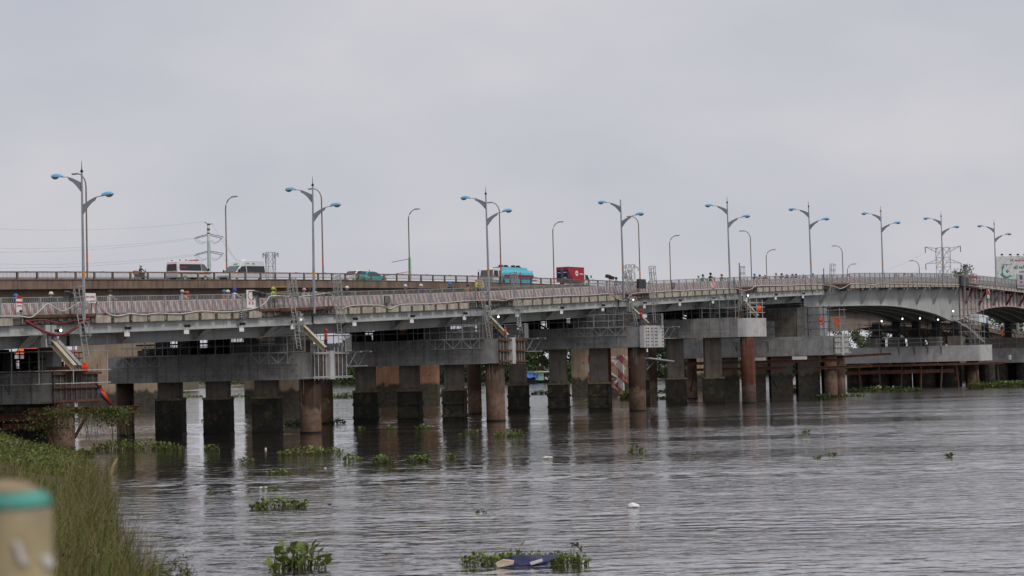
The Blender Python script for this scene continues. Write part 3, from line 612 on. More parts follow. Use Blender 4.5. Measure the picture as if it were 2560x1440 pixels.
# old pier walls and jacking frames between pier and girders
def jack_frame(p, z0, z1, a, i, big=False):
    t = thing('jacking_tower', f'black jacking tower, {ORD[a[1]]} from the right on the {PSHORT[i]}', 'jacking tower', p.Q(a[0], 0, z0), 0, 'black jacking towers standing on the pier caps')
    s_ = .34 if not big else .5
    mb = MB(); capbox(mb, p, a[0] - s_, a[0] + s_, -.5, .5, z0 + .15, z1); mb.build('tower_post', M['black'], t)
    mb = MB(); capbox(mb, p, a[0] - .75, a[0] + .75, -.9, .9, z0 + .002, z0 + .15); mb.build('base_plate', M['black'], t)
    for sg in (-1, 1):
        bar('knee_strut', p.Q(a[0] + sg * s_, 0, z0 + (z1 - z0) * .55), p.Q(a[0] + sg * 1.25, 0, z0 + .12), .16, M['black'], t, 'box')
for i in range(5):
    p, t = PIERS[i]; top = min(zk(B1.uv(p.Q(a, 0, 0))[0]) for a in (2, 8)) - 1.62
    for k, a in enumerate((2.9, 5.6, 8.3, 11.0, 13.6)): jack_frame(p, p.hi, top, (a, k), i)
    rig = thing('cap_platform_guard', f'dark pipe rails and stakes on top of the {PSHORT[i]}', 'guard rail', p.Q(7, -1.8, p.hi), 0, 'dark pipe guards on the pier caps')
    for dz in (.45, .95, 1.35): bar('rail', p.Q(.5, 1.7, p.hi + dz), p.Q(16, 1.7, p.hi + dz), .035, M['galv_d'], rig)
    bar('waler', p.Q(1.5, -.62, p.hi + .95), p.Q(15.5, -.62, p.hi + .95), .13, M['black'], rig, 'box')
    for k in range(42):
        a = .8 + k * .36
        if rnd.random() < .8: bar('stake', p.Q(a, 1.72, p.hi), p.Q(a, 1.72, p.hi + rnd.choice((1.4, 1.4, 1.9))), .028, M['galv_d'], rig)
    for k in range(7):
        a = rnd.uniform(1.5, 15); h = rnd.uniform(.25, .7); mb = MB(); capbox(mb, p, a, a + rnd.uniform(.4, 1.1), -1.2, -.5, p.hi + .002, p.hi + h); mb.build('equipment_box', M['black'] if k % 3 else M['darkgrey'], rig)
p, t = PIERS[5]
mb = MB(); capbox(mb, p, 4.2, 15, -.7, 1.1, p.hi + .003, 11.2); mb.build('old_pier_wall', M['conc_old'], t)
mb = MB(); capbox(mb, p, 6.9, 10.5, -1.35, -.705, p.hi + .003, p.hi + 2.1); mb.build('bearing_block', M['conc_new'], t)
mb = MB(); capbox(mb, p, 1.2, 4.1, -.7, 1.6, p.hi + .003, 11.3); mb.build('pier_end_wall', M['conc_dark'], t)
for k, a in enumerate((3.5, 6.5, 9.5, 12.5, 15.5)):
    jack_frame(P6, 7.62 if a < 15 else 6.17, zb(7.2 * L1) + .1, (a, k), 6, True)
for k, a in enumerate((4, 8, 12, 16)): jack_frame(P7, 7.42, zb(9.42 * L1), (a, k), 7, True)
# ------------------------------------------------------------------ equipment on the piers
def lattice(p, i, a0, a1, t, lo, hi, grp):
    tr = thing('lattice_walkway', f'grey lattice truss walkway along the {PSHORT[i]}', 'truss', p.Q((a0 + a1) / 2, t, lo), 0, grp)
    for tt in (t, t - .7):
        for z in (lo, hi): bar('chord', p.Q(a0, tt, z), p.Q(a1, tt, z), .05, M['galv'], tr, 'box')
    n = int((a1 - a0) / .78)
    for k in range(n + 1):
        a = a0 + (a1 - a0) * k / n
        bar('web_post', p.Q(a, t - .7, lo), p.Q(a, t - .7, hi), .035, M['galv'], tr, 'box')
        bar('cross_tie', p.Q(a, t, lo), p.Q(a, t - .7, lo), .03, M['galv'], tr, 'box')
        if k < n:
            b = a0 + (a1 - a0) * (k + 1) / n
            bar('diagonal', p.Q(a if k % 2 else b, t - .7, lo), p.Q(b if k % 2 else a, t - .7, hi), .03, M['galv_l'] if k < 4 else M['galv'], tr, 'box')
    for z in (.65, 1.3): bar('guard_rail', p.Q(a0, t - .7, hi + z), p.Q(a1, t - .7, hi + z), .028, M['galv'], tr)
    for k in range(int((a1 - a0) / 1.55) + 1): bar('guard_post', p.Q(a0 + k * 1.55, t - .7, hi), p.Q(a0 + k * 1.55, t - .7, hi + 1.32 + .25 * (k % 3 == 0)), .032, M['galv'], tr)
    mb = MB(); capbox(mb, p, a0, a1, t - .68, t - .02, hi + .03, hi + .06); mb.build('walk_board', M['galv_d'], tr)
    return tr
def mesh_panel(par, a, b, z0, z1, nm='mesh_panel', step=.16, m_=None):
    m_ = m_ or M['galv']; a, b = Vector(a), Vector(b); w_ = (b - a).length; h = z1 - z0; e = (b - a) / w_
    for z in (z0, z1): bar('panel_rail', a + Vector((0, 0, z - a.z)), b + Vector((0, 0, z - b.z)), .05, m_, par, 'box')
    for q in (a, b): bar('panel_post', Vector((q.x, q.y, z0)), Vector((q.x, q.y, z1)), .05, m_, par, 'box')
    mb = MB(); base = Vector((a.x, a.y, z0)); nn = int((w_ + h) / step)
    for k in range(1, nn):
        s = k * step
        for sg in (0, 1):
            x0, y0, x1, y1 = max(0, s - h), min(s, h), min(s, w_), max(0, s - w_)
            if sg: x0, x1 = w_ - x0, w_ - x1
            p0, p1 = base + e * x0 + Vector((0, 0, y0)), base + e * x1 + Vector((0, 0, y1))
            if (p1 - p0).length > .05: mb.beam(p0, p1, .012, .012)
    if mb.v: tag(mb.build('wire_mesh', m_, par), kind='stuff')
for i, (a0, a1) in {1: (.6, 15.8), 2: (.3, 13.5), 3: (.3, 15.0)}.items():
    p, t = PIERS[i]; lattice(p, i, a0, a1, -2.06, p.hi - .82, p.hi, 'lattice walkways along the pier caps')
    fe = thing('mesh_fence', f'chain link guard fence round the working platform of the {PSHORT[i]}', 'fence', p.Q(1, -2.7, p.hi), 0, 'chain link guard fences on the pier caps')
    pts = [p.Q(5.5, -2.75, 0), p.Q(3.0, -2.75, 0), p.Q(.9, -2.75, 0), p.Q(-.9, -2.75, 0), p.Q(-1.6, -1.3, 0), p.Q(-1.7, 1.2, 0), p.Q(-.8, 3.4, 0), p.Q(1.5, 3.5, 0)]
    for k, (q0, q1) in enumerate(zip(pts, pts[1:])):
        if k in (3, 4): continue
        mesh_panel(fe, q0, q1, p.hi + .06, p.hi + 1.35)
    # outrigger platform on the far right of the cap end
    pf = thing('outrigger_platform', f'small tubular outrigger platform at the right end of the {PSHORT[i]}', 'platform', p.Q(-1.2, 3.3, p.hi - .3), 0, 'tubular outrigger platforms at the cap ends')
    for tt in (2.3, 3.6):
        bar('ledger', p.Q(.8, tt, p.hi - .05), p.Q(-2.4, tt, p.hi - .05), .04, M['galv_l'], pf)
        bar('strut', p.Q(-1.9, tt, p.hi - .05), p.Q(-1.2, tt, p.hi - 1.2), .035, M['galv_l'], pf); bar('strut', p.Q(-.3, tt, p.hi - .05), p.Q(-1.2, tt, p.hi - 1.2), .035, M['galv_l'], pf)
        bar('ledger', p.Q(.8, tt, p.hi - 1.2), p.Q(-2.0, tt, p.hi - 1.2), .035, M['galv_l'], pf)
    mb = MB(); capbox(mb, p, -2.3, .6, 2.2, 3.7, p.hi, p.hi + .04); mb.build('deck_board', M['galv_d'], pf)
# formwork on the cap ends
def formwork(i, tube_m, wale_m, waleh, boards, post):
    p, t = PIERS[i]; f = thing('end_formwork', {0: 'rust brown formwork cage with vertical boards at the bank pier', 1: 'dark boarded formwork with white post and scaffold tubes at the cap end', 2: 'formwork panels held by red rusted wales at the cap end', 3: 'pale concrete block studded with rows of bolts at the cap end',
                    5: 'tube cage of formwork round the pale end of the low pier'}[i], 'formwork', p.Q(-1.3, 0, p.lo), 0)
    a = -1.06 if i else -.25; z0, z1 = p.lo, p.hi + .05
    n = 8
    for k in range(n):
        t0 = -2.1 + 4.2 * k / n; mb = MB(); capbox(mb, p, a - .08 - rnd.uniform(0, .03), a, t0 + .015, t0 + 4.2 / n - .015, z0 + .05, z1 - rnd.uniform(0, .1))
        if not (post and abs(t0 + .26) < .3): mb.build('board', boards, f)
    if post: mb = MB(); capbox(mb, p, a - .26, a, -.22, .3, z0 - .05, z1 + .05); mb.build('white_post', M['conc_end'], f)
    for k in range(9):
        tt = -2.0 + 4.0 * k / 8 + rnd.uniform(-.07, .07)
        if post and -.4 < tt < .45: continue
        bar('soldier_tube', p.Q(a - .14, tt, z0 - .1), p.Q(a - .14, tt, z1 + rnd.uniform(.0, .55)), .04, tube_m, f)
    for z in waleh:
        for dz in ((0,) if wale_m is M['rust'] else (-.05, .05)):
            zz = z0 + (z1 - z0) * z + dz
            if wale_m is M['rust']:
                for q0, q1 in (((-2.2, -.3), (.4, 2.2)) if post else ((-2.25, 2.25),)): bar('wale', p.Q(a - .22, q0, zz), p.Q(a - .22, q1, zz), .14, wale_m, f, 'box', .16)
            else: bar('wale', p.Q(a - .2, -2.3, zz), p.Q(a - .2, 2.7, zz), .035, wale_m, f)
    bar('side_tube', p.Q(a + .9, -2.12, z0 + .1), p.Q(a - .3, -2.12, z0 + .1), .035, tube_m, f)
    return f
formwork(0, M['galv_d'], M['rust'], (.06, .5, .93), M['ply'], False)
formwork(1, M['galv_l'], M['galv_l'], (.05, .93), M['ply'], True)
formwork(2, M['galv'], M['rust'], (.08, .5, .92), M['ply'], True)
f5 = formwork(5, M['galv_l'], M['galv_l'], (.1, .4, .7, .95), M['conc_end'], True)
p, t = PIERS[3]; f = thing('bolted_block', 'pale concrete block studded with rows of bolts at the cap end', 'concrete block', p.Q(-1.3, 0, p.lo))
for t0, t1 in ((-2.1, -.25), (-.1, 2.1)):
    mb = MB(); capbox(mb, p, -1.45, -1.025, t0, t1, p.lo - .05, p.hi + .12); mb.build('block_half', M['conc_end'], f)
for tt in (-1.7, -1.25, -.55, .15, .5, 1.75):
    for k in range(6): q = p.Q(-1.451, tt, p.lo + .2 + k * .34); bar('bolt', q, q - PP * .14, .05, M['galv_d'], f)
# concrete bolts left in faces
for i in (1, 5):
    p, t = PIERS[i]
    for k in range(4): q = p.Q(rnd.choice((.3, .6)), -2.0, p.lo + .3 + .45 * k); bar('tie_bolt', q, q - B1.d * .25, .03, M['rust'], t)

# caged ladders (top and foot are read off the photograph on the vertical plane just outside the railing)
LAD = [((190, 722), (218, 905), -.7, -2.3, 'at the first lamp over the bank pier'), ((723, 700), (748, 873), -.7, -2.2, 'left of the second lamp'), ((835, 688), (853, 866), -.7, -2.0, 'right of the second lamp'),
       ((1199, 698), (1223, 846), -.7, -2.3, 'left of the third lamp below the warning board'), ((1278, 684), (1303, 833), -.7, -2.0, 'right of the third lamp in front of the tanker'), ((1563, 680), (1592, 815), -.7, -2.3, 'at the fourth lamp'),
       ((1625, 668), (1637, 806), -.7, -1.8, 'beside the grey cabinet'), ((1850, 667), (1851, 796), -.7, -1.0, 'beside the short blue pole'), ((2077, 661), (2073, 770), -.7, -.9, 'above the blue scaffold'), ((2411, 669), (2413, 790), -.7, -.9, 'beside the standing man')]
for (tx, ty), (bx, by), vt, vb, lab in LAD:
    u, z = B1.hit(tx, ty, vt); top = B1.P(u, vt, z); u, z = B1.hit(bx, by, vb); bot = B1.P(u, vb, z)
    l = thing('caged_ladder', f'grey steel ladder with safety cage {lab}', 'ladder', bot, 0, 'caged ladders down from the bridge deck')
    ax = (top - bot); ln = ax.length; ax = ax / ln; sd_ = B1.d - ax * B1.d.dot(ax); sd_.normalize(); bk = ax.cross(sd_)
    if bk.dot(B1.n) > 0: bk = -bk
    for s_ in (-.24, .24): bar('stile', bot + sd_ * s_, top + sd_ * s_, .038, M['galv'], l)
    n = int(ln / .3)
    for k in range(1, n): c = bot + ax * (k * ln / n); bar('rung', c - sd_ * .24, c + sd_ * .24, .024, M['galv'], l)
    hoops = [ln - .05, ln - .8, ln - 1.5] + [ln * .5, ln * .32]
    for q, h in enumerate(hoops):
        c = bot + ax * h; mb = MB()
        mb.tube([c - sd_ * .24] + [c - sd_ * .36 * math.cos(an) + bk * (.12 + .5 * math.sin(an)) for an in [math.pi * j / 8 for j in range(9)]] + [c + sd_ * .24], .03, 5); mb.build('cage_hoop', M['galv'], l)
    for h0, h1 in ((ln - 1.5, ln), (ln * .32, ln * .5)):
        for an in (.25, .9, 1.57, 2.2, 2.9):
            o_ = -sd_ * .36 * math.cos(an) + bk * (.12 + .5 * math.sin(an)); bar('cage_strap', bot + ax * h0 + o_, bot + ax * h1 + o_, .025, M['galv'], l)
# sloping H beams from the fascia down to the cap ends
def hbeam(par, a, b, s_, m_):
    a, b = Vector(a), Vector(b); d = (b - a).normalized(); sd_ = B1.d - d * B1.d.dot(d); sd_.normalize(); nn = d.cross(sd_)
    for q in (-1, 1): bar('flange', a + nn * (q * s_ * .5), b + nn * (q * s_ * .5), s_, m_, par, 'box', .03, up=nn)
    bar('web', a, b, .03, m_, par, 'box', s_, up=nn)
for (tx, ty), (bx, by), lab, mm in [((128, 853), (185, 918), 'propped from the bank pier', 'cream'), ((140, 853), (199, 918), 'propped beside the cream one on the bank pier', 'galv'), ((757, 817), (812, 872), 'over the dark boarded cap end', 'cream'), ((1222, 793), (1268, 840), 'over the rust waled cap end', 'cream'), ((1578, 770), (1620, 811), 'over the white bolted block', 'cream'), ((1856, 750), (1894, 791), 'over the smooth pale nose', 'cream')]:
    u, z = B1.hit(tx, ty, .1); a = B1.P(u, .1, z); u, z = B1.hit(bx, by, -2.0); b = B1.P(u, -2.0, z)
    h = thing('sloping_prop', f'{"cream" if mm == "cream" else "grey"} sloping steel beam {lab}', 'steel beam', b, 0, 'sloping props at the pier ends'); hbeam(h, a, b, .34, M[mm])
    u0 = u
    hb_ = thing('prop_hanger', f'grey hanger post above the beam {lab}', 'steel post', a, 0, 'hanger posts at the tops of the props')
    mb = MB(); c = B1.P(B1.uv(a)[0] - .35, .2, 0)
    mb.box((c.x, c.y, a.z + .35), (.55, .5, 1.5), Matrix.Rotation(math.atan2(B1.d.y, B1.d.x), 3, 'Z')); mb.build('post_box', M['steel_light'], hb_)
    mb = MB(); q = c - B1.n * .28; mb.tube([(q.x, q.y, a.z + .5), (q.x, q.y, a.z - .2)], .16, 10); mb.build('damper_can', M['galv_d'], hb_)
# tube scaffolds: uprights, ledgers, braces
def scaffold(label, pts, z0, levels, m_, grp=None, braces=True, extra=.5, boards=True):
    """pts = plan corners, levels = heights of the ledgers above z0"""
    s = thing('tube_scaffold', label, 'scaffold', (pts[0].x, pts[0].y, z0), 0, grp); n = len(pts)
    for q in pts: bar('standard', (q.x, q.y, z0), (q.x, q.y, z0 + levels[-1] + extra * rnd.uniform(.6, 1.1)), .042, m_, s)
    for z in levels:
        for a, b in zip(pts, pts[1:]):
            d = (b - a).normalized() * .3; bar('ledger', (a.x - d.x, a.y - d.y, z0 + z), (b.x + d.x, b.y + d.y, z0 + z), .038, m_, s)
    if braces:
        for k, (a, b) in enumerate(zip(pts, pts[1:])):
            for lo, hi in zip([0] + levels, levels):
                if (hi - lo) > 1.2 and rnd.random() < .55: q0, q1 = (a, b) if k % 2 else (b, a); bar('brace', (q0.x, q0.y, z0 + lo), (q1.x, q1.y, z0 + hi), .032, m_, s)
    return s
p, t = PIERS[0]
scaffold('pale tube scaffold with two long rails in front of the bank pier', [p.Q(6.5, -2.7, 0), p.Q(4.6, -2.7, 0), p.Q(2.3, -2.7, 0), p.Q(.2, -2.7, 0), p.Q(-1.0, -1, 0), p.Q(-1.0, 2.2, 0)], p.lo + 1.3, [.05, .95, 2.3, 3.4], M['galv_l'], None, False, .3)
p, t = PIERS[4]
scaffold('grey tube scaffold round the ladder above the smooth pale nose', [p.Q(9.5, -1.9, 0), p.Q(6.8, -1.9, 0), p.Q(4.6, -1.9, 0), p.Q(2.6, -1.9, 0), p.Q(.8, -1.9, 0)], p.hi - .3, [.35, 1.5, 2.6], M['galv'], None, True)
scaffold('tube guard cage holding an orange jacket above the smooth pale nose', [p.Q(1.1, 1.9, 0), p.Q(-.6, 1.9, 0), p.Q(-.7, .2, 0), p.Q(-.7, -1.5, 0)], p.hi, [.65, 1.25, 1.75], M['galv_l'], None, False)
p, t = PIERS[5]
scaffold('long dark pipe scaffold in front of the old pier wall on the low pier', [p.Q(a, -1.9, 0) for a in (16.5, 13.5, 10.8, 8, 5.4, 3.0)], p.hi, [.4, 1.3, 2.4, 4.0], M['galv_d'])
scaffold('blue painted scaffold tower holding two life rings', [p.Q(a, b, 0) for a, b in ((2.3, -1.7), (.3, -1.7), (.3, 0), (2.3, 0), (2.3, -1.7))], p.hi, [.9, 1.8, 2.7, 3.6], mat('blue_tube', (.04, .075, .23), .5, .2), None, True, .2)
scaffold('slim tube scaffold behind the blue tower', [p.Q(a, b, 0) for a, b in ((-.4, 1.5), (-.4, 3), (1.6, 3), (1.6, 1.5))], p.hi, [.7, 1.5, 2.4, 3.3], M['galv'], None, True, .3)
scaffold('tube scaffold frames at the left foot of the white haunched girder', [P6.Q(a, -2.0, 0) for a in (19, 17.4, 15.8, 14.3)], 6.2, [.8, 1.7, 2.6, 3.6], M['galv'], None, True, .3)
scaffold('long pipe guard rail along the pale footing', [P6.Q(a, -2.7, 0) for a in (14.5, 11.2, 7.9, 4.9)], 6.0, [.1, .75, 1.35], M['galv_l'], None, False, .3)
scaffold('tall dark scaffold under the white haunched girder', [P6.Q(a, -1.4, 0) for a in (16, 13.5, 11, 8.5, 6, 3.5, 1.2)], 6.2, [2.5, 2.7, 4.4], M['galv_d'], None, True, .3)
scaffold('scaffold tower at the crest pier between the two haunched girders', [P6.Q(a, b, 0) for a, b in ((2.2, -1.9), (.2, -1.9), (.2, .2), (.1, 2.2), (2.1, 2.2))], 6.2, [1.0, 2.0, 3.0, 4.2, 5.4, 6.8], M['galv'], None, True, .6)
scaffold('scaffold under the maroon striped girder at the right edge', [P7.Q(a, -1.9, 0) for a in (20, 18, 16, 13, 10)], 5.6, [.9, 1.8, 2.9, 4.2], M['galv'], None, True, .3)
br = thing('raking_gangway', 'pale raking lattice gangway sloping down to the right end of the pale footing', 'gangway', P6.Q(-.5, -1, 6.2))
a_, b_ = at_y(2380, 795, 268), at_y(2460, 855, 266)
for k_, off in enumerate((-.35, .35)):
    o_ = Vector((0, off, 0)); bar('stringer', a_ + o_, at_y(2425, 822, 267) + o_, .05, M['galv_l'], br); bar('stringer', at_y(2425, 822, 267) + o_, b_ + o_, .05, M['galv_l'], br)
for k_ in range(9):
    c = at_y(2425, 822, 267).lerp(b_, k_ / 8); bar('cross_bar', c - Vector((0, .35, 0)), c + Vector((0, .35, .0)), .03, M['galv_l'], br)
    c2 = c + Vector((0, 0, .45)); bar('upright', c - Vector((0, .35, 0)), c2 - Vector((0, .35, 0)), .025, M['galv_l'], br)
# tarpaulins, hoists and pipe racks between the caps and the girders
for i in range(5):
    p, t = PIERS[i]; z0 = p.hi; cl = thing('pipe_rack', f'rack of dark pipes and hoists on the {PSHORT[i]}', 'pipe rack', p.Q(8, 1.2, z0), 0, 'pipe racks on the pier caps')
    for k in range(16):
        a = .8 + k * 1.02 + rnd.uniform(-.2, .2); h = rnd.uniform(1.2, 2.6); bar('pipe_upright', p.Q(a, -1.5, z0), p.Q(a, -1.5, z0 + h), .035, M['galv_d'] if k % 3 else M['galv'], cl)
        if k % 2: bar('pipe_brace', p.Q(a, -1.5, z0 + .1), p.Q(a + 1, 1.2, z0 + h), .03, M['galv_d'], cl)
    for z in (.75, 1.5, 2.1): bar('pipe_rail', p.Q(.5, -1.5, z0 + z), p.Q(16.3, -1.5, z0 + z), .03, M['galv_d'], cl)
    for k in range(6):
        a = 1.6 + k * 2.6 + rnd.uniform(-.5, .5); mb = MB(); capbox(mb, p, a, a + rnd.uniform(.5, 1.3), .6, 1.5, z0 + .003, z0 + rnd.uniform(.6, 1.6)); mb.build('pump_unit', M['black'] if k % 2 else M['casing'], cl)
    for k in range(3):
        a = rnd.uniform(2, 15); mb = MB(); capbox(mb, p, a, a + rnd.uniform(.8, 1.6), 1.55, 1.6, z0 + .2, z0 + rnd.uniform(1.2, 1.9)); mb.build('tarpaulin_sheet', M['darkgrey'] if k else M['galv_d'], cl)
# brackets on the sides of the new caps
for par, p, aa, z0 in ((PIERS[0][1], PIERS[0][0], (1.4, 3.1, 4.8), None), (PIERS[5][1], PIERS[5][0], (7.2, 9.2, 11.2, 13.6), None), (t6, P6, (5, 7, 9, 11.3, 14), 6.1)):
    z0 = z0 or p.lo + 1.85; tt = -2.0 if p is not P6 else -2.4
    bar('bracket_rail', p.Q(aa[0] - .6, tt - .75, z0 + .05), p.Q(aa[-1] + .6, tt - .75, z0 + .05), .05, M['galv'], par, 'box')
    for a in aa:
        bar('bracket_arm', p.Q(a, tt, z0), p.Q(a, tt - .8, z0), .06, M['galv_d'], par, 'box'); bar('bracket_strut', p.Q(a, tt - .75, z0), p.Q(a, tt - .02, z0 - 1.1), .06, M['galv_d'], par, 'box')
        bar('bracket_leg', p.Q(a, tt - .03, z0), p.Q(a, tt - .03, z0 - 1.2), .06, M['galv_d'], par, 'box')
# rusted temporary beams under the low piers and the bank pier
def rbeam(label, a, b, s_=.3, m_='rust'):
    a, b = Vector(a), Vector(b); r = thing('rusted_beam', label, 'steel beam', a, 0, 'rusted temporary beams round the piers')
    bar('web', a, b, .04, M[m_], r, 'box', s_); up = Vector((0, 0, s_ / 2)); bar('flange', a + up, b + up, s_, M[m_], r, 'box', .04); bar('flange', a - up, b - up, s_, M[m_], r, 'box', .04)
    return r
p, t = PIERS[5]
rbeam('long rusted beam along the front of the low pier just under its cap', p.Q(19.5, -2.9, 4.55), p.Q(-2.4, -2.9, 4.55), .32)
rbeam('shorter rusted beam below the long one at the low pier', p.Q(16.0, -3.3, 3.75), p.Q(4.5, -3.3, 3.75), .3)
rbeam('rusted beam end poking out to the right of the two casings', p.Q(1.2, -2.6, 3.6), p.Q(-4.6, .5, 3.75), .3)
rbeam('upper rusted beam reaching towards the pale footing', p.Q(1.0, 2.5, 4.9), p.Q(-5.2, 5.5, 5.15), .25)
for k, (a0, a1) in enumerate(((3.3, 5.2), (7.2, 6.2), (11.5, 9.6), (16.5, 17.3))):
    bar('leaning_strut', p.Q(a0, -2.6, 3.6), p.Q(a1, -1.9, 1.0), .12, M['black'] if k % 2 else M['rust'], t, 'box')
for k, (a, m_) in enumerate(((8.0, 'white_dirty'), (2.9, 'white'))):
    mb = MB(); capbox(mb, p, a - .9, a + .9, -3.1, -3.05, 4.72, 5.12); tag(mb.build('notice_strip', M[m_], origin=p.Q(a, -3.1, 4.7)), ('cream' if k == 0 else 'white') + ' notice strip leaning on the long rusted beam', 'sign')
pl = thing('landing_stage', 'dark timber landing stage round the pale footing', 'platform', P6.Q(8, -3, 3.4))
mb = MB()
for k in range(40): capbox(mb, P6, -4.5 + k * .62, -4.5 + k * .62 + .58, -3.8, -2.45, 3.42 + rnd.uniform(-.03, .03), 3.5); 
tag(mb.build('deck_planks', M['rust'], pl), kind='stuff')
bar('edge_beam', P6.Q(-4.5, -3.7, 3.3), P6.Q(20.5, -3.7, 3.3), .22, M['rust'], pl, 'box', .25); bar('edge_beam', P6.Q(3, -3.3, 2.35), P6.Q(20, -3.3, 2.35), .2, M['rust'], pl, 'box', .55)
for k in range(9): a = -3.6 + k * 2.9; bar('stage_pile', P6.Q(a, -3.4, -1.5), P6.Q(a + rnd.uniform(-.5, .5), -3.4, 3.3), rnd.uniform(.1, .18), M['rust'] if k % 3 else M['bark'], pl)
# bank pier substructure
p, t = PIERS[0]
rbeam('long brown beam under the bank pier', p.Q(8, -2.7, 2.35), p.Q(-1.2, -2.7, 2.35), .42); rbeam('brown beam end draped with vines at the bank pier', p.Q(1.5, -2.2, 2.75), p.Q(-4.4, 1.0, 2.72), .4); rbeam('low brown beam stub at the bank pier', p.Q(2.6, -3.2, 1.75), p.Q(-.2, -3.0, 1.75), .3)
rbeam('dark beam deep under the bank pier', p.Q(9, 0, 1.5), p.Q(0, 0, 1.5), .4)
for a0, z0, a1, z1, tt in ((.4, 2.2, -.6, .2, -2.4), (-1.7, 2.4, -.4, .4, -.6), (3.5, 1.9, 4.6, .2, -2.5), (5.5, 1.9, 4.7, .2, -2.4)):
    bar('raking_strut', p.Q(a0, tt, z0), p.Q(a1, tt, z1), .17, M['rust'], t, 'box')
for a in (3.2, 6.0, 8.8):
    mb = MB(); capbox(mb, p, a - 1, a + 1, -1.3, 1.3, -1, p.lo - .005); mb.build('old_column', M['collar'], t)
mb = MB(); capbox(mb, p, 5.0, 15, -1.4, .8, p.hi + .003, p.hi + .9); mb.build('bearing_wall', M['black'], t)
for k, a in enumerate((3.4, 4.6)):
    mb = MB(); mb.tube([p.Q(a, -1.7, p.hi), p.Q(a, -1.7, p.hi + 1.5)], .42, 14); mb.build('black_drum', M['black'], t)
mb = MB(); capbox(mb, p, -.9, .9, -1.2, .5, p.hi + .003, p.hi + .38); mb.build('rusty_shoe', M['rust'], t)
mb = MB(); capbox(mb, p, .9, 2.1, -.6, .2, p.hi + .003, p.hi + 3.6); mb.build('steel_upright', M['conc_dark'], t)

# hoses, cables and lit bulbs on the near bridge
def line_px(name, label, cat, pts, v, r, m_, grp=None):
    P = []
    for x, y in pts: u, z = B1.hit(x, y, v); P.append(B1.P(u, v, z))
    q = []
    for k in range(len(P) - 1):
        p0, p1, p2, p3 = P[max(k - 1, 0)], P[k], P[k + 1], P[min(k + 2, len(P) - 1)]
        for j in range(5):
            s = j / 5; q.append(.5 * ((2 * p1) + (p2 - p0) * s + (2 * p0 - 5 * p1 + 4 * p2 - p3) * s * s + (3 * p1 - p0 - 3 * p2 + p3) * s ** 3))
    mb = MB(); mb.tube(q + [P[-1]], r, 5); return tag(mb.build(name, m_, origin=P[0], smooth_=True), label, cat, grp)
line_px('white_hose', 'white hose in loose waves along the foot of the railing at the left', 'hose', [(0, 791), (50, 791), (78, 793), (100, 776), (118, 760), (135, 768), (155, 778), (175, 770), (195, 758), (218, 755), (236, 749), (250, 765), (270, 784), (295, 790), (325, 784), (360, 787), (395, 783), (450, 785), (500, 778), (560, 780), (610, 776), (645, 768), (665, 755), (675, 741), (700, 740), (730, 742)], -.06, .045, M['hose'])
line_px('white_hose', 'white hose wriggling below the railing in the middle of the bridge', 'hose', [(745, 742), (790, 737), (822, 733), (838, 748), (845, 772), (870, 766), (900, 763), (955, 764), (975, 772), (1000, 762), (1050, 760), (1110, 757), (1170, 752), (1235, 750), (1262, 752), (1280, 746), (1330, 744), (1400, 740), (1470, 738), (1525, 735), (1545, 748), (1565, 750), (1580, 735), (1620, 731)], -.06, .04, M['hose'])
line_px('white_hose', 'white cable sagging under the railing towards the crest', 'hose', [(1620, 731), (1690, 727), (1780, 723), (1836, 721), (1860, 726), (1880, 722), (1892, 715), (1960, 714), (2040, 711), (2085, 716), (2100, 722), (2115, 716), (2130, 709), (2180, 712), (2187, 718), (2195, 708), (2260, 710), (2340, 711), (2400, 712), (2440, 716), (2500, 724), (2560, 731)], -.06, .045, M['hose'])
line_px('red_hose', 'thick dark red hose sagging under the deck above the bank pier', 'hose', [(64, 802), (85, 815), (110, 829), (140, 837), (165, 834), (185, 822), (205, 806), (222, 797)], -.25, .10, M['hose_red'])
line_px('red_hose', 'thin red hose crossing the gap over the thick one', 'hose', [(70, 802), (110, 800), (150, 808), (180, 803), (215, 797)], -.15, .05, M['hose_red'])
for k, pts in enumerate([[(70, 806), (120, 799), (170, 806), (225, 798)], [(690, 790), (730, 779), (780, 783), (825, 770)], [(700, 782), (750, 790), (800, 780), (820, 775)], [(1200, 762), (1225, 771), (1245, 766), (1265, 752)], [(1195, 768), (1230, 774), (1260, 760), (1275, 750)], [(1560, 744), (1590, 752), (1620, 742)], [(1845, 728), (1868, 735), (1893, 719)], [(1848, 724), (1875, 731), (1890, 722)], [(2066, 716), (2095, 724), (2130, 712)], [(2405, 725), (2430, 730), (2450, 722)]]):
    line_px('sagging_cable', f'black cable sagging across a deck joint, {ORD[k]} from the left', 'cable', pts, -.12, .035, M['cable'], 'black cables sagging across the deck joints')
for k, pts in enumerate([[(712, 815), (690, 832), (640, 848)], [(825, 770), (795, 790), (770, 825)], [(1197, 780), (1180, 795), (1160, 805)], [(1245, 762), (1242, 778), (1228, 797)], [(100, 835), (80, 858), (60, 870)]]):
    line_px('slack_wire', f'thin grey wire hanging below the fascia, {ORD[k]} from the left', 'wire', pts, -.2, .014, M['rope_grey'], 'thin wires hanging below the fascia')
def bulb(x, y, v, k, r=.085, ax=B1):
    u, z = ax.hit(x, y, v); c = ax.P(u, v, z); b = thing('hanging_bulb', f'lit white bulb hanging under the bridge, {ORD[k]} from the left', 'light bulb', c, 0, 'lit bulbs hanging under the bridge')
    mb = MB(); mb.ball(c, r, 8, 1.15); mb.build('glass_globe', M['bulb'], b, smooth_=True); mb = MB(); mb.tube([c + Vector((0, 0, r)), c + Vector((0, 0, r + .18))], .045, 7); mb.build('socket', M['white_dirty'], b); bar('flex', c + Vector((0, 0, r + .15)), c + Vector((0, 0, 1.0)), .01, M['cable'], b)
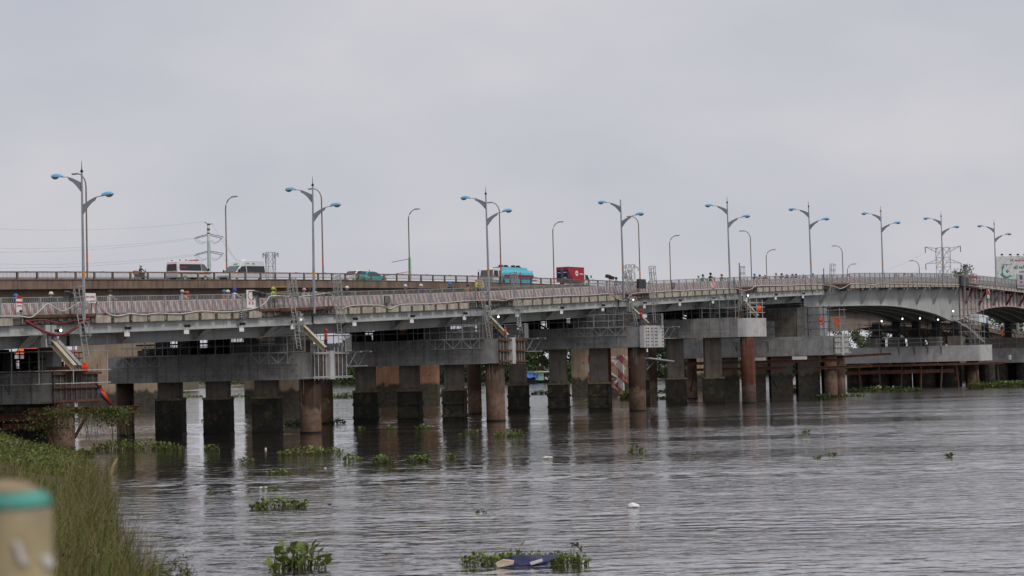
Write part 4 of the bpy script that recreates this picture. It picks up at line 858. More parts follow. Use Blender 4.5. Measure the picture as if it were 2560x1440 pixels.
for k, (x, y) in enumerate([(152, 826), (753, 799), (1246, 792), (1583, 749), (1870, 739)]): bulb(x, y, -.3, k)
for k, (x, y) in enumerate([(2204, 803), (2256, 797), (2300, 796), (2345, 799), (2383, 778)]): bulb(x, y, 3.0 if k < 4 else -.6, k + 5, .11)

# ------------------------------------------------------------------ double street lamps on the near bridge
LAMP_I = (0, 1, 2.02, 3.03, 4.03, 4.965, 5.935, 6.89, 7.87)
def lamp_double(i, finial):
    u = LAMP_I[i] * L1; base = B1.P(u, -.16 if i < 5 else -.1, zk(u) + .1); zt = 11.45
    t = thing('street_lamp', f'grey double street lamp with sky blue heads, {ORD[i]} from the left', 'street lamp', base, 0, 'double street lamps along the near bridge')
    mb = MB(); mb.tube([base, base + Vector((0, 0, 3.0))], .115, 12, .105); mb.build('column_foot', M['lamp_steel'], t, smooth_=False)
    mb = MB(); mb.tube([base + Vector((0, 0, 3.0)), base + Vector((0, 0, 3.45))], .107, 12); mb.build('amber_band', M['yellow'], t)
    mb = MB(); mb.tube([base + Vector((0, 0, 3.45)), base + Vector((0, 0, 10.3))], .104, 12, .062); mb.build('column', M['lamp_steel'], t)
    if finial:
        mb = MB(); mb.lathe(base + Vector((0, 0, 10.3)), [(.05, 0), (.13, .05), (.05, .2), (.04, .22)], 10); mb.build('finial_collar', M['black'], t); mb = MB(); mb.tube([base + Vector((0, 0, 10.5)), base + Vector((0, 0, 11.1))], .045, 6, .015); mb.build('finial_spike', M['lens'], t)
    for sg, zz in ((1, 9.4), (-1, 7.85)):                     # arm across the bridge: upper one reaches inwards over the road
        dr = B1.n * sg; c = base + Vector((0, 0, zz))
        def ap(s): return c + dr * (.1 + s) + Vector((0, 0, .18 + .52 * math.sin(min(s, 1.6) / 1.6 * math.pi / 2)))
        pts = [ap(s) for s in (0, .3, .6, .9, 1.2, 1.5, 1.75)]
        mb = MB(); mb.tube(pts, .04, 6, .03); mb.build('arm_tube', M['lamp_steel'], t)
        bot_ = [c + dr * (.09 + s) + Vector((0, 0, -.42 + .9 * math.sin(s / 1.25 * math.pi / 2) - .02)) for s in (0, .2, .45, .75, 1.05)]
        mb = MB(); mb.plate([q - B1.d * .03 for q in pts[:5]] + [q - B1.d * .03 for q in reversed(bot_)], B1.d, .06); mb.build('arm_web', M['lamp_steel'], t)
        hc = pts[-1] + dr * .42 + Vector((0, 0, .03)); R = Matrix.Rotation(math.atan2(dr.y, dr.x), 3, 'Z') @ Matrix.Rotation(-.06, 3, 'Y')
        vs = []; mb = MB(); prof = [(-.5, .09, .07), (-.44, .15, .17), (-.2, .18, .24), (.15, .18, .24), (.42, .15, .18), (.52, .05, .05)]
        for x, hw, hh in prof: vs += [hc + R @ Vector((x, hw * math.cos(a), hh * max(0, math.sin(a)))) for a in [math.pi * j / 8 for j in range(9)]]
        mb.add(vs, [(i_ * 9 + j, i_ * 9 + j + 1, i_ * 9 + 10 + j, i_ * 9 + 9 + j) for i_ in range(5) for j in range(8)] + [tuple(i_ * 9 for i_ in range(6)) + tuple(i_ * 9 + 8 for i_ in range(5, -1, -1))])
        mb.build('lamp_head', M['blue_lamp'], t, smooth_=False)
        vs = []; mb = MB()
        for x, hw, hh in [(-.12, .07, .04), (0, .14, .13), (.2, .15, .16), (.38, .12, .1), (.48, .03, .03)]: vs += [hc + Vector((0, 0, -.012)) + R @ Vector((x, hw * math.cos(a), -hh * max(0, math.sin(a)))) for a in [math.pi * j / 8 for j in range(9)]]
        mb.add(vs, [(i_ * 9 + j, i_ * 9 + j + 1, i_ * 9 + 10 + j, i_ * 9 + 9 + j) for i_ in range(4) for j in range(8)]); mb.build('lamp_lens', M['lens'], t, smooth_=True)
    Mx = WM[t] @ Matrix.Rotation(rnd.uniform(-.009, .009), 4, 'X') @ Matrix.Rotation(rnd.uniform(-.009, .009), 4, 'Y') @ Matrix.Rotation(rnd.uniform(-.10, .10), 4, 'Z'); t.matrix_basis = Mx
for i in range(9): lamp_double(i, i != 3)
# ------------------------------------------------------------------ far concrete bridge
V0, V1 = -1.6 * L2, 9.4 * L2
b2 = thing('concrete_bridge', 'brown concrete road bridge running behind the steel bridge', 'bridge', B2.P(0, 7, z2(0)))
us2 = span(V0, V1, 5.0)
for k in range(int((V1 - V0) / 6.0)):                       # edge beam in pours with open joints
    a = V0 + k * 6.0; sweep(B2, [(rnd.uniform(-.012, .012), -.86), (.3, -.86), (.3, 0), (rnd.uniform(-.02, .02), 0)], span(a, a + 5.975, 3), z2).build('edge_beam', M['conc_brown'], b2)
sweep(B2, rect(-.06, .32, .003, .06), us2, z2).build('coping', M['conc_brown'], b2)
sweep(B2, rect(.305, 15.0, -.62, -.12), us2, z2).build('deck_slab', M['conc_shade'], b2)
sweep(B2, rect(.33, 14.6, -.117, -.05), us2, z2).build('carriageway', M['asphalt'], b2)
sweep(B2, rect(14.65, 15.0, -.115, .9), us2, z2).build('far_parapet', M['conc_brown'], b2)
def dep(t): return 2.35 + 2.6 * math.exp(-((t - 4.85) / .55) ** 2)
for v in (1.35, 5.2, 9.4, 13.4):
    mb = MB(); ss = span(V0, V1, 4)
    for s0, s1 in zip(ss, ss[1:]):
        mb.hexa([B2.P(s, v + dv, z2(s) + dz) for dz in (None,) for s, dv, dz in ((s0, -.25, -dep(s0 / L2)), (s1, -.25, -dep(s1 / L2)), (s1, .25, -dep(s1 / L2)), (s0, .25, -dep(s0 / L2)), (s0, -.25, -.6), (s1, -.25, -.6), (s1, .25, -.6), (s0, .25, -.6))])
    mb.build('main_girder', M['conc_shade'], b2)
for k in range(-3, 40):
    u_ = k * 8.9 + 2; mb = MB(); mb.box(B2.P(u_, .9, z2(u_) - .78), (.25, .4, .3)); mb.build('drain_box', M['black'], b2)
for k in range(9):                                         # railing, one length per span
    a, b = V0 + (V1 - V0) * k / 9, V0 + (V1 - V0) * (k + 1) / 9; v = .14
    r = thing('brown_railing', f'brown post and rail parapet on the concrete bridge, {ORD[k]} length', 'railing', B2.P((a + b) / 2, v, z2((a + b) / 2)), 0, 'railings along the concrete bridge')
    for nm, lo, hi, wd in (('top_rail', .74, .86, .11), ('lower_rail', .25, .31, .06)): sweep(B2, rect(v - wd / 2, v + wd / 2, lo, hi), span(a, b, 4), z2).build(nm, M['conc_brown'], r)
    n = int((b - a) / 2.32); st = MB()
    for q in range(n + 1):
        u_ = a + (b - a) * q / n; bar('post', B2.P(u_, v, z2(u_) + .06), B2.P(u_, v, z2(u_) + .80), .2, M['conc_brown'], r, 'box', .16, up=B2.n)
        if q < n:
            for j in range(1, 15):
                ub = u_ + (b - a) / n * j / 15; st.beam(B2.P(ub, v, z2(ub) + .30), B2.P(ub, v, z2(ub) + .75), .055, .03)
            if q % 2 == 0 and k < 5:
                c = B2.P(u_ + 1.1, v - .02, z2(u_) + .87); mb = MB(); mb.box(c, (.36, .1, .09)); mb.build('orange_reflector', M['orange_p'], r)
    tag(st.build('balusters', M['galv'], r), kind='stuff')
# piers of the concrete bridge (wall piers across the river current)
for k, (x0, x1, yw, mm, lab) in enumerate([(195, 385, 1032, 'pier_tan', 'tan wall pier behind the left brown casing'), (612, 778, 1030, 'pier_tan', 'tan wall pier with black tide band behind the boarded cap end'), (940, 1095, 1013, 'pier_orange', 'orange sunlit wall pier of the concrete bridge'),
                                           (1430, 1582, 990, 'pier_tan', 'tan wall pier behind the red and white fender'), (1722, 1850, 976, 'pier_tan', 'wall pier behind the low broad pier')]):
    w0, w1 = on_z(x0, yw), on_z(x1, yw); Y = (w0.y + w1.y) / 2; w0 = at_y(x0, yw, Y); w1 = at_y(x1, yw, Y); c = (w0 + w1) / 2; hw = (w1 - w0).length / 2
    u_, _v = B2.uv(c); zt = z2(u_) - 2.4
    t = thing('wall_pier', lab, 'pier', (c.x, c.y, 0), 0, 'wall piers of the concrete bridge')
    zc = 3.2
    for q in range(2):                                     # stacked pours with a recessed joint
        for h in range(2):
            z0_, z1_ = (-3, zc + 1.6) if h == 0 else (zc + 1.62, zt); a, b = c.x - hw + q * hw + (.01 if q else 0), c.x + q * hw - (.01 if not q else 0)
            mb = MB(); mb.hexa([Vector((x, y, z)) for z in (z0_, z1_) for x, y in ((a, c.y), (b, c.y + .0), (b + .2, c.y + 2.2), (a + .2, c.y + 2.2))]); mb.build('pour', M[mm], t)
    mb = MB(); mb.hexa([Vector((x, y, z)) for z in (zt + .003, zt + .95) for x, y in ((c.x - hw - 3.2, c.y - .3), (c.x + hw + 3.2, c.y - .3), (c.x + hw + 3.4, c.y + 2.5), (c.x - hw - 3, c.y + 2.5))]); mb.build('crosshead', M['conc_shade'], t)
    for q in range(6): z = rnd.uniform(3.2, 6); x = c.x + rnd.uniform(-.85, .85) * hw; mb = MB(); mb.box((x, c.y - .005, z), (.14, .05, .14)); mb.build('tie_hole', M['black'], t)
w_ = at_y(2096, 772, 322); w1 = at_y(2232, 830, 322)
# red and white fender frame in front of the fourth wall pier
fd = thing('fender_frame', 'red and white striped steel fender frame standing in the river before a tan wall pier', 'fender', at_y(1520, 980, 255))
def fp(x, y, Y=255): return at_y(x, y, Y)
for x, wd in ((1475, .55), (1552, .8), (1600, .5)): a = fp(x, 888); b = fp(x + 2, 1000); bar('post', b, a, wd, M['fender'], fd, 'box', .4)
for (xa, ya), (xb, yb) in [((1528, 895), (1600, 895)), ((1528, 950), (1600, 950)), ((1478, 900), (1550, 900)), ((1478, 952), (1550, 952))]: bar('beam', fp(xa, ya, 255.5), fp(xb, yb, 255.5), .4, M['fender'], fd, 'box', .45)
for (xa, ya), (xb, yb) in [((1528, 903), (1553, 930)), ((1580, 903), (1553, 930)), ((1528, 968), (1553, 940)), ((1585, 968), (1556, 945)), ((1528, 960), (1556, 985)), ((1480, 905), (1548, 945)), ((1480, 950), (1548, 900))]: bar('brace', fp(xa, ya, 255.2), fp(xb, yb, 255.2), .28, M['fender'], fd, 'box', .28)
# free standing casing right of the white bolted pier, with its plank gangway
c = on_z(1634, 1001); fc = thing('lone_casing', 'lone rusty casing with a flat cap beside the bolted pier', 'pile', c)
mb = MB(); mb.tube([c - Vector((0, 0, 2)), Vector((c.x, c.y, 9.6))], .55, 18); mb.build('tube', M['casing'], fc, smooth_=False); bar('flat_cap', (c.x - .7, c.y, 9.75), (c.x + .7, c.y, 9.75), .9, M['pier_tan'], fc, 'box', .2)
gk = thing('gangplank', 'pale narrow gangplank from the bolted pier to the next one', 'gangplank', at_y(1640, 897, 200)); mb = MB(); mb.beam(at_y(1612, 895, 190), at_y(1676, 903, 202), .9, .12); mb.build('plank', M['galv_l'], gk); bar('strut', at_y(1616, 925, 191), at_y(1638, 900, 196), .08, M['galv_d'], gk)

# single lamps of the concrete bridge
def lamp_single(t_, v, sg, lab, grp):
    u = t_ * L2; base = B2.P(u, v, z2(u)); t = thing('slim_lamp', lab, 'street lamp', base, 0, grp); H = 10.75
    mb = MB(); mb.tube([base, base + Vector((0, 0, 1.6))], .10, 9); mb.build('column_foot', M['lamp_brown'], t)
    for z in (1.63, 2.25):
        mb = MB(); mb.tube([base + Vector((0, 0, z)), base + Vector((0, 0, z + .32))], .104, 9); mb.build('orange_band', M['orange_p'], t)
    dr = B2.n * sg; pts = [base + Vector((0, 0, 1.6)), base + Vector((0, 0, 4)), base + Vector((0, 0, 7)), base + Vector((0, 0, H - 1.45))] + [base + Vector((0, 0, H - 1.45)) + dr * (1.25 * (1 - math.cos(a))) + Vector((0, 0, 1.35 * math.sin(a))) for a in (.3, .6, .9, 1.2, 1.45)]
    mb = MB(); mb.tube(pts, .088, 8, .05); mb.build('bent_column', M['lamp_brown'], t)
    e = pts[-1]; R = Matrix.Rotation(math.atan2(dr.y, dr.x), 3, 'Z'); mb = MB(); mb.box(e + dr * .42 + Vector((0, 0, .06)), (.9, .26, .1), R); mb.build('lamp_head', M['white_dirty'], t); mb = MB(); mb.box(e + dr * .45 - Vector((0, 0, .015)), (.75, .2, .04), R); mb.build('lamp_lens', M['darkgrey'], t)
for k in range(7): lamp_single(k, -.02, 1, f'slim banded lamp arching left, {ORD[k]} of its row from the left', 'slim lamps on the near edge of the concrete bridge')
for k in range(1, 7): lamp_single(k, 15.2, -1, f'slim lamp arching right, {ORD[k - 1]} of its row from the left', 'slim lamps on the far edge of the concrete bridge')

# ------------------------------------------------------------------ vehicles (local frame: +Y forward, Z up)
def prof_body(mb, prof, w0, w1, zlo, zhi, bev=.06):
    """side outline (y, z) swept across the width, narrowing from w0 at zlo to w1 at zhi"""
    k = len(prof); cy = sum(p[0] for p in prof) / k; cz = sum(p[1] for p in prof) / k
    def wd(z): return w0 + (w1 - w0) * max(0, min(1, (z - zlo) / (zhi - zlo)))
    vs = []
    for sx, ins in ((-1, bev), (-1, 0), (1, 0), (1, bev)):
        for y, z in prof:
            yy, zz = (y + (cy - y) * ins * .6, z + (cz - z) * ins * .6) if ins else (y, z)
            vs.append(Vector((sx * (wd(z) / 2 + (0 if ins else -bev * .8)), yy, zz)))
    # order: outer-left (inset outline), shoulder-left, shoulder-right, outer-right
    fs = [(r * k + j, r * k + (j + 1) % k, (r + 1) * k + (j + 1) % k, (r + 1) * k + j) for r in range(3) for j in range(k)] + [tuple(range(k - 1, -1, -1)), tuple(range(3 * k, 4 * k))]
    return mb.add(vs, fs)
def wheels(t, ys, w_, r=.34, dual=False):
    for y in ys:
        for sx in (-1, 1):
            x = sx * (w_ / 2 - .12); Mt = WM[t]
            mb = MB(); mb.lathe((0, 0, 0), [(r * .62, -.12), (r * .95, -.12), (r, -.06), (r, .06), (r * .95, .12), (r * .62, .12)], 20); R = Matrix.Rotation(math.pi / 2, 4, 'Y')
            mb.v = [tuple(Mt @ (Matrix.Translation((x, y, r)) @ R @ Vector(v))) for v in mb.v]; wh = mb.build('wheel', M['tyre'], t)
            mb = MB(); mb.lathe((0, 0, 0), [(r * .2, -.13), (r * .6, -.125), (r * .6, .125), (r * .2, .13)], 14); mb.v = [tuple(Mt @ (Matrix.Translation((x, y, r)) @ R @ Vector(v))) for v in mb.v]; mb.build('rim', M['rim'], wh)
def lb(t, f, name, m_, parent=None):                      # build from a local-frame builder
    mb = MB(); f(mb); Mt = WM[t]; mb.v = [tuple(Mt @ Vector(v)) for v in mb.v]; return mb.build(name, m_, parent or t)
def slab(t, pts, nrm, d, name, m_, parent=None): return lb(t, lambda mb: mb.plate(pts, nrm, d), name, m_, parent)
def side_x(w0, w1, zlo, zhi, z, sg, off=.012): return sg * ((w0 + (w1 - w0) * (z - zlo) / (zhi - zlo)) / 2 + off)
def side_panel(t, poly, dims, name, m_, sg, off=.004):    # thin panel on the vehicle's side, outline (y, z)
    w0, w1, zl, zh = dims; return slab(t, [(side_x(w0, w1, zl, zh, z, sg, off), y, z) for y, z in poly], (sg, 0, 0), .02, name, m_)
def place2(px, v, fwd, name, label, cat, dy=0):
    u, z = B2.hit(px, 690, v); a = math.atan2(B2.d.y, B2.d.x) - math.pi / 2 + (0 if fwd else math.pi)
    sl_ = (z2(u + 2) - z2(u - 2)) / 4
    t = thing(name, label, cat, B2.P(u, v, z2(u) - .05)); Mx = Matrix.Translation(B2.P(u, v, z2(u) - .05)) @ Matrix.Rotation(a, 4, 'Z') @ Matrix.Rotation(math.atan(sl_) * (1 if fwd else -1), 4, 'X'); t.matrix_basis = Mx; WM[t] = Mx; return t
# ambulance seen from behind
t = place2(473, 3.4, True, 'ambulance_van', 'white ambulance van with red roof lights seen from its rear corner', 'ambulance'); D = (1.9, 1.62, .9, 2.2)
prof = [(-2.55, .4), (2.3, .4), (2.5, .55), (2.52, .95), (2.3, 1.12), (1.55, 1.95), (1.2, 2.16), (.6, 2.24), (-2.2, 2.24), (-2.44, 2.16), (-2.52, 1.9), (-2.56, .9)]
lb(t, lambda mb: prof_body(mb, prof, 1.9, 1.62, .9, 2.2), 'body', M['van_white']); wheels(t, (-1.55, 1.5), 1.9)
slab(t, [(-.72, -2.545, 1.2), (.72, -2.545, 1.2), (.66, -2.5, 1.92), (-.66, -2.5, 1.92)], (0, -1, 0), .03, 'rear_window', M['glass'])
for sg in (1, -1):
    side_panel(t, [(-2.25, 1.2), (.95, 1.2), (.95, 1.88), (-2.2, 1.88)], D, 'side_window', M['glass'], sg); side_panel(t, [(1.05, 1.2), (2.05, 1.2), (1.5, 1.86), (1.05, 1.9)], D, 'door_window', M['glass_l'], sg); side_panel(t, [(-2.5, .84), (2.3, .84), (2.3, .98), (-2.5, .98)], (1.9, 1.9, 0, 3), 'red_stripe', M['tank_red'], sg, .006)
    side_panel(t, [(-2.3, 1.45), (-1.2, 1.45), (-1.2, 1.62), (-2.3, 1.62)], D, 'red_lettering_strip', M['tank_red'], sg, .026)
for q, z in enumerate((1.3, 1.52, 1.76)):
    slab(t, [(-.55 + .06 * q, -2.58 + .02 * q, z), (.55 - .06 * q, -2.58 + .02 * q, z), (.55 - .06 * q, -2.578 + .02 * q, z + .1), (-.55 + .06 * q, -2.578 + .02 * q, z + .1)], (0, -1, 0), .012, 'red_lettering_strip', M['tank_red'])
lb(t, lambda mb: mb.box((0, .75, 2.33), (1.25, .3, .13)), 'light_bar', M['red'])
for y, x in ((-1.9, .6), (-1.0, .65), (-1.9, -.6)): lb(t, lambda mb: mb.lathe((x, y, 2.22), [(.09, 0), (.09, .12), (.04, .18)], 10), 'beacon', M['red'])
lb(t, lambda mb: mb.box((0, -2.6, .55), (1.85, .12, .22)), 'bumper', M['white_dirty']); lb(t, lambda mb: mb.box((1.05, 1.95, 1.28), (.1, .14, .26)), 'wing_mirror', M['black'])
# silver minibus coming towards the viewer
t = place2(603, 10.8, False, 'silver_minibus', 'silver high roofed minibus with green arrow decals and dark side windows', 'minibus'); WM[t] = WM[t] @ Matrix.Scale(1.07, 4); t.matrix_basis = WM[t]; D = (2.06, 1.72, 1.1, 2.6)
prof = [(-2.9, .45), (2.5, .45), (2.75, .6), (2.78, 1.0), (2.5, 1.22), (1.75, 1.38), (.95, 2.1), (.45, 2.55), (.1, 2.66), (-2.6, 2.66), (-2.85, 2.5), (-2.92, 1.2)]
lb(t, lambda mb: prof_body(mb, prof, 2.06, 1.72, 1.1, 2.6), 'body', M['van_silver']); wheels(t, (-1.8, 1.75), 2.06, .37)
def scr(y0, z0, y1, z1, w0, w1, o=.015):
    n = Vector((0, z1 - z0, y0 - y1)).normalized() * o; return [(-w0 + 0 * n.x, y0 + n.y, z0 + n.z), (w0, y0 + n.y, z0 + n.z), (w1, y1 + n.y, z1 + n.z), (-w1, y1 + n.y, z1 + n.z)]
slab(t, scr(1.72, 1.41, 1.0, 2.06, .88, .8), Vector((0, .65, .72)).normalized(), .02, 'windscreen', M['glass_l'])
slab(t, scr(.85, 2.2, .7, 2.34, .3, .28), Vector((0, .65, .72)).normalized(), .015, 'green_decal', M['green_p'])
for sg in (1, -1):
    side_panel(t, [(-2.75, 1.38), (.05, 1.38), (.05, 2.04), (-2.72, 2.04)], D, 'side_window', M['glass'], sg); side_panel(t, [(.2, 1.38), (1.5, 1.38), (.9, 1.98), (.2, 2.04)], D, 'door_window', M['glass'], sg)
    side_panel(t, [(-1.3, 2.25), (-.85, 2.25), (-1.0, 2.44)], D, 'green_decal', M['green_p'], sg, .01); side_panel(t, [(-.4, 2.28), (.1, 2.28), (.1, 2.34), (-.4, 2.34)], D, 'green_decal', M['green_p'], sg, .01)
    lb(t, lambda mb: mb.box((sg * 1.16, 1.5, 1.5), (.14, .12, .34)), 'wing_mirror', M['black']); lb(t, lambda mb: mb.box((sg * .75, 2.72, .92), (.34, .14, .2)), 'headlight', M['white'])
lb(t, lambda mb: mb.lathe((0, -.3, 2.66), [(.5, 0), (.45, .08), (.3, .12)], 14), 'roof_vent', M['white']); lb(t, lambda mb: mb.box((0, 2.79, .72), (1.1, .06, .3)), 'grille', M['black'])
# white car and teal taxi, seen over the railing
def car(t, body_m, fwd_teal):
    k_ = .93 if fwd_teal else 1.12
    WM[t] = WM[t] @ Matrix.Scale(k_, 4); t.matrix_basis = WM[t]
    prof = [(-2.2, .35), (2.15, .35), (2.25, .6), (2.1, .86), (1.2, .98), (.35, 1.52), (-.1, 1.62), (-1.2, 1.6), (-1.75, 1.45), (-2.15, 1.05), (-2.26, .8)]; D = (1.8, 1.22, .95, 1.6)
    lb(t, lambda mb: prof_body(mb, prof, 1.8, 1.22, .95, 1.6, .08), 'body', body_m); wheels(t, (-1.35, 1.35), 1.8, .32)
    slab(t, scr(1.12, 1.04, .42, 1.48, .74, .6), Vector((0, .45, .72)).normalized(), .015, 'windscreen', M['glass']); slab(t, [(-.66, -2.0, 1.14), (.66, -2.0, 1.14), (.56, -1.72, 1.5), (-.56, -1.72, 1.5)], Vector((0, -.8, .55)).normalized(), .03, 'rear_window', M['glass'])
    for sg in (1, -1):
        side_panel(t, [(-1.7, 1.02), (-.45, 1.02), (-.45, 1.5), (-1.4, 1.46)], D, 'side_window', M['glass'], sg, .01); side_panel(t, [(-.38, 1.02), (.95, 1.02), (.3, 1.46), (-.38, 1.5)], D, 'side_window', M['glass'], sg, .01); lb(t, lambda mb: mb.box((sg * .97, .75, 1.05), (.16, .1, .12)), 'wing_mirror', body_m)
        lb(t, lambda mb: mb.box((sg * .68, -2.2, .85), (.3, .1, .14)), 'tail_light', M['red'])
    lb(t, lambda mb: mb.box((0, -2.26, .62), (.5, .03, .14)), 'number_plate', M['plate'])
t = place2(888, 8.0, False, 'white_car', 'white car with a curved roof showing above the concrete parapet', 'car'); car(t, M['van_white'], False)
t = place2(928, 5.6, True, 'teal_taxi', 'teal taxi with yellow number plate seen from behind', 'taxi'); car(t, M['teal'], True); lb(t, lambda mb: mb.tube([(0, -.3, 1.6), (0, -.3, 1.85)], .04, 6), 'aerial', M['darkgrey'])
# tanker lorry
t = place2(1266, 10.0, False, 'tanker_lorry', 'turquoise tanker lorry with white cab and dark red stripe', 'lorry')
cabp = [(2.6, .5), (4.75, .5), (4.85, .9), (4.8, 1.55), (4.62, 2.55), (4.4, 2.72), (2.7, 2.78), (2.6, 2.6)]
lb(t, lambda mb: prof_body(mb, cabp, 2.35, 2.15, 1.5, 2.7, .05), 'cab', M['van_white']); DC = (2.35, 2.15, 1.5, 2.7)
slab(t, [(-1.02, 4.83, 1.5), (1.02, 4.83, 1.5), (.97, 4.66, 2.48), (-.97, 4.66, 2.48)], (0, 1, 0), .03, 'windscreen', M['glass_l'])
slab(t, [(-1.1, 4.86, .95), (1.1, 4.86, .95), (1.1, 4.86, 1.3), (-1.1, 4.86, 1.3)], (0, 1, 0), .03, 'turquoise_front_band', M['tank_blue'])
for sg in (1, -1):
    side_panel(t, [(3.6, 1.5), (4.6, 1.5), (4.45, 2.4), (3.6, 2.4)], DC, 'door_window', M['glass'], sg, .01); side_panel(t, [(2.8, 1.5), (3.3, 1.5), (3.3, 2.4), (2.8, 2.4)], DC, 'side_window', M['glass'], sg, .01); side_panel(t, [(2.7, .7), (4.7, .7), (4.7, 1.1), (2.7, 1.1)], (2.35, 2.35, 0, 3), 'turquoise_band', M['tank_blue'], sg, .01)
    lb(t, lambda mb: mb.box((sg * 1.42, 4.75, 2.0), (.12, .2, .55)), 'wing_mirror', M['navy']); lb(t, lambda mb: mb.tube([(sg * 1.1, 4.7, 2.5), (sg * 1.4, 4.8, 2.55), (sg * 1.42, 4.76, 2.2)], .025, 5), 'mirror_arm', M['darkgrey'])
def tank(mb, sc=1.0, y0=-5.2, y1=2.35):
    n = 20; vs = []
    for y, f in ((y0, .86), (y0 + .18, 1), (y1 - .3, 1), (y1, .8)):
        for j in range(n):
            a = 2 * math.pi * j / n; cx, cz = math.cos(a), math.sin(a); e = .75
            vs.append(Vector((1.2 * f * sc * math.copysign(abs(cx) ** e, cx), y, 1.85 + .82 * f * sc * math.copysign(abs(cz) ** e, cz))))
    mb.add(vs, [(i * n + j, i * n + (j + 1) % n, (i + 1) * n + (j + 1) % n, (i + 1) * n + j) for i in range(3) for j in range(n)] + [tuple(range(n - 1, -1, -1)), tuple(range(3 * n, 4 * n))])
lb(t, tank, 'tank', M['tank_blue']); lb(t, lambda mb: mb.hexa([Vector(p) for p in ((-.85, -4.2, 2.5), (.85, -4.2, 2.5), (.85, 2.2, 2.5), (-.85, 2.2, 2.5), (-.7, -4.1, 2.98), (.7, -4.1, 2.98), (.7, 2.3, 2.98), (-.7, 2.3, 2.98))]), 'top_walkway', M['tank_blue'])
for sg in (1, -1):
    lb(t, lambda mb: mb.box((sg * 1.17, -1.5, 1.72), (.1, 7.2, .34)), 'red_stripe', M['tank_red']); lb(t, lambda mb: mb.box((sg * 1.1, -1.4, .95), (.12, 6.8, .55)), 'side_guard', M['tank_blue'])
    for q, (y, mm) in enumerate(((-.9, 'white_dirty'), (-1.7, 'red'))): slab(t, [(sg * 1.17, y - .25, 2.0), (sg * 1.17, y + .25, 2.0), (sg * 1.12, y - .1, 2.32)], (sg, 0, 0), .06, 'emblem', M[mm])
for q, y in enumerate((1.3, 0.1, -1.7, -2.9)):
    lb(t, lambda mb: mb.lathe((0, y, 2.98), [(.5, 0), (.5, .1), (.3, .14), (.28, .25), (.36, .3), (.1, .34)], 12), 'hatch', M['black'])
lb(t, lambda mb: mb.box((0, -1.1, .62), (.9, 9.5, .3)), 'chassis', M['black']); wheels(t, (3.7, 1.9, -3.0, -4.2), 2.3, .48)
lb(t, lambda mb: mb.box((0, -5.35, 2.3), (1.6, .2, .5)), 'rear_rack', M['tank_blue']); lb(t, lambda mb: mb.box((0, -5.6, 1.2), (2.3, .9, .1)), 'rear_deck', M['darkgrey'])
# red box lorry seen from behind
t = place2(1434, 4.4, True, 'box_lorry', 'red and navy box lorry with a white disc on its side, seen from behind', 'lorry'); WM[t] = WM[t] @ Matrix.Scale(.92, 4); t.matrix_basis = WM[t]
lb(t, lambda mb: mb.box((0, -.9, 2.02), (2.15, 4.6, 2.2)), 'cargo_box', M['truck_red'])
for z in (.93, 3.11):
    for x in (-1.07, 1.07): lb(t, lambda mb: mb.box((x, -.9, z), (.08, 4.66, .08)), 'box_edge', M['darkgrey'])
lb(t, lambda mb: mb.box((0, -.9, 3.14), (2.1, 4.55, .05)), 'roof_sheet', M['darkgrey'])
for sg in (-1, 1):
    dr_ = slab(t, [(.02 * sg, -3.21, .98), (1.02 * sg, -3.21, .98), (1.02 * sg, -3.21, 3.06), (.02 * sg, -3.21, 3.06)], (0, -1, 0), .03, 'rear_door', M['navy'])
    slab(t, [(.05 * sg, -3.245, 2.66), (1.0 * sg, -3.245, 2.66), (1.0 * sg, -3.245, 3.04), (.05 * sg, -3.245, 3.04)], (0, -1, 0), .012, 'red_door_band', M['truck_red'], dr_)
    bar('lock_rod', WM[t] @ Vector((.14 * sg, -3.27, 1.0)), WM[t] @ Vector((.14 * sg, -3.27, 3.05)), .025, M['rim'], dr_)
    for z in (1.5, 2.3, 2.9): lb(t, lambda mb: mb.box((1.0 * sg, -3.26, z), (.2, .05, .05)), 'hinge', M['rim'], dr_)
    slab(t, [(.25 * sg, -3.246, 2.25), (.8 * sg, -3.246, 2.25), (.8 * sg, -3.246, 2.36), (.25 * sg, -3.246, 2.36)], (0, -1, 0), .008, 'white_lettering_strip', M['white'], dr_)
    X = 1.078 * sg
    slab(t, [(X, -3.15, .98), (X, -1.2, .98), (X, -3.15, 2.6)], (sg, 0, 0), .012, 'navy_wedge', M['navy']); slab(t, [(X + .014 * sg, -3.1, .98 + .9), (X + .014 * sg, -1.35, .98), (X + .014 * sg, -1.1, .98), (X + .014 * sg, -3.1, 2.1)], (sg, 0, 0), .008, 'red_streak', M['tank_red'])
    slab(t, [(X, -.75 + .42 * math.cos(a), 2.2 + .42 * math.sin(a)) for a in [math.pi * j / 8 for j in range(16)]], (sg, 0, 0), .02, 'white_disc', M['white'])
    slab(t, [(X + .02 * sg, -.75 + .27 * math.cos(a), 2.2 + .1 * math.sin(a)) for a in [math.pi * j / 6 for j in range(12)]], (sg, 0, 0), .008, 'red_mark', M['truck_red'])
    slab(t, [(X, .1, 2.05), (1.08 * sg, 1.1, 2.05), (1.08 * sg, 1.1, 2.2), (1.08 * sg, .1, 2.2)], (sg, 0, 0), .012, 'white_lettering_strip', M['white'])
for z, x0, x1 in ((1.42, .3, .75), (1.2, .2, .9)): slab(t, [(x0, -3.247, z), (x1, -3.247, z), (x1, -3.247, z + .15), (x0, -3.247, z + .15)], (0, -1, 0), .008, 'white_lettering_strip', M['white'])
cabp = [(1.6, .45), (3.1, .45), (3.25, .7), (3.2, 1.3), (2.75, 2.1), (2.5, 2.22), (1.65, 2.22)]
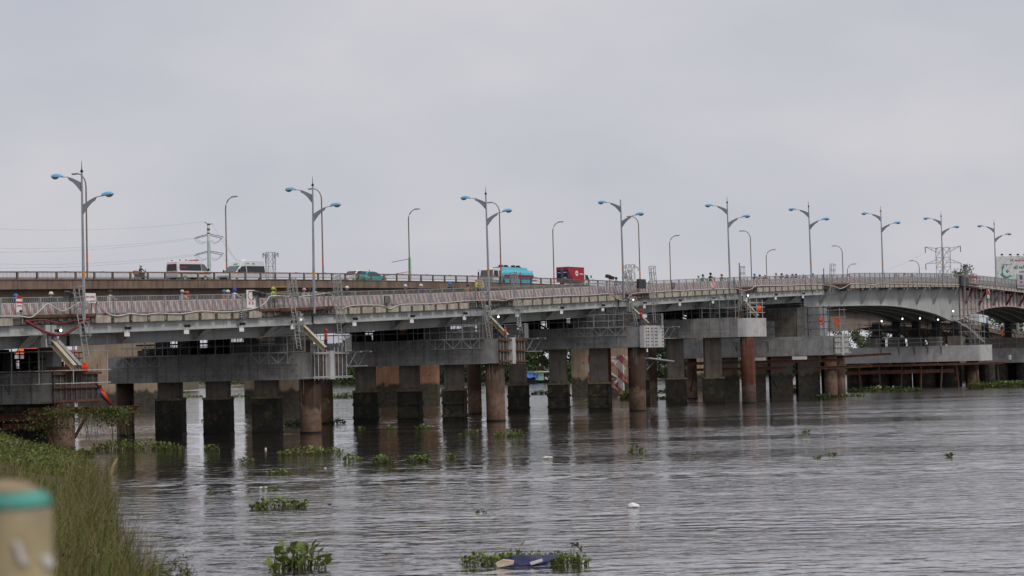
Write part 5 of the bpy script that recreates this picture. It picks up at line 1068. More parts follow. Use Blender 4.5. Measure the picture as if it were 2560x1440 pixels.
lb(t, lambda mb: prof_body(mb, cabp, 1.9, 1.7, 1.2, 2.2, .05), 'cab', M['van_white']); [side_panel(t, [(2.0, 1.3), (3.0, 1.3), (2.65, 2.0), (2.0, 2.05)], (1.9, 1.7, 1.2, 2.2), 'door_window', M['glass'], sg, .01) for sg in (1, -1)]
lb(t, lambda mb: mb.box((1.25, 3.1, 1.75), (.2, .08, .4)), 'wing_mirror', M['darkgrey']); wheels(t, (2.4, -1.9), 2.0, .4); lb(t, lambda mb: mb.box((0, -.3, .75), (.8, 5.6, .25)), 'chassis', M['black'])
# distant white lorry seen under the haunched spans
t = place2(2445, 5, True, 'white_lorry', 'small white lorry on the concrete bridge glimpsed under the maroon girder', 'lorry')
for z in (0,): lb(t, lambda mb: mb.box((0, -1, 2.3), (2.3, 6, 2.5)), 'cargo_box', M['white']); lb(t, lambda mb: mb.box((1.165, 1.2, 2.4), (.02, 1.1, 1.7)), 'blue_panel', mat('blue_print', (.05, .15, .5), .5)); lb(t, lambda mb: mb.box((0, 3.1, 1.6), (2.1, 1.7, 2.0)), 'cab', M['white_dirty']); wheels(t, (3, -2.6), 2.2, .45)

# ------------------------------------------------------------------ people
def skin_body(name, joints, edges, subs=1):
    me = bpy.data.meshes.new(name); me.from_pydata([j[0] for j in joints], edges, []); o = bpy.data.objects.new(name, me); COL.objects.link(o)
    md = o.modifiers.new('skin', 'SKIN'); sv = me.skin_vertices[0].data
    for i, j in enumerate(joints): sv[i].radius = (j[1], j[2] if len(j) > 2 else j[1]); sv[i].use_root = (i == 0)
    sb = o.modifiers.new('sub', 'SUBSURF'); sb.levels = sb.render_levels = subs
    dg = bpy.context.evaluated_depsgraph_get(); r = bpy.data.meshes.new_from_object(o.evaluated_get(dg)); bpy.data.objects.remove(o); r.name = name
    for q in range(3): r.materials.append(None)
    r.polygons.foreach_set('use_smooth', [True] * len(r.polygons)); return r
def body_mesh(name, pose):
    if pose == 'ride':
        J = [((0, -.12, .86), .16, .14), ((0, -.10, 1.02), .155, .12), ((0, -.04, 1.22), .18, .125), ((0, -.01, 1.37), .11, .09), ((0, .01, 1.46), .062), ((0, .035, 1.56), .095, .1), ((0, .04, 1.66), .09, .1)]
        limbs = [[((s * .19, -.01, 1.36), .075), ((s * .29, .14, 1.14), .055), ((s * .30, .40, 1.08), .04), ((s * .29, .48, 1.06), .04)] for s in (-1, 1)]; legs = [[((s * .11, -.08, .84), .105), ((s * .20, .34, .80), .08), ((s * .19, .22, .42), .055), ((s * .19, .28, .33), .045), ((s * .19, .42, .31), .04)] for s in (-1, 1)]
    else:
        f = .22 if pose == 'walk' else .04
        J = [((0, 0, .95), .16, .12), ((0, 0, 1.1), .15, .11), ((0, .0, 1.3), .18, .12), ((0, 0, 1.44), .11, .085), ((0, .01, 1.52), .06), ((0, .02, 1.62), .09, .1), ((0, .02, 1.71), .085, .095)]
        limbs = [[((s * .2, 0, 1.42), .075), ((s * .27, -.03 + s * f, 1.16), .055), ((s * .25, .1 + s * f, .94), .042), ((s * .24, .14 + s * f, .86), .045)] for s in (-1, 1)]; legs = [[((s * .1, 0, .9), .1), ((s * .11, .03 - s * f, .5), .07), ((s * .11, -.02 - s * f * 1.6, .09), .05), ((s * .11, .12 - s * f * 1.6, .05), .045)] for s in (-1, 1)]
    E = [(i, i + 1) for i in range(len(J) - 1)]
    for ch, root in [(l, 2) for l in limbs] + [(l, 0) for l in legs]:
        E.append((root, len(J))); E += [(len(J) + i, len(J) + i + 1) for i in range(len(ch) - 1)]; J = J + ch
    me = skin_body(name, J, E)
    for pl in me.polygons:
        z, x, y = pl.center.z, abs(pl.center.x), pl.center.y
        top = 1.43 if pose == 'ride' else 1.5; waist = .93 if pose == 'ride' else .98
        hand = (pose == 'ride' and y > .40 and z > .95) or (pose != 'ride' and x > .19 and z < .92 and z > .7)
        pl.material_index = 2 if (z > top and x < .13) or hand else (1 if z < waist and not (x > .22 and z > .8 and pose != 'ride') else 0)
    return me
BODY = {k: body_mesh('body_' + k, k) for k in ('ride', 'stand', 'walk')}
def helm_mesh(m_):
    mb = MB(); mb.lathe((0, .02, 1.60), [(.128, -.03), (.142, .03), (.140, .09), (.118, .15), (.07, .19), (.015, .2)], 14, 1, 1.12); mb.plate([(-.11, .14, 1.60), (.11, .14, 1.60), (.09, .25, 1.585), (-.09, .25, 1.585)], (0, 0, 1), .018); return mb
CM = {}
def cmat(c):
    if c not in CM: CM[c] = mat('cloth_' + str(len(CM)), c, .75, .15, 6, 0, .1)
    return CM[c]
SKIN = mat('skin_tone', (.36, .2, .13), .6, .1, 5)
def person(label, M4, pose, top, legs, helmet, grp=None, hood=False):
    t = thing('person', label, 'person', (0, 0, 0), 0, grp); t.matrix_basis = M4; WM[t] = M4
    o = bpy.data.objects.new('body', BODY[pose]); link(o, t, M4)
    for sl_, mm in zip(o.material_slots, (cmat(top), cmat(legs), SKIN)): sl_.link = 'OBJECT'; sl_.material = mm
    if helmet:
        mb = helm_mesh(None); off = Vector((0, 0, .0)) if pose == 'ride' else Vector((0, -.02, .05)); mb.v = [tuple(M4 @ (Vector(v) + off)) for v in mb.v]; mb.build('helmet' if not hood else 'hood', cmat(helmet), t, smooth_=True)
    return t
# one motorbike, copied under every rider
def motorbike():
    t = thing('motorbike', 'scooter', 'motorbike', (0, 0, 0))
    for y in (-.62, .64):
        mb = MB(); n = 18; vs = []
        for j in range(n):
            a = 2 * math.pi * j / n
            for q in range(6): b = 2 * math.pi * q / 6; r = .26 + .045 * math.cos(b); vs.append((.045 * math.sin(b), y + r * math.cos(a), .3 + r * math.sin(a)))
        mb.add(vs, [(j * 6 + q, j * 6 + (q + 1) % 6, ((j + 1) % n) * 6 + (q + 1) % 6, ((j + 1) % n) * 6 + q) for j in range(n) for q in range(6)]); wh = mb.build('wheel', M['tyre'], t); mb = MB(); mb.lathe((0, 0, 0), [(.05, -.05), (.18, -.02), (.18, .02), (.05, .05)], 10); mb.v = [(z, y + x, .3 + yy) for x, yy, z in mb.v]; mb.build('rim', M['rim'], wh)
    lb(t, lambda mb: prof_body(mb, [(-.75, .55), (-.3, .35), (.15, .3), (.3, .5), (.05, .62), (-.2, .72), (-.8, .72)], .3, .22, .4, .75, .03), 'fairing', M['navy']); lb(t, lambda mb: prof_body(mb, [(.22, .45), (.42, .55), (.5, .95), (.4, 1.0), (.3, .7)], .34, .22, .5, 1.0, .03), 'front_shield', M['navy'])
    lb(t, lambda mb: prof_body(mb, [(-.8, .725), (.08, .70), (.1, .76), (-.35, .82), (-.82, .84)], .27, .22, .7, .85, .02), 'seat', M['black'])
    lb(t, lambda mb: mb.tube([(0, .64, .3), (0, .5, .7), (0, .42, 1.02)], .035, 6), 'fork', M['rim']); lb(t, lambda mb: mb.tube([(-.33, .36, 1.05), (-.12, .44, 1.03), (.12, .44, 1.03), (.33, .36, 1.05)], .02, 6), 'handlebar', M['black']); lb(t, lambda mb: mb.ball((0, .5, .93), .09, 6), 'headlight', M['white'])
    for s in (-1, 1): lb(t, lambda mb: mb.tube([(s * .25, .4, 1.05), (s * .3, .4, 1.22)], .012, 5), 'mirror_stalk', M['black']); lb(t, lambda mb: mb.box((s * .31, .4, 1.26), (.12, .02, .08)), 'mirror', M['black'])
    lb(t, lambda mb: mb.tube([(.14, -.1, .3), (.16, -.75, .38)], .05, 7), 'exhaust', M['rim']); lb(t, lambda mb: mb.box((0, -.86, .66), (.16, .06, .1)), 'tail_light', M['red']); lb(t, lambda mb: mb.box((0, -.92, .5), (.19, .02, .15)), 'number_plate', M['white']); return t
BIKE = motorbike(); bike_used = [False]; BC = [(.02, .03, .09), (.35, .03, .03), (.02, .02, .02), (.5, .5, .5), (.1, .1, .12)]
def put_bike(M4, label):
    c = (0.0, 0.0, 0.0)
    if not bike_used[0]: BIKE.matrix_basis = M4; WM[BIKE] = M4; b = tag(BIKE, label, None, 'motorbikes ridden over the bridges'); bike_used[0] = True
    else: b = copy_tree(BIKE, M4, label, 'motorbikes ridden over the bridges')
    cc = cmat(rnd.choice(BC))
    for ch in b.children:
        if ch.name.split('.')[0] in ('fairing', 'front_shield'): ch.material_slots[0].link = 'OBJECT'; ch.material_slots[0].material = cc
def M_on1(px, py, v, yaw=0.0, hz=1.72):
    u, z = B1.hit(px, py, v); zr = zk(u) + .55; s = 1.0
    return Matrix.Translation(B1.P(u, v, zr)) @ Matrix.Rotation(math.atan2(B1.d.y, B1.d.x) - math.pi / 2 + yaw, 4, 'Z'), z - zr
W, K_, G_, O_, BL = (.62, .63, .66), (.02, .02, .024), (.03, .18, .1), (.6, .14, .05), (.03, .08, .35)
RID = [  # helmet px, label, jacket, trousers, helmet, lane
    (39, 738, 'rider in a dark blue jacket and bright blue helmet behind the red sign', (.03, .06, .16), K_, (.03, .2, .6), 2.6), (127, 733, 'rider in a dark grey jacket and white helmet', (.06, .065, .07), K_, (.72, .66, .66), 2.6), (275, 729, 'rider in a cream jacket and black helmet right of the first lamp', (.6, .57, .5), (.2, .05, .07), (.05, .05, .05), 3.0),
    (455, 728, 'rider in a white shirt and silver helmet with an orange companion', W, K_, (.5, .47, .44), 2.6), (467, 731, 'rider in an orange jacket and orange helmet', O_, (.4, .1, .05), (.6, .11, .05), 3.6), (560, 728, 'rider in a rust orange shirt and teal striped helmet', (.5, .15, .07), K_, (.05, .3, .32), 2.6), (569, 728, 'rider in a grey shirt and white helmet between two others', (.3, .3, .3), K_, (.72, .7, .68), 3.6), (586, 724, 'rider in a white hooded jacket and royal blue helmet', (.72, .72, .76), K_, (.04, .1, .5), 2.5),
    (760, 723, 'rider in a pale blue shirt and pink patterned helmet', (.4, .45, .55), K_, (.6, .35, .35), 2.6), (773, 724, 'rider in a yellow vest beside the second lamp', (.6, .5, .05), K_, (.05, .05, .06), 3.4), (786, 720, 'rider in a pale shirt and dark green helmet right of the second lamp', (.5, .55, .6), K_, (.02, .2, .08), 2.8),
    (867, 718, 'rider in a black jacket and white helmet left of the hanging speaker', K_, K_, (.74, .74, .74), 2.8), (1013, 714, 'rider in a black jacket and white helmet right of the hanging speaker', (.025, .022, .03), K_, (.74, .74, .76), 2.8), (1052, 713, 'rider in navy with white straps and a white helmet', (.03, .03, .1), K_, (.74, .74, .76), 2.4), (1124, 709, 'rider in a navy hoodie and sky blue helmet', (.02, .03, .09), K_, (.05, .25, .6), 2.6),
    (1540, 695, 'rider in a grey violet jacket under the floodlight', (.12, .12, .17), K_, (.05, .05, .09), 2.4), (1746, 690, 'rider in a white shirt and white striped helmet', W, K_, (.6, .6, .6), 3.4), (1757, 688, 'rider in a green jacket and dark green helmet', (.02, .22, .13), K_, (.02, .14, .1), 2.6), (1776, 684, 'rider in a black hooded coat', (.015, .015, .02), K_, (.02, .02, .026), 2.4), (1804, 687, 'rider in a dark jacket and orange red helmet', (.05, .03, .05), K_, (.5, .12, .07), 2.5),
    (1886, 686, 'rider in black with a bright blue helmet past the short blue pole', (.03, .03, .04), K_, (.04, .2, .6), 2.4), (1899, 688, 'rider in a pink shirt and dark green helmet', (.5, .25, .2), K_, (.04, .15, .1), 3.0), (1940, 684, 'rider in a patterned white top and orange yellow helmet', (.6, .58, .65), K_, (.7, .3, .03), 2.4), (1954, 685, 'rider in black with a navy full face helmet', (.05, .05, .06), K_, (.03, .04, .12), 2.6),
    (1981, 687, 'rider in grey with a dark helmet, left of a pair near the sixth lamp', (.2, .2, .24), K_, (.1, .1, .12), 2.4), (1990, 686, 'rider in a dark red jacket and violet helmet near the sixth lamp', (.12, .04, .05), K_, (.12, .08, .2), 3.2), (2009, 687, 'rider in slate grey with a white helmet near the sixth lamp', (.2, .2, .23), K_, (.74, .74, .74), 2.6), (2032, 686, 'rider with a dark helmet right of the sixth lamp', (.2, .2, .22), K_, (.08, .08, .09), 2.6)]
RID += [(1913, 688, 'rider in olive with a pale helmet in the pack past the short blue pole', (.12, .12, .07), K_, (.55, .55, .5), 2.8), (1967, 687, 'rider in maroon with a grey helmet left of the sixth lamp pack', (.2, .04, .05), K_, (.3, .3, .32), 3.0), (2121, 689, 'rider in beige with a white helmet near the crest', (.4, .35, .28), K_, (.74, .74, .74), 2.6), (2149, 689, 'rider in white with a broad white helmet near the crest', W, K_, (.74, .74, .74), 2.8), (1170, 712, 'rider in an orange vest beside the yellow warning board', (.6, .17, .06), K_, (.05, .15, .07), 2.6), (2240, 692, 'rider in red past the seventh lamp', (.4, .08, .06), K_, (.2, .1, .1), 2.4), (2262, 691, 'rider in white past the seventh lamp', W, K_, (.1, .1, .1), 2.8), (2280, 693, 'rider in dark grey before the crest cabinet', (.1, .1, .11), K_, (.08, .08, .1), 2.6)]
for k, (x, y, lab, tp, lg, hm, v) in enumerate(RID):
    M4, dz = M_on1(x, y, v); M4 = M4 @ Matrix.Diagonal((1.05, 1.05, max(.85, min(1.3, dz / 1.68)), 1)); put_bike(M4, 'motorbike of the ' + lab.split(' in ')[0].split(' with ')[0] + ' with ' + (' '.join(lab.split(' ')[-7:]))); person(lab, M4, 'ride', tp, lg, hm, 'motorbike riders crossing the steel bridge', lab.endswith('coat'))
u, z = B2.hit(352, 690, 2.6); M4 = Matrix.Translation(B2.P(u, 2.6, z2(u) - .05)) @ Matrix.Rotation(math.atan2(B2.d.y, B2.d.x) - math.pi / 2, 4, 'Z'); put_bike(M4, 'motorbike with an orange load on the concrete bridge'); person('rider in grey green behind the brown parapet of the concrete bridge', M4, 'ride', (.07, .08, .07), K_, (.6, .6, .58)); mb = MB(); mb.box(M4 @ Vector((0, -.75, .95)), (.45, .5, .35)); tag(mb.build('delivery_box', M['orange_p'], origin=M4 @ Vector((0, -.75, .8))), 'orange delivery box on the motorbike on the concrete bridge', 'box')
# workers
def worker(px, py, p, a, tt, z, lab, tp, hm, pose='stand', yaw=1.5, s=1.0): q = p.Q(a, tt, z); M4 = Matrix.Translation(q) @ Matrix.Rotation(yaw, 4, 'Z') @ Matrix.Scale(s, 4); person(lab, M4, pose, tp, (.06, .07, .10), hm, 'workers on the bridge site')
worker(0, 0, PIERS[1][0], -.25, .9, PIERS[1][0].hi + .05, 'worker in an orange red suit standing behind the sloping beam at the boarded pier', (.75, .07, .02), (.7, .08, .03), s=1.0); worker(0, 0, PIERS[2][0], .0, 1.0, PIERS[2][0].hi + .05, 'worker in orange crouching low by the rust waled pier', (.75, .1, .02), (.7, .1, .02), 'stand', .6, .55); worker(0, 0, PIERS[3][0], -.1, .2, PIERS[3][0].hi + .05, 'worker in a red suit by the bolted pier', (.6, .03, .03), (.55, .03, .03), 'walk', 1.0, .95)
u, z = B1.hit(2416, 688, .3); person('man in a dark top standing on the crest by the last ladder', Matrix.Translation(B1.P(u, .5, zk(u) + 1.9)) @ Matrix.Rotation(.4, 4, 'Z'), 'stand', (.03, .03, .04), (.04, .04, .06), None)
u, z = B1.hit(683, 733, .7); person('worker in a lime yellow vest behind the timber frame', Matrix.Translation(B1.P(u, .7, zk(u) + .5)) @ Matrix.Rotation(1, 4, 'Z'), 'stand', (.35, .5, .05), (.06, .06, .07), (.5, .6, .05))
q = at_y(2508, 898, 262); person('worker with white helmet and orange trousers on the landing stage', Matrix.Translation((q.x, q.y, P6.lo - .25)) @ Matrix.Rotation(2, 4, 'Z'), 'stand', (.05, .05, .06), (.6, .15, .03), (.7, .7, .7))
mb = MB(); mb.lathe(at_y(2524, 899, 262), [(.22, 0), (.27, .6), (.27, .65)], 12); tag(mb.build('bucket', M['white_dirty'], origin=at_y(2524, 899, 262)), 'white bucket beside the worker on the landing stage', 'bucket')

# ------------------------------------------------------------------ signs, lamps and clutter on the near bridge
def board(px0, py0, px1, py1, v, name, label, cat, m_, th=.05, legs=True):
    u0, z1_ = B1.hit(px0, py0, v); u1, z0_ = B1.hit(px1, py1, v); u1, z0_ = B1.hit(px1, py1, v)
    uu = (u0 + u1) / 2; z1_ = B1.hit((px0 + px1) / 2, py0, v)[1]; z0_ = B1.hit((px0 + px1) / 2, py1, v)[1]
    t = thing(name, label, cat, B1.P(uu, v, z0_)); rt = Matrix.Rotation(math.atan2(B1.d.y, B1.d.x), 3, 'Z')
    mb = MB(); mb.box(B1.P(uu, v, (z0_ + z1_) / 2), (u1 - u0, th, z1_ - z0_), rt); mb.build('panel', M[m_] if isinstance(m_, str) else m_, t)
    if legs:
        for s in (u0 + .06, u1 - .06): bar('leg', B1.P(s, v + .08, zk(s) + .5), B1.P(s, v + .08, z1_), .04, M['galv_d'], t, 'box')
    def pr(a, b, c, d, mm, nm, ring=None):               # flat print, fractions of the board
        L = lambda f: u0 + (u1 - u0) * f; Z = lambda f: z0_ + (z1_ - z0_) * f; vf = v - th / 2 - .004
        if ring:
            n = 20; cu, cz, r = L((a + b) / 2), Z((c + d) / 2), (u1 - u0) * (b - a) / 2; mb = MB(); vs = [B1.P(cu + rr * math.cos(2 * math.pi * j / n), vf - e, cz + rr * math.sin(2 * math.pi * j / n)) for e in (0, .008) for rr in (r, r * ring) for j in range(n)]
            mb.add(vs, [(2 * n + j, 2 * n + (j + 1) % n, 3 * n + (j + 1) % n, 3 * n + j) for j in range(n)]); mb.build(nm, M[mm], t)
        else: mb = MB(); mb.plate([B1.P(L(a), vf, Z(c)), B1.P(L(b), vf, Z(c)), B1.P(L(b), vf, Z(d)), B1.P(L(a), vf, Z(d))], -B1.n, .008); mb.build(nm, M[mm], t)
    def tx(s, a, c, size, mm): text(t, s, B1.P(u0 + (u1 - u0) * a, v - th / 2 - .016, z0_ + (z1_ - z0_) * c), B1.d, size, M[mm])
    return pr, tx, t
def text(par, s, pos, dirx, size, m_, shear=0):
    c = bpy.data.curves.new('lettering', 'FONT'); c.body = s; c.size = size; c.extrude = .004; c.offset = size * .02; c.shear = shear; c.materials.append(m_); o = bpy.data.objects.new('lettering', c)
    me = bpy.data.meshes.new_from_object(o.evaluated_get(bpy.context.evaluated_depsgraph_get())); bpy.data.objects.remove(o); me.name = 'lettering'; o = bpy.data.objects.new('lettering', me)
    d = Vector((dirx.x, dirx.y, 0)).normalized(); n = Vector((d.y, -d.x, 0)); Mx = Matrix(((d.x, 0, n.x, pos.x), (d.y, 0, n.y, pos.y), (0, 1, 0, pos.z), (0, 0, 0, 1))); return link(o, par, Mx)
pr, tx, t = board(210, 733, 239, 757, -.05, 'site_sign', 'white site sign with red words at the first lamp', 'sign', 'white', legs=False); tx('CHẠY CHẬM', .05, .55, .15, 'red'); pr(.08, .9, .12, .2, 'red', 'red_line')
pr, tx, t = board(40, 740, 55, 780, -.05, 'site_sign', 'narrow white and red site sign at the far left railing', 'sign', 'white', legs=False); pr(0, 1, .83, 1, 'red', 'red_band'); pr(0, 1, .55, .66, 'red', 'red_band'); pr(0.1, .9, .35, .42, 'red', 'red_band'); pr(.5, 1, 0, .12, 'black', 'black_corner')
pr, tx, t = board(616, 725, 638, 770, -.05, 'prohibition_sign', 'tall white board with a red ring behind the railing', 'sign', 'white', legs=False); pr(.12, .88, .5, .86, 'red', 'red_ring', .82); pr(.2, .8, .9, .94, 'black', 'black_line'); pr(.2, .42, .2, .26, 'red', 'red_mark'); pr(.58, .8, .2, .26, 'red', 'red_mark'); pr(.2, .42, .3, .36, 'red', 'red_mark'); pr(.58, .8, .3, .36, 'red', 'red_mark')
pr, tx, t = board(1188, 700, 1209, 718, -.05, 'warning_board', 'yellow warning board with a red header at the third lamp', 'sign', mat('pale_yellow_board', (.6, .55, .12), .6, .15, 4), legs=False); pr(0, 1, .76, 1, 'red', 'red_header'); pr(.12, .88, .84, .92, 'white', 'white_line'); pr(.25, .75, .45, .6, 'red', 'red_print'); pr(.2, .7, .12, .35, 'darkgrey', 'dark_print')
pr, tx, t = board(1594, 698, 1612, 721, -.12, 'grey_cabinet', 'plain grey cabinet on the railing beside the cage ladder', 'cabinet', 'darkgrey', .3, False)
pr, tx, t = board(1555, 690, 1567, 700, -.05, 'small_red_sign', 'small red sign on the fourth lamp', 'sign', 'white', legs=False); pr(0, 1, .4, .95, 'tank_red', 'red_band')
pr, tx, t = board(2421, 689, 2443, 696, -.05, 'red_sign', 'wide low red sign on the railing at the crest', 'sign', 'tank_red', legs=False)
pr, tx, t = board(2400, 690, 2420, 715, -.15, 'grey_shutter_box', 'dark grey box built into the railing at the crest', 'cabinet', 'darkgrey', .3, False)
pr, tx, t = board(2542, 686, 2566, 721, -.2, 'notice_board', 'pale grey notice board with blue and red marks at the right edge', 'sign', mat('pale_grey_board', (.4, .41, .43), .5, .08, 2)); pr(.28, .58, .62, .95, 'navy', 'blue_mark'); pr(.28, .58, .36, .5, 'tank_red', 'red_mark'); [pr(.05 + k * .12, .13 + k * .12, z, z + .06, 'navy', 'navy_print') for k in range(7) for z in (.1, .2)]
def floods(px, py, v, lab, arm=True, s=1.0):
    u, z = B1.hit(px, py, v); t = thing('flood_light', lab, 'flood light', B1.P(u, v, zk(u) + .5)); bar('pole', B1.P(u + .1, v, zk(u) + .5), B1.P(u + .1, v, z), .035, M['darkgrey'], t); R = Matrix.Rotation(math.atan2(B1.d.y, B1.d.x), 3, 'Z')
    for k, dx in enumerate((-.3, .35)):
        mb = MB(); mb.box(B1.P(u + dx * s, v - .1, z - .12 * k * s), (.55 * s, .3 * s, .3 * s), R @ Matrix.Rotation(.35, 3, 'X')); mb.build('lamp_box', M['darkgrey'], t)
floods(645, 733, -.15, 'pair of dark floodlights beside the red ring board'); floods(172, 733, .2, 'dark floodlight left of the first lamp', s=.8); floods(1522, 691, .2, 'dark floodlight on a curved arm before the fourth lamp', s=1.1)
def speaker(px, py, v, lab): u, z = B1.hit(px, py, v); mb = MB(); mb.box(B1.P(u, v, z), (.5, .28, .65), Matrix.Rotation(math.atan2(B1.d.y, B1.d.x), 3, 'Z')); t = thing('hanging_box', lab, 'equipment', B1.P(u, v, z)); mb.build('case', M['galv_d'], t); [lb2(t, B1.P(u - .3, v - .1, z + k * .17)) for k in (-1, 0, 1)]
def lb2(t, c): mb = MB(); mb.ball(c, .05, 6); mb.build('white_plug', M['white_dirty'], t)
speaker(968, 750, -.12, 'grey box with white plugs hanging on the railing'); speaker(607, 787, -.1, 'small grey machine on the edge block left of a deck joint')
speaker(1683, 714, -.1, 'small dark box with plugs on the railing left of the ragged flag')
def flag_px(lab, pts, v, m_, nm='flag', grp=None):
    P = [B1.P(B1.hit(x, y, v)[0], v + .12 * math.sin(i * 2.1), B1.hit(x, y, v)[1]) for i, (x, y) in enumerate(pts)]; mb = MB(); mb.plate(P, -B1.n, .015); return tag(mb.build(nm, m_, origin=P[0]), lab, 'flag')
flag_px('ragged red and white flag tied to the railing', [(1781, 697), (1788, 707), (1786, 722), (1780, 718), (1779, 708)], -.1, stripes('ragged_red_white_cloth', (1, .3), .5, .7, (.65, .6, .58), (.6, .12, .05), .5)); flag_px('small pink pennant on the railing', [(2015, 696), (2020, 707), (2013, 708)], -.1, mat('pink_cloth', (.55, .33, .34), .8)); flag_px('red white and green cloth hanging below the railing over the maroon girder', [(2465, 724), (2474, 723), (2473, 737), (2465, 735)], -.1, mat('red_cloth', (.45, .04, .06), .8)); flag_px('white cloth strip beside the hanging red cloth', [(2470, 723), (2474, 723), (2474, 736), (2472, 730)], -.16, M['white_dirty'], 'cloth_strip')
pr, tx, t = board(2467, 736, 2474, 746, -.1, 'green_sign', 'little green sign hanging below the red cloth', 'sign', 'green_p', legs=False); pr(.15, .45, .55, .9, 'white', 'white_square'); pr(.55, .85, .55, .9, 'white', 'white_square'); pr(.15, .45, .1, .45, 'white', 'white_square'); pr(.55, .85, .1, .45, 'white', 'white_square')
u, z = B1.hit(1848, 657, .2); zl = B1.hit(1848, 700, .2)[1]; o = thing('blue_pole', 'short blue pole at the cage ladder by the fifth lamp', 'pole', B1.P(u, .2, zl)); bar('rod', B1.P(u, .2, zl), B1.P(u, .2, z), .06, mat('blue_rod', (.05, .07, .3), .5), o)
u, z = B1.hit(2059, 671, .2); o = thing('blue_pole', 'thin blue pole left of the scaffold cage near the crest', 'pole', B1.P(u, .2, zk(u) + .6)); bar('rod', B1.P(u, .2, zk(u) + .6), B1.P(u, .2, z), .06, mat('blue_rod', (.05, .07, .3), .5), o)
tf = thing('timber_frame', 'rough timber frame behind the railing at the second deck joint', 'timber frame', B1.P(*[B1.hit(700, 740, .8)[0], .8, B1.hit(700, 745, .8)[1]]))
for (a, b), (c, d) in [((688, 716), (720, 717)), ((718, 717), (720, 755)), ((688, 731), (720, 729)), ((690, 746), (720, 746)), ((689, 716), (689, 758))]: ua, za = B1.hit(a, b, .7); uc, zc_ = B1.hit(c, d, .7); bar('timber', B1.P(ua, .7, za), B1.P(uc, .7, zc_), .07, M['wood'], tf, 'box')
gb = thing('gate_beam', 'rusty beam carrying the temporary walkway at the second deck joint', 'steel beam', B1.P(27, 0, 10)); ua, za = B1.hit(700, 776, -.05); uc, zc_ = B1.hit(833, 768, -.05); bar('beam', B1.P(ua, -.05, za), B1.P(uc, -.05, zc_), .16, M['rust'], gb, 'box', .22)
# life vests and rings
def vest(px, py, ax, v, lab, s=1.0, hit=None):
    c = hit or B1.P(B1.hit(px, py, v)[0], v, B1.hit(px, py, v)[1]); mb = MB(); mb.box(c, (.7 * s, .35 * s, .6 * s), Matrix.Rotation(.6, 3, 'Z') @ Matrix.Rotation(.2, 3, 'Y')); mb.box(c + Vector((.1, -.1, -.35 * s)), (.5 * s, .25 * s, .3 * s)); tag(mb.build('orange_jacket', M['orange'], origin=c), lab, 'life jacket', None)
vest(1896, 769, None, -2.0, 'orange life jacket hung in the tube cage over the pale nose', .85); vest(210, 914, None, -1.6, 'orange bundle on the rusty shoe at the bank pier', .6)
def ring(px, py, lab, v=-1.9):
    c = B1.P(B1.hit(px, py, v)[0], v, B1.hit(px, py, v)[1]); mb = MB(); n = 16; vs = []
    for j in range(n):
        a = 2 * math.pi * j / n
        for q in range(6): b = 2 * math.pi * q / 6; r = .25 + .085 * math.cos(b); vs.append(c + Vector((r * math.cos(a), .1 * math.sin(b), r * math.sin(a) * .8)))
    mb.add(vs, [(j * 6 + q, j * 6 + (q + 1) % 6, ((j + 1) % n) * 6 + (q + 1) % 6, ((j + 1) % n) * 6 + q) for j in range(n) for q in range(6)]); tag(mb.build('life_ring', M['orange'], origin=c, smooth_=True), lab, 'life ring', 'orange life rings on the scaffolds')
for x, y, l in ((2052, 797, 'upper orange life ring left of the blue scaffold'), (2053, 807, 'lower orange life ring left of the blue scaffold'), (2092, 798, 'upper orange life ring in the blue scaffold'), (2092, 809, 'lower orange life ring in the blue scaffold')): ring(x, y, l)
# blue and orange cloth hanging from the bank pier formwork
c0 = on_z(240, 960, 4.2) if False else at_y(238, 958, 122.5); cl = thing('hanging_cloth', 'blue and orange cloth hanging from the rusty formwork at the bank pier', 'cloth', c0)
rows = [((236, 957), (246, 962)), ((243, 966), (254, 968)), ((247, 980), (262, 980)), ((252, 990), (270, 994)), ((266, 1005), (281, 1009)), ((284, 1024), (297, 1022)), ((288, 1040), (294, 1030))]
for nm, f0, f1, mm in (('blue_part', 0, .42, mat('royal_blue_cloth', (.03, .035, .16), .8)), ('orange_part', .42, 1, mat('orange_red_cloth', (.75, .085, .015), .8))):
    L_ = []; R_ = []
    for k, ((xa, ya), (xb, yb)) in enumerate(rows):
        A_, B_ = at_y(xa, ya, 122.3 + .12 * math.sin(k * 2)), at_y(xb, yb, 122.3 - .15 * math.cos(k * 1.7)); L_.append(A_.lerp(B_, f0)); R_.append(A_.lerp(B_, f1) + Vector((0, -.05 * (k % 2), 0)))
    mb = MB(); n = len(rows); bk = [q + Vector((0, .03, 0)) for q in L_ + R_]; mb.add(L_ + R_ + bk, [(k, n + k, n + k + 1, k + 1) for k in range(n - 1)] + [(2 * n + k + 1, 3 * n + k + 1, 3 * n + k, 2 * n + k) for k in range(n - 1)]); mb.build(nm, mm, cl, fix=False)
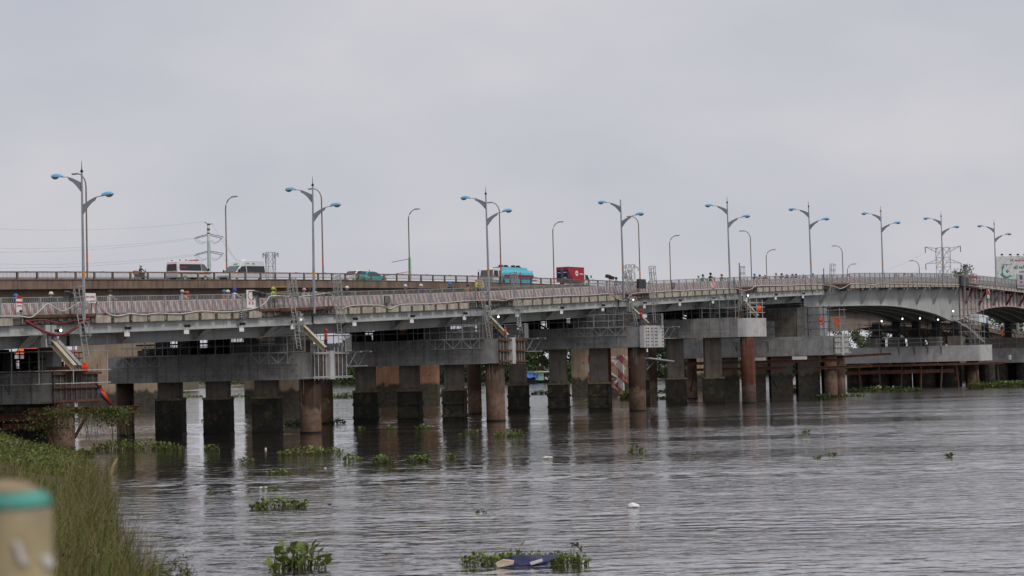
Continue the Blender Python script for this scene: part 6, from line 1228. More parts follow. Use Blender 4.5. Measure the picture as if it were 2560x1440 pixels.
# ------------------------------------------------------------------ background beyond the river
def tree(loc, h, r, mk, label, seed, grp='trees on the far bank', dens=1.0, flat=.8, leaf=.5):
    rs = np.random.RandomState(seed); loc = Vector(loc); t = thing('tree', label, 'tree', loc, 0, grp)
    mb = MB(); tr = [loc, loc + Vector((rs.uniform(-.3, .3), 0, h * .3)), loc + Vector((rs.uniform(-.5, .5), rs.uniform(-.4, .4), h * .6)), loc + Vector((rs.uniform(-.6, .6), 0, h * .85))]; mb.tube(tr, .035 * h, 7, .008 * h)
    for k in range(4): a = rs.uniform(0, 6.28); b = tr[1].lerp(tr[2], rs.uniform(0, 1)); mb.tube([b, b + Vector((math.cos(a) * r * .4, math.sin(a) * r * .4, h * .16)), b + Vector((math.cos(a) * r * .7, math.sin(a) * r * .7, h * .22))], .014 * h, 5, .005 * h)
    mb.build('trunk', M['bark'], t)
    nc = int(20 * dens); V = []; 
    for k in range(nc):
        a = rs.uniform(0, 6.28); q = rs.uniform(0, 1) ** .6; zz = rs.uniform(-.1, 1.0); c = np.array([math.cos(a) * q * r * (1.15 - zz * .45), math.sin(a) * q * r * (1.15 - zz * .45), h * (.28 + .66 * zz * (1 - .18 * q * q))]); cr = r * rs.uniform(.2, .42)
        m_ = int(70 * dens); d = rs.normal(size=(m_, 3)); d /= np.linalg.norm(d, axis=1)[:, None]; P = c + d * cr * (rs.uniform(.45, 1, (m_, 1))) * np.array([1, 1, flat])
        s = leaf * rs.uniform(.5, 1.15, (m_, 1)); e1 = rs.normal(size=(m_, 3)); e1 /= np.linalg.norm(e1, axis=1)[:, None]; e2 = np.cross(e1, d + .4 * rs.normal(size=(m_, 3))); e2 /= np.linalg.norm(e2, axis=1)[:, None] + 1e-6
        V.append(np.stack([P - e1 * s, P + e2 * s * .5, P + e1 * s, P - e2 * s * .5], 1).reshape(-1, 3))
    V = np.concatenate(V); nq = len(V) // 4; me = bpy.data.meshes.new('crown'); me.from_pydata(V.tolist(), [], np.arange(nq * 4).reshape(-1, 4).tolist()); me.materials.append(M[mk]); o = bpy.data.objects.new('crown', me); link(o, t, WM[t]); return t
def far_pt(px, extra=10, z=1.6):
    d = ray(px, 950); Y = 500.0
    for _ in range(12): x = d.x / d.y * Y; Y = far_y(x) + extra
    return Vector((d.x / d.y * Y, Y, z))
TR = [(858, 9, 4.5, 'tree_b', 'yellowish green'), (880, 12.5, 6, 'tree_b', 'light green rounded'), (908, 13.5, 6.5, 'tree_a', 'dark bushy'), (932, 10, 5, 'tree_a', 'dark'), (965, 12, 6, 'tree_a', 'dark'), (1000, 11, 6, 'tree_a', 'dark'), (1040, 12, 6.5, 'tree_a', 'dark'), (1085, 10.5, 5.5, 'tree_a', 'dark spreading'), (1110, 10.5, 6, 'tree_a', 'dark blue green'), (1150, 11, 6, 'tree_a', 'dark'), (1190, 11.5, 6.5, 'tree_a', 'dark shady'),
      (1226, 9.5, 5, 'tree_b', 'bright green slim'), (1262, 10, 5, 'tree_b', 'mid green'), (1297, 11, 6, 'tree_a', 'dark'), (1338, 8.5, 4, 'tree_b', 'banana like bright'), (1358, 12, 6, 'tree_a', 'tall dense'), (1395, 12, 6, 'tree_b', 'mid green'), (1430, 11, 6, 'tree_a', 'dark'), (1480, 12, 6, 'tree_b', 'mid green'), (1540, 12, 6, 'tree_a', 'dark'), (1590, 12.5, 6, 'tree_a', 'dark'), (1640, 13.5, 6, 'tree_a', 'dark blue green'), (1664, 11, 5, 'tree_c', 'yellow green'), (1682, 10, 4.5, 'tree_c', 'pale'), (1730, 12, 6, 'tree_a', 'dark'), (1790, 12, 6, 'tree_b', 'mid green'), (1850, 12, 6, 'tree_a', 'dark'), (1930, 11, 6, 'tree_a', 'dark'), (2010, 12, 6, 'tree_b', 'mid green'), (2070, 13.5, 6, 'tree_b', 'yellow green'), (2110, 13, 6, 'tree_c', 'pale'), (2180, 12, 6, 'tree_a', 'dark'), (2300, 12, 6, 'tree_a', 'dark'), (2380, 13, 6, 'tree_b', 'mid green'), (2430, 16, 6, 'tree_c', 'palm green'), (2480, 18, 7, 'tree_b', 'bright'), (2520, 15, 6, 'tree_a', 'dark'), (2560, 15, 6, 'tree_b', 'mid green')]
def tree_no(k): a = k + 1; tens = ['', 'twenty ', 'thirty ', 'forty ']; return (ORD[k] if k < 12 else ['thirteenth', 'fourteenth', 'fifteenth', 'sixteenth', 'seventeenth', 'eighteenth', 'nineteenth', 'twentieth'][k - 12] if k < 20 else (tens[a // 10 - 1] + (ORD[a % 10 - 1] if a % 10 else 'tenth'))) + ' from the left'
for k, (px, h, r, mk, ad) in enumerate(TR): tree(far_pt(px, 10 + (k % 3) * 5), h, r, mk, f'{ad} tree on the far bank, {tree_no(k)}', 100 + k)
_p = at_y(2392, 690, 430); tree((_p.x, 430, 2), 26.3, 6.5, 'tree_c', 'tall airy pale tree rising above the bridge crest beside the lattice pylon', 55, 'trees on the far bank', .8, .8, .45)
for k, (px, w_, h) in enumerate([(470, 24, 1.4), (560, 34, 1.5), (640, 20, 1.6), (720, 30, 1.8), (1655, 16, 2.0), (1700, 18, 2.2)]):   # low scrub
    c = far_pt(px, 4, 1.2); rs = np.random.RandomState(k); n = 900; P = np.stack([c.x + rs.uniform(-w_, w_, n) * .5, c.y + rs.uniform(-3, 3, n), c.z + rs.uniform(0, h, n) ** 1.0 - .3], 1); e = rs.normal(size=(n, 3)); e /= np.linalg.norm(e, axis=1)[:, None]; f = rs.normal(size=(n, 3)); f = np.cross(e, f); f /= np.linalg.norm(f, axis=1)[:, None]; s = rs.uniform(.2, .45, (n, 1))
    me = bpy.data.meshes.new('scrub'); me.from_pydata(np.stack([P - e * s, P + f * s * .6, P + e * s, P - f * s * .6], 1).reshape(-1, 3).tolist(), [], np.arange(4 * n).reshape(-1, 4).tolist()); me.materials.append(M['tree_b'] if k % 2 else M['tree_c']); tag(link(bpy.data.objects.new('scrub', me), None, Matrix.Identity(4)), kind='stuff')
for k in range(9):                                            # dense waterside thicket under the far trees
    n = 2600; rs = np.random.RandomState(900 + k); q0, q1 = 835 + 192 * k, 835 + 192 * (k + 1)
    if 1628 < q0 < 1700: continue
    A_, B_ = far_pt(q0, 5, 1), far_pt(q1, 5, 1); f = rs.rand(n); top = 3.6 + 1.6 * np.sin(f * 9 + k * 2) + rs.rand(n) * 1.2
    P = np.stack([A_.x + (B_.x - A_.x) * f, np.array([far_y(A_.x + (B_.x - A_.x) * q) for q in f]) + rs.uniform(-1, 6, n), .1 + rs.rand(n) * top], 1); e = rs.normal(size=(n, 3)); e /= np.linalg.norm(e, axis=1)[:, None]; g_ = np.cross(e, rs.normal(size=(n, 3))); g_ /= np.linalg.norm(g_, axis=1)[:, None]; s = rs.uniform(.3, .65, (n, 1))
    me = bpy.data.meshes.new('thicket'); me.from_pydata(np.stack([P - e * s, P + g_ * s * .55, P + e * s, P - g_ * s * .55], 1).reshape(-1, 3).tolist(), [], np.arange(4 * n).reshape(-1, 4).tolist()); me.materials.append(M['tree_a'] if k % 3 else M['tree_b']); tag(link(bpy.data.objects.new('thicket', me), None, Matrix.Identity(4)), kind='stuff')
# pale flood wall on the far bank and houses behind it
fw = thing('flood_wall', 'long pale concrete flood wall on the far bank seen between the right piers', 'wall', far_pt(1700, 8, 1.5))
for k in range(14):
    a, b = far_pt(1560 + k * 22, 7, 1.4), far_pt(1560 + (k + 1) * 22 - 1.2, 7, 1.4); bar('panel', a + Vector((0, 0, .9)), b + Vector((0, 0, .9)), .3, M['conc_end'], fw, 'box', 1.9)
def house(px0, px1, Y, z0, z1, wall, roof, label, dep=8, rh=1.4, wins=3):
    a, b = at_y(px0, 900, Y), at_y(px1, 900, Y); h = thing('house', label, 'house', (a.x, Y, z0)); mb = MB(); mb.box(((a.x + b.x) / 2, Y + dep / 2, (z0 + z1) / 2), (b.x - a.x, dep, z1 - z0)); mb.build('wall', wall, h)
    x0, x1 = a.x - .4, b.x + .4; mb = MB(); mb.add([(x0, Y - .7, z1 + .01), (x1, Y - .7, z1 + .01), (x1, Y + dep + .5, z1 + .01), (x0, Y + dep + .5, z1 + .01), (x0, Y + dep / 2, z1 + rh), (x1, Y + dep / 2, z1 + rh)], [(0, 1, 5, 4), (2, 3, 4, 5), (0, 4, 3), (1, 2, 5), (0, 3, 2, 1)]); mb.build('roof', roof, h)
    for k in range(wins):
        x = a.x + (b.x - a.x) * (k + .5) / wins; mb = MB(); mb.box((x, Y - .02, z0 + (z1 - z0) * .55), (min(1.2, (b.x - a.x) / wins * .5), .08, (z1 - z0) * .35)); w_ = mb.build('window', M['white_dirty'], h); mb = MB(); mb.box((x, Y - .07, z0 + (z1 - z0) * .55), (min(1.0, (b.x - a.x) / wins * .42), .05, (z1 - z0) * .29)); mb.build('pane', M['glass'], w_)
    return h
rr = mat('red_metal_roof', (.45, .06, .06), .6, .2, 1, .3); ro = mat('orange_tarpaulin', (.75, .14, .04), .7, .15, 1, .2)
EM = 430
house(44, 92, EM, 4.0, 10.2, M['white'], ro, 'white shed with an orange roof glimpsed under the left end of the steel bridge', 6, 1.6, 2); house(96, 150, EM + 14, 3, 9.6, M['white_dirty'], rr, 'low house with a red roof right of the orange roofed shed', 8, 1.5, 3); house(150, 232, EM + 20, 3, 9.8, M['conc_end'], rr, 'longer pale house with a red roof farther right under the deck', 8, 1.5, 5); house(-60, 40, EM + 10, 3, 9, M['conc_end'], M['galv'], 'grey house at the far left under the deck', 8, 1.5, 4); house(395, 470, EM + 30, 3, 9, M['white_dirty'], rr, 'pale house with red roof behind the bank side columns', 8, 1.5, 4); house(520, 650, EM + 60, 3, 9.4, M['white_dirty'], rr, 'wide pale house with red roof seen through the jacking towers', 8, 1.5, 5)
for k, (a, b) in enumerate(((-80, 470),)):
    q0, q1 = at_y(a, 900, EM - 4), at_y(b, 900, EM + 25); rdw = thing('road_wall', 'red and white chequered low wall before the red roofed houses', 'wall', q0); n = 40
    for j in range(n): c0, c1 = q0.lerp(q1, j / n), q0.lerp(q1, (j + 1) / n - .002); c0.z = c1.z = 7.4; bar('block', c0, c1, .3, M['truck_red'] if j % 2 else M['white_dirty'], rdw, 'box', 1.1)
    mb = MB(); mb.box(((q0.x + q1.x) / 2, EM + 22, 3.6), (q1.x - q0.x, 36, 6.4)); tag(mb.build('embankment', M['mud']), kind='structure')
house(1990, 2060, 500, 2, 8, M['conc_end'], M['galv'], 'grey roofed house behind the right piers', 8, 1.4, 4)
# floating homes: blue tarpaulin and pale green hut
Yh = far_pt(1350, -14).y
def hb(x, y): return at_y(x, y, Yh)
bo = thing('house_boat', 'house boat with a pale green cabin and grey sheet roof by the far bank', 'boat', hb(1352, 958)); a, b = hb(1326, 956), hb(1376, 956); X0, X1 = a.x, b.x
mb = MB(); mb.hexa([Vector(p) for p in ((X0 + .5, Yh, -.2), (X1 - .5, Yh, -.2), (X1 - .5, Yh + 2.6, -.2), (X0 + .5, Yh + 2.6, -.2), (X0 - .5, Yh - .3, .75), (X1 + .6, Yh - .3, .75), (X1 + .6, Yh + 2.9, .75), (X0 - .5, Yh + 2.9, .75))]); mb.build('hull', M['black'], bo)
c = hb(1349, 945); gx = c.x; mb = MB(); mb.box((gx, Yh + 1.2, 1.7), (2.1, 2.2, 1.9)); mb.build('cabin', mat('pale_green_boards', (.33, .55, .43), .7, .15, 2, .3), bo); mb = MB(); mb.hexa([Vector(p) for p in ((gx - 1.3, Yh - .4, 2.66), (X1 + .4, Yh - .4, 2.72), (X1 + .4, Yh + 2.8, 2.9), (gx - 1.3, Yh + 2.8, 2.85), (gx - 1.3, Yh - .4, 2.72), (X1 + .4, Yh - .4, 2.78), (X1 + .4, Yh + 2.8, 2.96), (gx - 1.3, Yh + 2.8, 2.91))]); mb.build('sheet_roof', M['galv_l'], bo)
for k in range(7): mb = MB(); mb.box((gx + 1.5 + k * .32, Yh + rnd.uniform(-.1, 1.5), .9 + rnd.uniform(0, .9)), (rnd.uniform(.25, .5),) * 3); mb.build('bundle', M[rnd.choice(['navy', 'white_dirty', 'darkgrey', 'tank_blue'])], bo)
tp = thing('tarpaulin_boat', 'boat under a bright blue tarpaulin left of the pale green cabin', 'boat', hb(1331, 957)); c = hb(1331, 946); mb = MB(); vs = []; n = 7
for j in range(n):
    for q in range(n): vs.append(Vector((c.x - 1.9 + 3.3 * j / (n - 1), Yh - .5 + 2.6 * q / (n - 1) - .25 * math.sin(j), .9 + 1.9 * math.sin(math.pi * min(1, (q + .6) / n * 1.1)) + .2 * math.sin(j * 1.9 + q))))
mb.add(vs, [(j * n + q, j * n + q + 1, (j + 1) * n + q + 1, (j + 1) * n + q) for j in range(n - 1) for q in range(n - 1)]); mb.build('tarpaulin', mat('blue_tarpaulin', (.04, .12, .42), .5, .25, 2), tp); mb = MB(); mb.hexa([Vector(p) for p in ((c.x - 1.8, Yh - .6, -.2), (c.x + 1.5, Yh - .6, -.2), (c.x + 1.5, Yh + 2.2, -.2), (c.x - 1.8, Yh + 2.2, -.2), (c.x - 2.2, Yh - .8, .85), (c.x + 1.6, Yh - .8, .85), (c.x + 1.6, Yh + 2.4, .85), (c.x - 2.2, Yh + 2.4, .85))]); mb.build('hull', M['black'], tp)
bar('roof_pole', (c.x - 2, Yh - .3, 2.9), (c.x + 2.6, Yh - .3, 3.0), .1, M['wood'], tp)
# pylons
def lattice_tower(label, px, ytop, ybase, Y, w0, w1, arms, mm, nseg=9, grp=None):
    top = at_y(px, ytop, Y); z1_ = top.z; zb_ = 2.0; x = top.x; t = thing('lattice_pylon', label, 'pylon', (x, Y, zb_), 0, grp); yaw = .5; R = Matrix.Rotation(yaw, 3, 'Z'); r = (z1_ - zb_) * .0015
    def cp(k, f): s = (w0 + (w1 - w0) * min(1, f / .62)) / 2; o = R @ Vector((s * (1, 1, -1, -1)[k], s * (1, -1, -1, 1)[k], 0)); return Vector((x, Y, zb_ + (z1_ - zb_) * f)) + o
    fs = [i / nseg for i in range(nseg + 1)]
    for k in range(4): bar('leg', cp(k, 0), cp(k, .62), r * 2.2, mm, t); bar('leg', cp(k, .62), cp(k, 1), r * 1.8, mm, t)
    for a, b in zip(fs, fs[1:]):
        for k in range(4): bar('brace', cp(k, a), cp((k + 1) % 4, b), r, mm, t); bar('brace', cp((k + 1) % 4, a), cp(k, b), r, mm, t); bar('girt', cp(k, b), cp((k + 1) % 4, b), r, mm, t)
    for f, ln, up in arms:
        c = Vector((x, Y, zb_ + (z1_ - zb_) * f)); h = (z1_ - zb_) * .035
        for s in (-1, 1):
            e = c + Vector((s * ln, 0, up * h)); bar('cross_arm', c + Vector((s * w1 * .5, -.3, 0)), e, r * 1.6, mm, t); bar('cross_arm', c + Vector((s * w1 * .5, .3, h if up <= 0 else -h)), e, r * 1.6, mm, t)
            for q in (.33, .66): bar('arm_brace', c + Vector((s * ln * q, 0, up * h * q)), c + Vector((s * (w1 * .5 + (ln - w1 * .5) * (q - .2)), 0, (h if up <= 0 else -h) * (1 - q))), r, mm, t)
            bar('insulator', e, e - Vector((0, 0, 1.6)), r * 2.2, M['navy'], t)
    return t, x, z1_
T1, x1_, zt1 = lattice_tower('grey lattice pylon behind the silver minibus', 676, 631, 690, 620, 6.5, 2.6, ((.985, 2.6, .3), (.965, 1.7, -.3)), mat('hazy_pylon_steel', (.42, .44, .46), .6, .15), 9)
T2, x2_, zt2 = lattice_tower('tall lattice pylon with three pairs of arms at the right', 2357, 619, 690, 470, 6.0, 2.6, ((.99, 4.6, .6), (.87, 4.6, -.2), (.72, 7.6, .1)), mat('pale_pylon_steel', (.40, .42, .43), .6, .15), 12)
T3, x3_, zt3 = lattice_tower('tiny lattice pylon beside the fourth lamp', 1575, 662, 700, 900, 5, 3.4, ((.97, 4, 0),), M['galv'], 9)
mono = thing('mono_pylon', 'pale green tubular pylon with a white and grey banded top behind the ambulance', 'pylon', at_y(526, 700, 420)); q = at_y(521, 560, 420); x, Y, zt = q.x, 420, q.z
pz = lambda y: at_y(521, y, 420).z
prev = 2.0
def rad(z): return .72 - .38 * (z - 2) / (zt - 2)
for nm, y0, y1, mm in (('pale_green_shaft', None, 602, mat('pale_green_paint', (.50, .62, .58), .5, .1, 1, .2)), ('white_band', 602, 585, M['white']), ('grey_band', 585, 582, M['darkgrey']), ('white_band', 582, 577, M['white']), ('grey_band', 577, 571, M['galv_d']), ('white_band', 571, 563, M['white']), ('steel_head', 563, 559, M['darkgrey'])):
    a = 2.0 if y0 is None else pz(y0); b = pz(y1); mb = MB(); xx = lambda z: x + (zt - z) * .014 * 0; mb.tube([(x, Y, a), (x, Y, b)], rad(a), 14, rad(b)); mb.build(nm, mm, mono)
wires = []
for yy in (588, 630):
    for s, ln in ((-1, 1), (1, 1)):
        for dv in (-1, 1):
            a = Vector((x, Y, pz(yy) + (.3 if dv > 0 else 0))); e = a + Vector((s * 3.2, dv * 1.2, -.75 + dv * .1)); bar('arm', a, e, .07, M['darkgrey'], mono)
            mb = MB(); mb.tube([e, e + Vector((-s * .9, 0, -1.0)), e + Vector((-s * 1.8, 0, -1.3)), a + Vector((s * .6, 0, -1.6))], .035, 4); mb.build('jumper', M['rope_grey'], mono); wires.append((e, s))
for s in (-1, 1): e = Vector((x, Y, zt)) + Vector((s * .9, 0, .55 - .5 * (s > 0))); bar('arm', (x, Y, zt - .2), e, .08, M['darkgrey'], mono); wires.append((e, s))
def wire(a, b, sag, lab, r=.017): mb = MB(); mb.tube([a.lerp(b, k / 14) - Vector((0, 0, 4 * sag * (k / 14) * (1 - k / 14))) for k in range(15)], r, 4); tag(mb.build('power_line', M['wire_pale'], origin=a), lab, 'power line', 'power lines in the sky')
for k, (e, s) in enumerate(wires): wire(e, e + Vector((-75, -60, -1 + (k % 3))) if s < 0 else Vector((x1_ + 1.5 * (k % 3 - 1), 620, zt1 - .5)), 3.5 if s < 0 else 7, f'power line leaving the pale green tubular pylon to the {"left" if s < 0 else "right"}, {ORD[k]} conductor')
for k, (ax_, fz) in enumerate(((-4.6, .99), (-4.6, .87), (-7.6, .72))): a = Vector((x2_ + ax_, 470, 2 + (zt2 - 2) * fz - 1)); wire(a, a + Vector((-60, -30, -16)), 2.5, f'power line from the tall right lattice pylon down to the left, {["top", "middle", "bottom"][k]} arm')
gp = thing('green_pylon', 'pale green tube mast behind a lamp in the middle', 'pylon', at_y(1024, 700, 600)); q = at_y(1024, 644, 600); mb = MB(); mb.tube([(q.x, 600, 2), (q.x, 600, q.z)], 1.0, 12, .42 * 1.1); mb.build('shaft', mat('mint_paint', (.36, .60, .50), .5, .1, 1, .2), gp)
for y, l in ((647, -6), (679, -10)): a = at_y(1024, y, 600); bar('arm', a, a + Vector((l, 0, -.4 - abs(l) * .1)), .09, M['darkgrey'], gp)
wire(at_y(860, 684, 600), at_y(1020, 679, 600), 1.2, 'power line reaching the pale green tube mast from the left')
# billboard
YB = 430
def bbp(x, y, d=0): q = at_y(x, y, YB + d); return q
bb = thing('billboard', 'white hoarding with a green hanging scale and red and green lettering at the right edge', 'billboard', (bbp(2540, 720).x, YB, 2)); tl = bbp(2490.5, 641.5); br_ = bbp(2640, 720); W_ = br_.x - tl.x
mb = MB(); mb.box(((tl.x + br_.x) / 2, YB, tl.z - 4.3), (W_, .5, 8.6)); mb.build('panel', M['white'], bb)
for k in range(1, 7): bar('panel_seam', (tl.x + k * W_ / 7, YB - .256, tl.z - 8.5), (tl.x + k * W_ / 7, YB - .256, tl.z - .1), .04, M['white_dirty'], bb, 'box', .01)
for k in range(4): xx = tl.x + 1.2 + k * W_ / 4; mb = MB(); mb.tube([(xx, YB + .6, 2), (xx, YB + .6, tl.z - 8)], .35, 8); mb.build('support_post', M['galv'], bb)
for k, px in enumerate((2499, 2520, 2539, 2556)):
    a = bbp(px + 9, 641); e = bbp(px + 1, 637.5); bar('lamp_arm', a, Vector((e.x, YB - 1.5, e.z)), .05, M['darkgrey'], bb); mb = MB(); mb.box((e.x, YB - 1.6, e.z), (.5, .35, .35)); mb.build('spot_lamp', M['black'], bb)
def flat(pts, mm, nm, d=.27): mb = MB(); mb.plate([Vector((bbp(a, b).x, YB - d, bbp(a, b).z)) for a, b in pts], (0, -1, 0), .02); mb.build(nm, mm, bb)
gq = mat('hoarding_green', (.02, .33, .22), .5, .1, 1); gd = mat('hoarding_dark_teal', (.02, .16, .17), .5, .1, 1); gs = mat('hoarding_pale_green', (.5, .72, .55), .6, .1, 1)
flat([(2492, 680), (2495.5, 674), (2497.5, 678), (2494.5, 687)], gs, 'green_leaf'); flat([(2528, 688), (2535, 684), (2541, 700), (2531, 702)], gs, 'pale_green_patch')
flat([(2503.5, 666.5), (2509, 665.5), (2509, 690), (2514, 696), (2503.5, 690)], gq, 'scale_back'); flat([(2500, 686), (2503, 683.5), (2515, 691.5), (2525, 687.5), (2529, 690), (2512.5, 698)], gq, 'scale_pan', .30)
flat([(2503.5, 662), (2529, 659.5), (2529, 660.2), (2503.5, 662.7)], M['darkgrey'], 'scale_bar'); flat([(2507.5, 662.5), (2509, 662.4), (2509, 668), (2507.5, 668)], gd, 'scale_hook'); flat([(2515, 662), (2516.5, 661.9), (2516.5, 667), (2515, 667)], gd, 'scale_hook')
def disc(px, py, rx, mm, nm, d): c = bbp(px, py); r = rx * YB / FPX; mb = MB(); mb.plate([Vector((c.x + r * math.cos(2 * math.pi * k / 28), YB - d, c.z + r * 1.18 * math.sin(2 * math.pi * k / 28))) for k in range(28)], (0, -1, 0), .02); mb.build(nm, mm, bb)
disc(2515.8, 679, 10.6, gs, 'dial_rim', .33); disc(2515.8, 679, 10.0, M['white'], 'dial', .36); disc(2517.3, 678.2, 3.2, gd, 'dial_hub', .39); disc(2517.3, 678.2, 1.4, M['white_dirty'], 'dial_hub', .42)
for k in range(14): a = 2 * math.pi * k / 14; disc(2515.8 + 7.6 * math.cos(a), 679 + 8.8 * math.sin(a), .45, M['darkgrey'], 'dial_mark', .385)
flat([(2525.5, 647.5), (2531.5, 647.2), (2531.5, 653), (2525.5, 653.3)], gd, 'logo_square'); flat([(2527, 648.6), (2530, 648.5), (2529.6, 652), (2527.4, 652)], M['white'], 'logo_cut', .30)
def btxt(s, px, py, h, mm, sh=0): q = bbp(px, py); text(bb, s, Vector((q.x, YB - .30, q.z)), Vector((1, 0, 0)), h * YB / FPX / .72, mm, sh)
btxt('NHƠN HÒA', 2536.3, 653.6, 3.9, M['red'], 0); btxt('CÔNG TY TNHH', 2545, 647.4, 1.3, gd); btxt('42 NĂM', 2533, 672.3, 7.3, gd, .25); btxt('KHÔNG NGỪNG', 2547, 681.7, 4.2, gd, .25)

# ------------------------------------------------------------------ plants on the water
def leaf_mesh(k, mm):
    rs = random.Random(k); w_, l = 1.0, 1.25; b = MB(); n = 7; rows_ = []
    for i in range(n):
        f = i / (n - 1); wd = w_ * .5 * math.sin(math.pi * min(1, .06 + f * .94)) ** .75; y = l * f; z = .22 * math.sin(f * 2.6) * l * (-1 if k == 2 else .6)
        rows_.append([Vector((-wd, y, z + .22 * wd * wd * 4)), Vector((0, y, z)), Vector((wd, y, z + .22 * wd * wd * 4))])
    b.add([v for r in rows_ for v in r], [(i * 3 + j, i * 3 + j + 1, i * 3 + 4 + j, i * 3 + 3 + j) for i in range(n - 1) for j in range(2)]); o = b.build('leaf', mm, fix=False, smooth_=True); COL.objects.unlink(o); me = o.data; WM.pop(o); bpy.data.objects.remove(o); return me
LEAF = [leaf_mesh(k, M['hyac'] if k < 3 else M['hyac_d']) for k in range(4)]
LV = [np.array([tuple(v.co) for v in m_.vertices]) for m_ in LEAF]; LF = [[tuple(p.vertices) for p in m_.polygons] for m_ in LEAF]
def clump(label, px, py, wpx, hpx, n, single, seed, lsz=None, ragged=.35, deep=.6, grp='clumps of water hyacinth afloat on the river'):
    if not single: n = int(n * 1.7); lsz = (lsz or .2) * .72
    rs = random.Random(seed); c = on_z(px, py, .0); sc = c.y / FPX; W_ = wpx * sc; H_ = hpx * sc; t = thing('water_hyacinth', label, 'water plant', c, 0, grp); ls = lsz or max(.09, min(.2, H_ * .36))
    sm = MB(); lm = MB()
    for k in range(n):
        u_ = rs.uniform(-1, 1); x = u_ * W_ / 2; y = rs.uniform(-1, 1) * max(.25, W_ * deep * .5) * math.sqrt(max(.05, 1 - u_ * u_)); a = rs.uniform(0, 6.28); hh = H_ * rs.uniform(.3, .98) * (1 - .45 * abs(u_) ** 2) * (rs.uniform(.4, 1) if rs.random() < ragged else 1); tilt = rs.uniform(.15, .7)
        dr = Vector((math.cos(a), math.sin(a), 0)); b = c + Vector((x, y, -.02)); top = b + dr * (hh * tilt * .5) + Vector((0, 0, max(.04, hh - ls * .55)))
        sm.tube([b, b.lerp(top, .5) + Vector((0, 0, hh * .1)), top], ls * .09, 4, ls * .05, False)
        kk = rs.randrange(4); s = ls * rs.uniform(.65, 1.25); Mx = Matrix.Translation(top) @ Matrix.Rotation(a - math.pi / 2 + rs.uniform(-.6, .6), 4, 'Z') @ Matrix.Rotation(rs.uniform(.1, 1.15), 4, 'X') @ Matrix.Rotation(rs.uniform(-.5, .5), 4, 'Y') @ Matrix.Scale(s, 4)
        if single and s * 1.0 / sc > 8: link(bpy.data.objects.new('leaf', LEAF[kk]), t, Mx)
        else: lm.mi = 0 if kk < 3 else 1; lm.add([Mx @ Vector(v) for v in LV[kk]], LF[kk])
    shade = 'dark' in label  # rafts labelled dark get darker leaves, with the shade over them painted in
    tag(sm.build('stalks', M['stalk'], t, fix=False), kind='stuff')
    if lm.v: tag(lm.build('leaves', [M['tree_b'], M['tree_a']] if shade else [M['hyac'], M['hyac_d']], t, fix=False), kind='stuff')
    return t
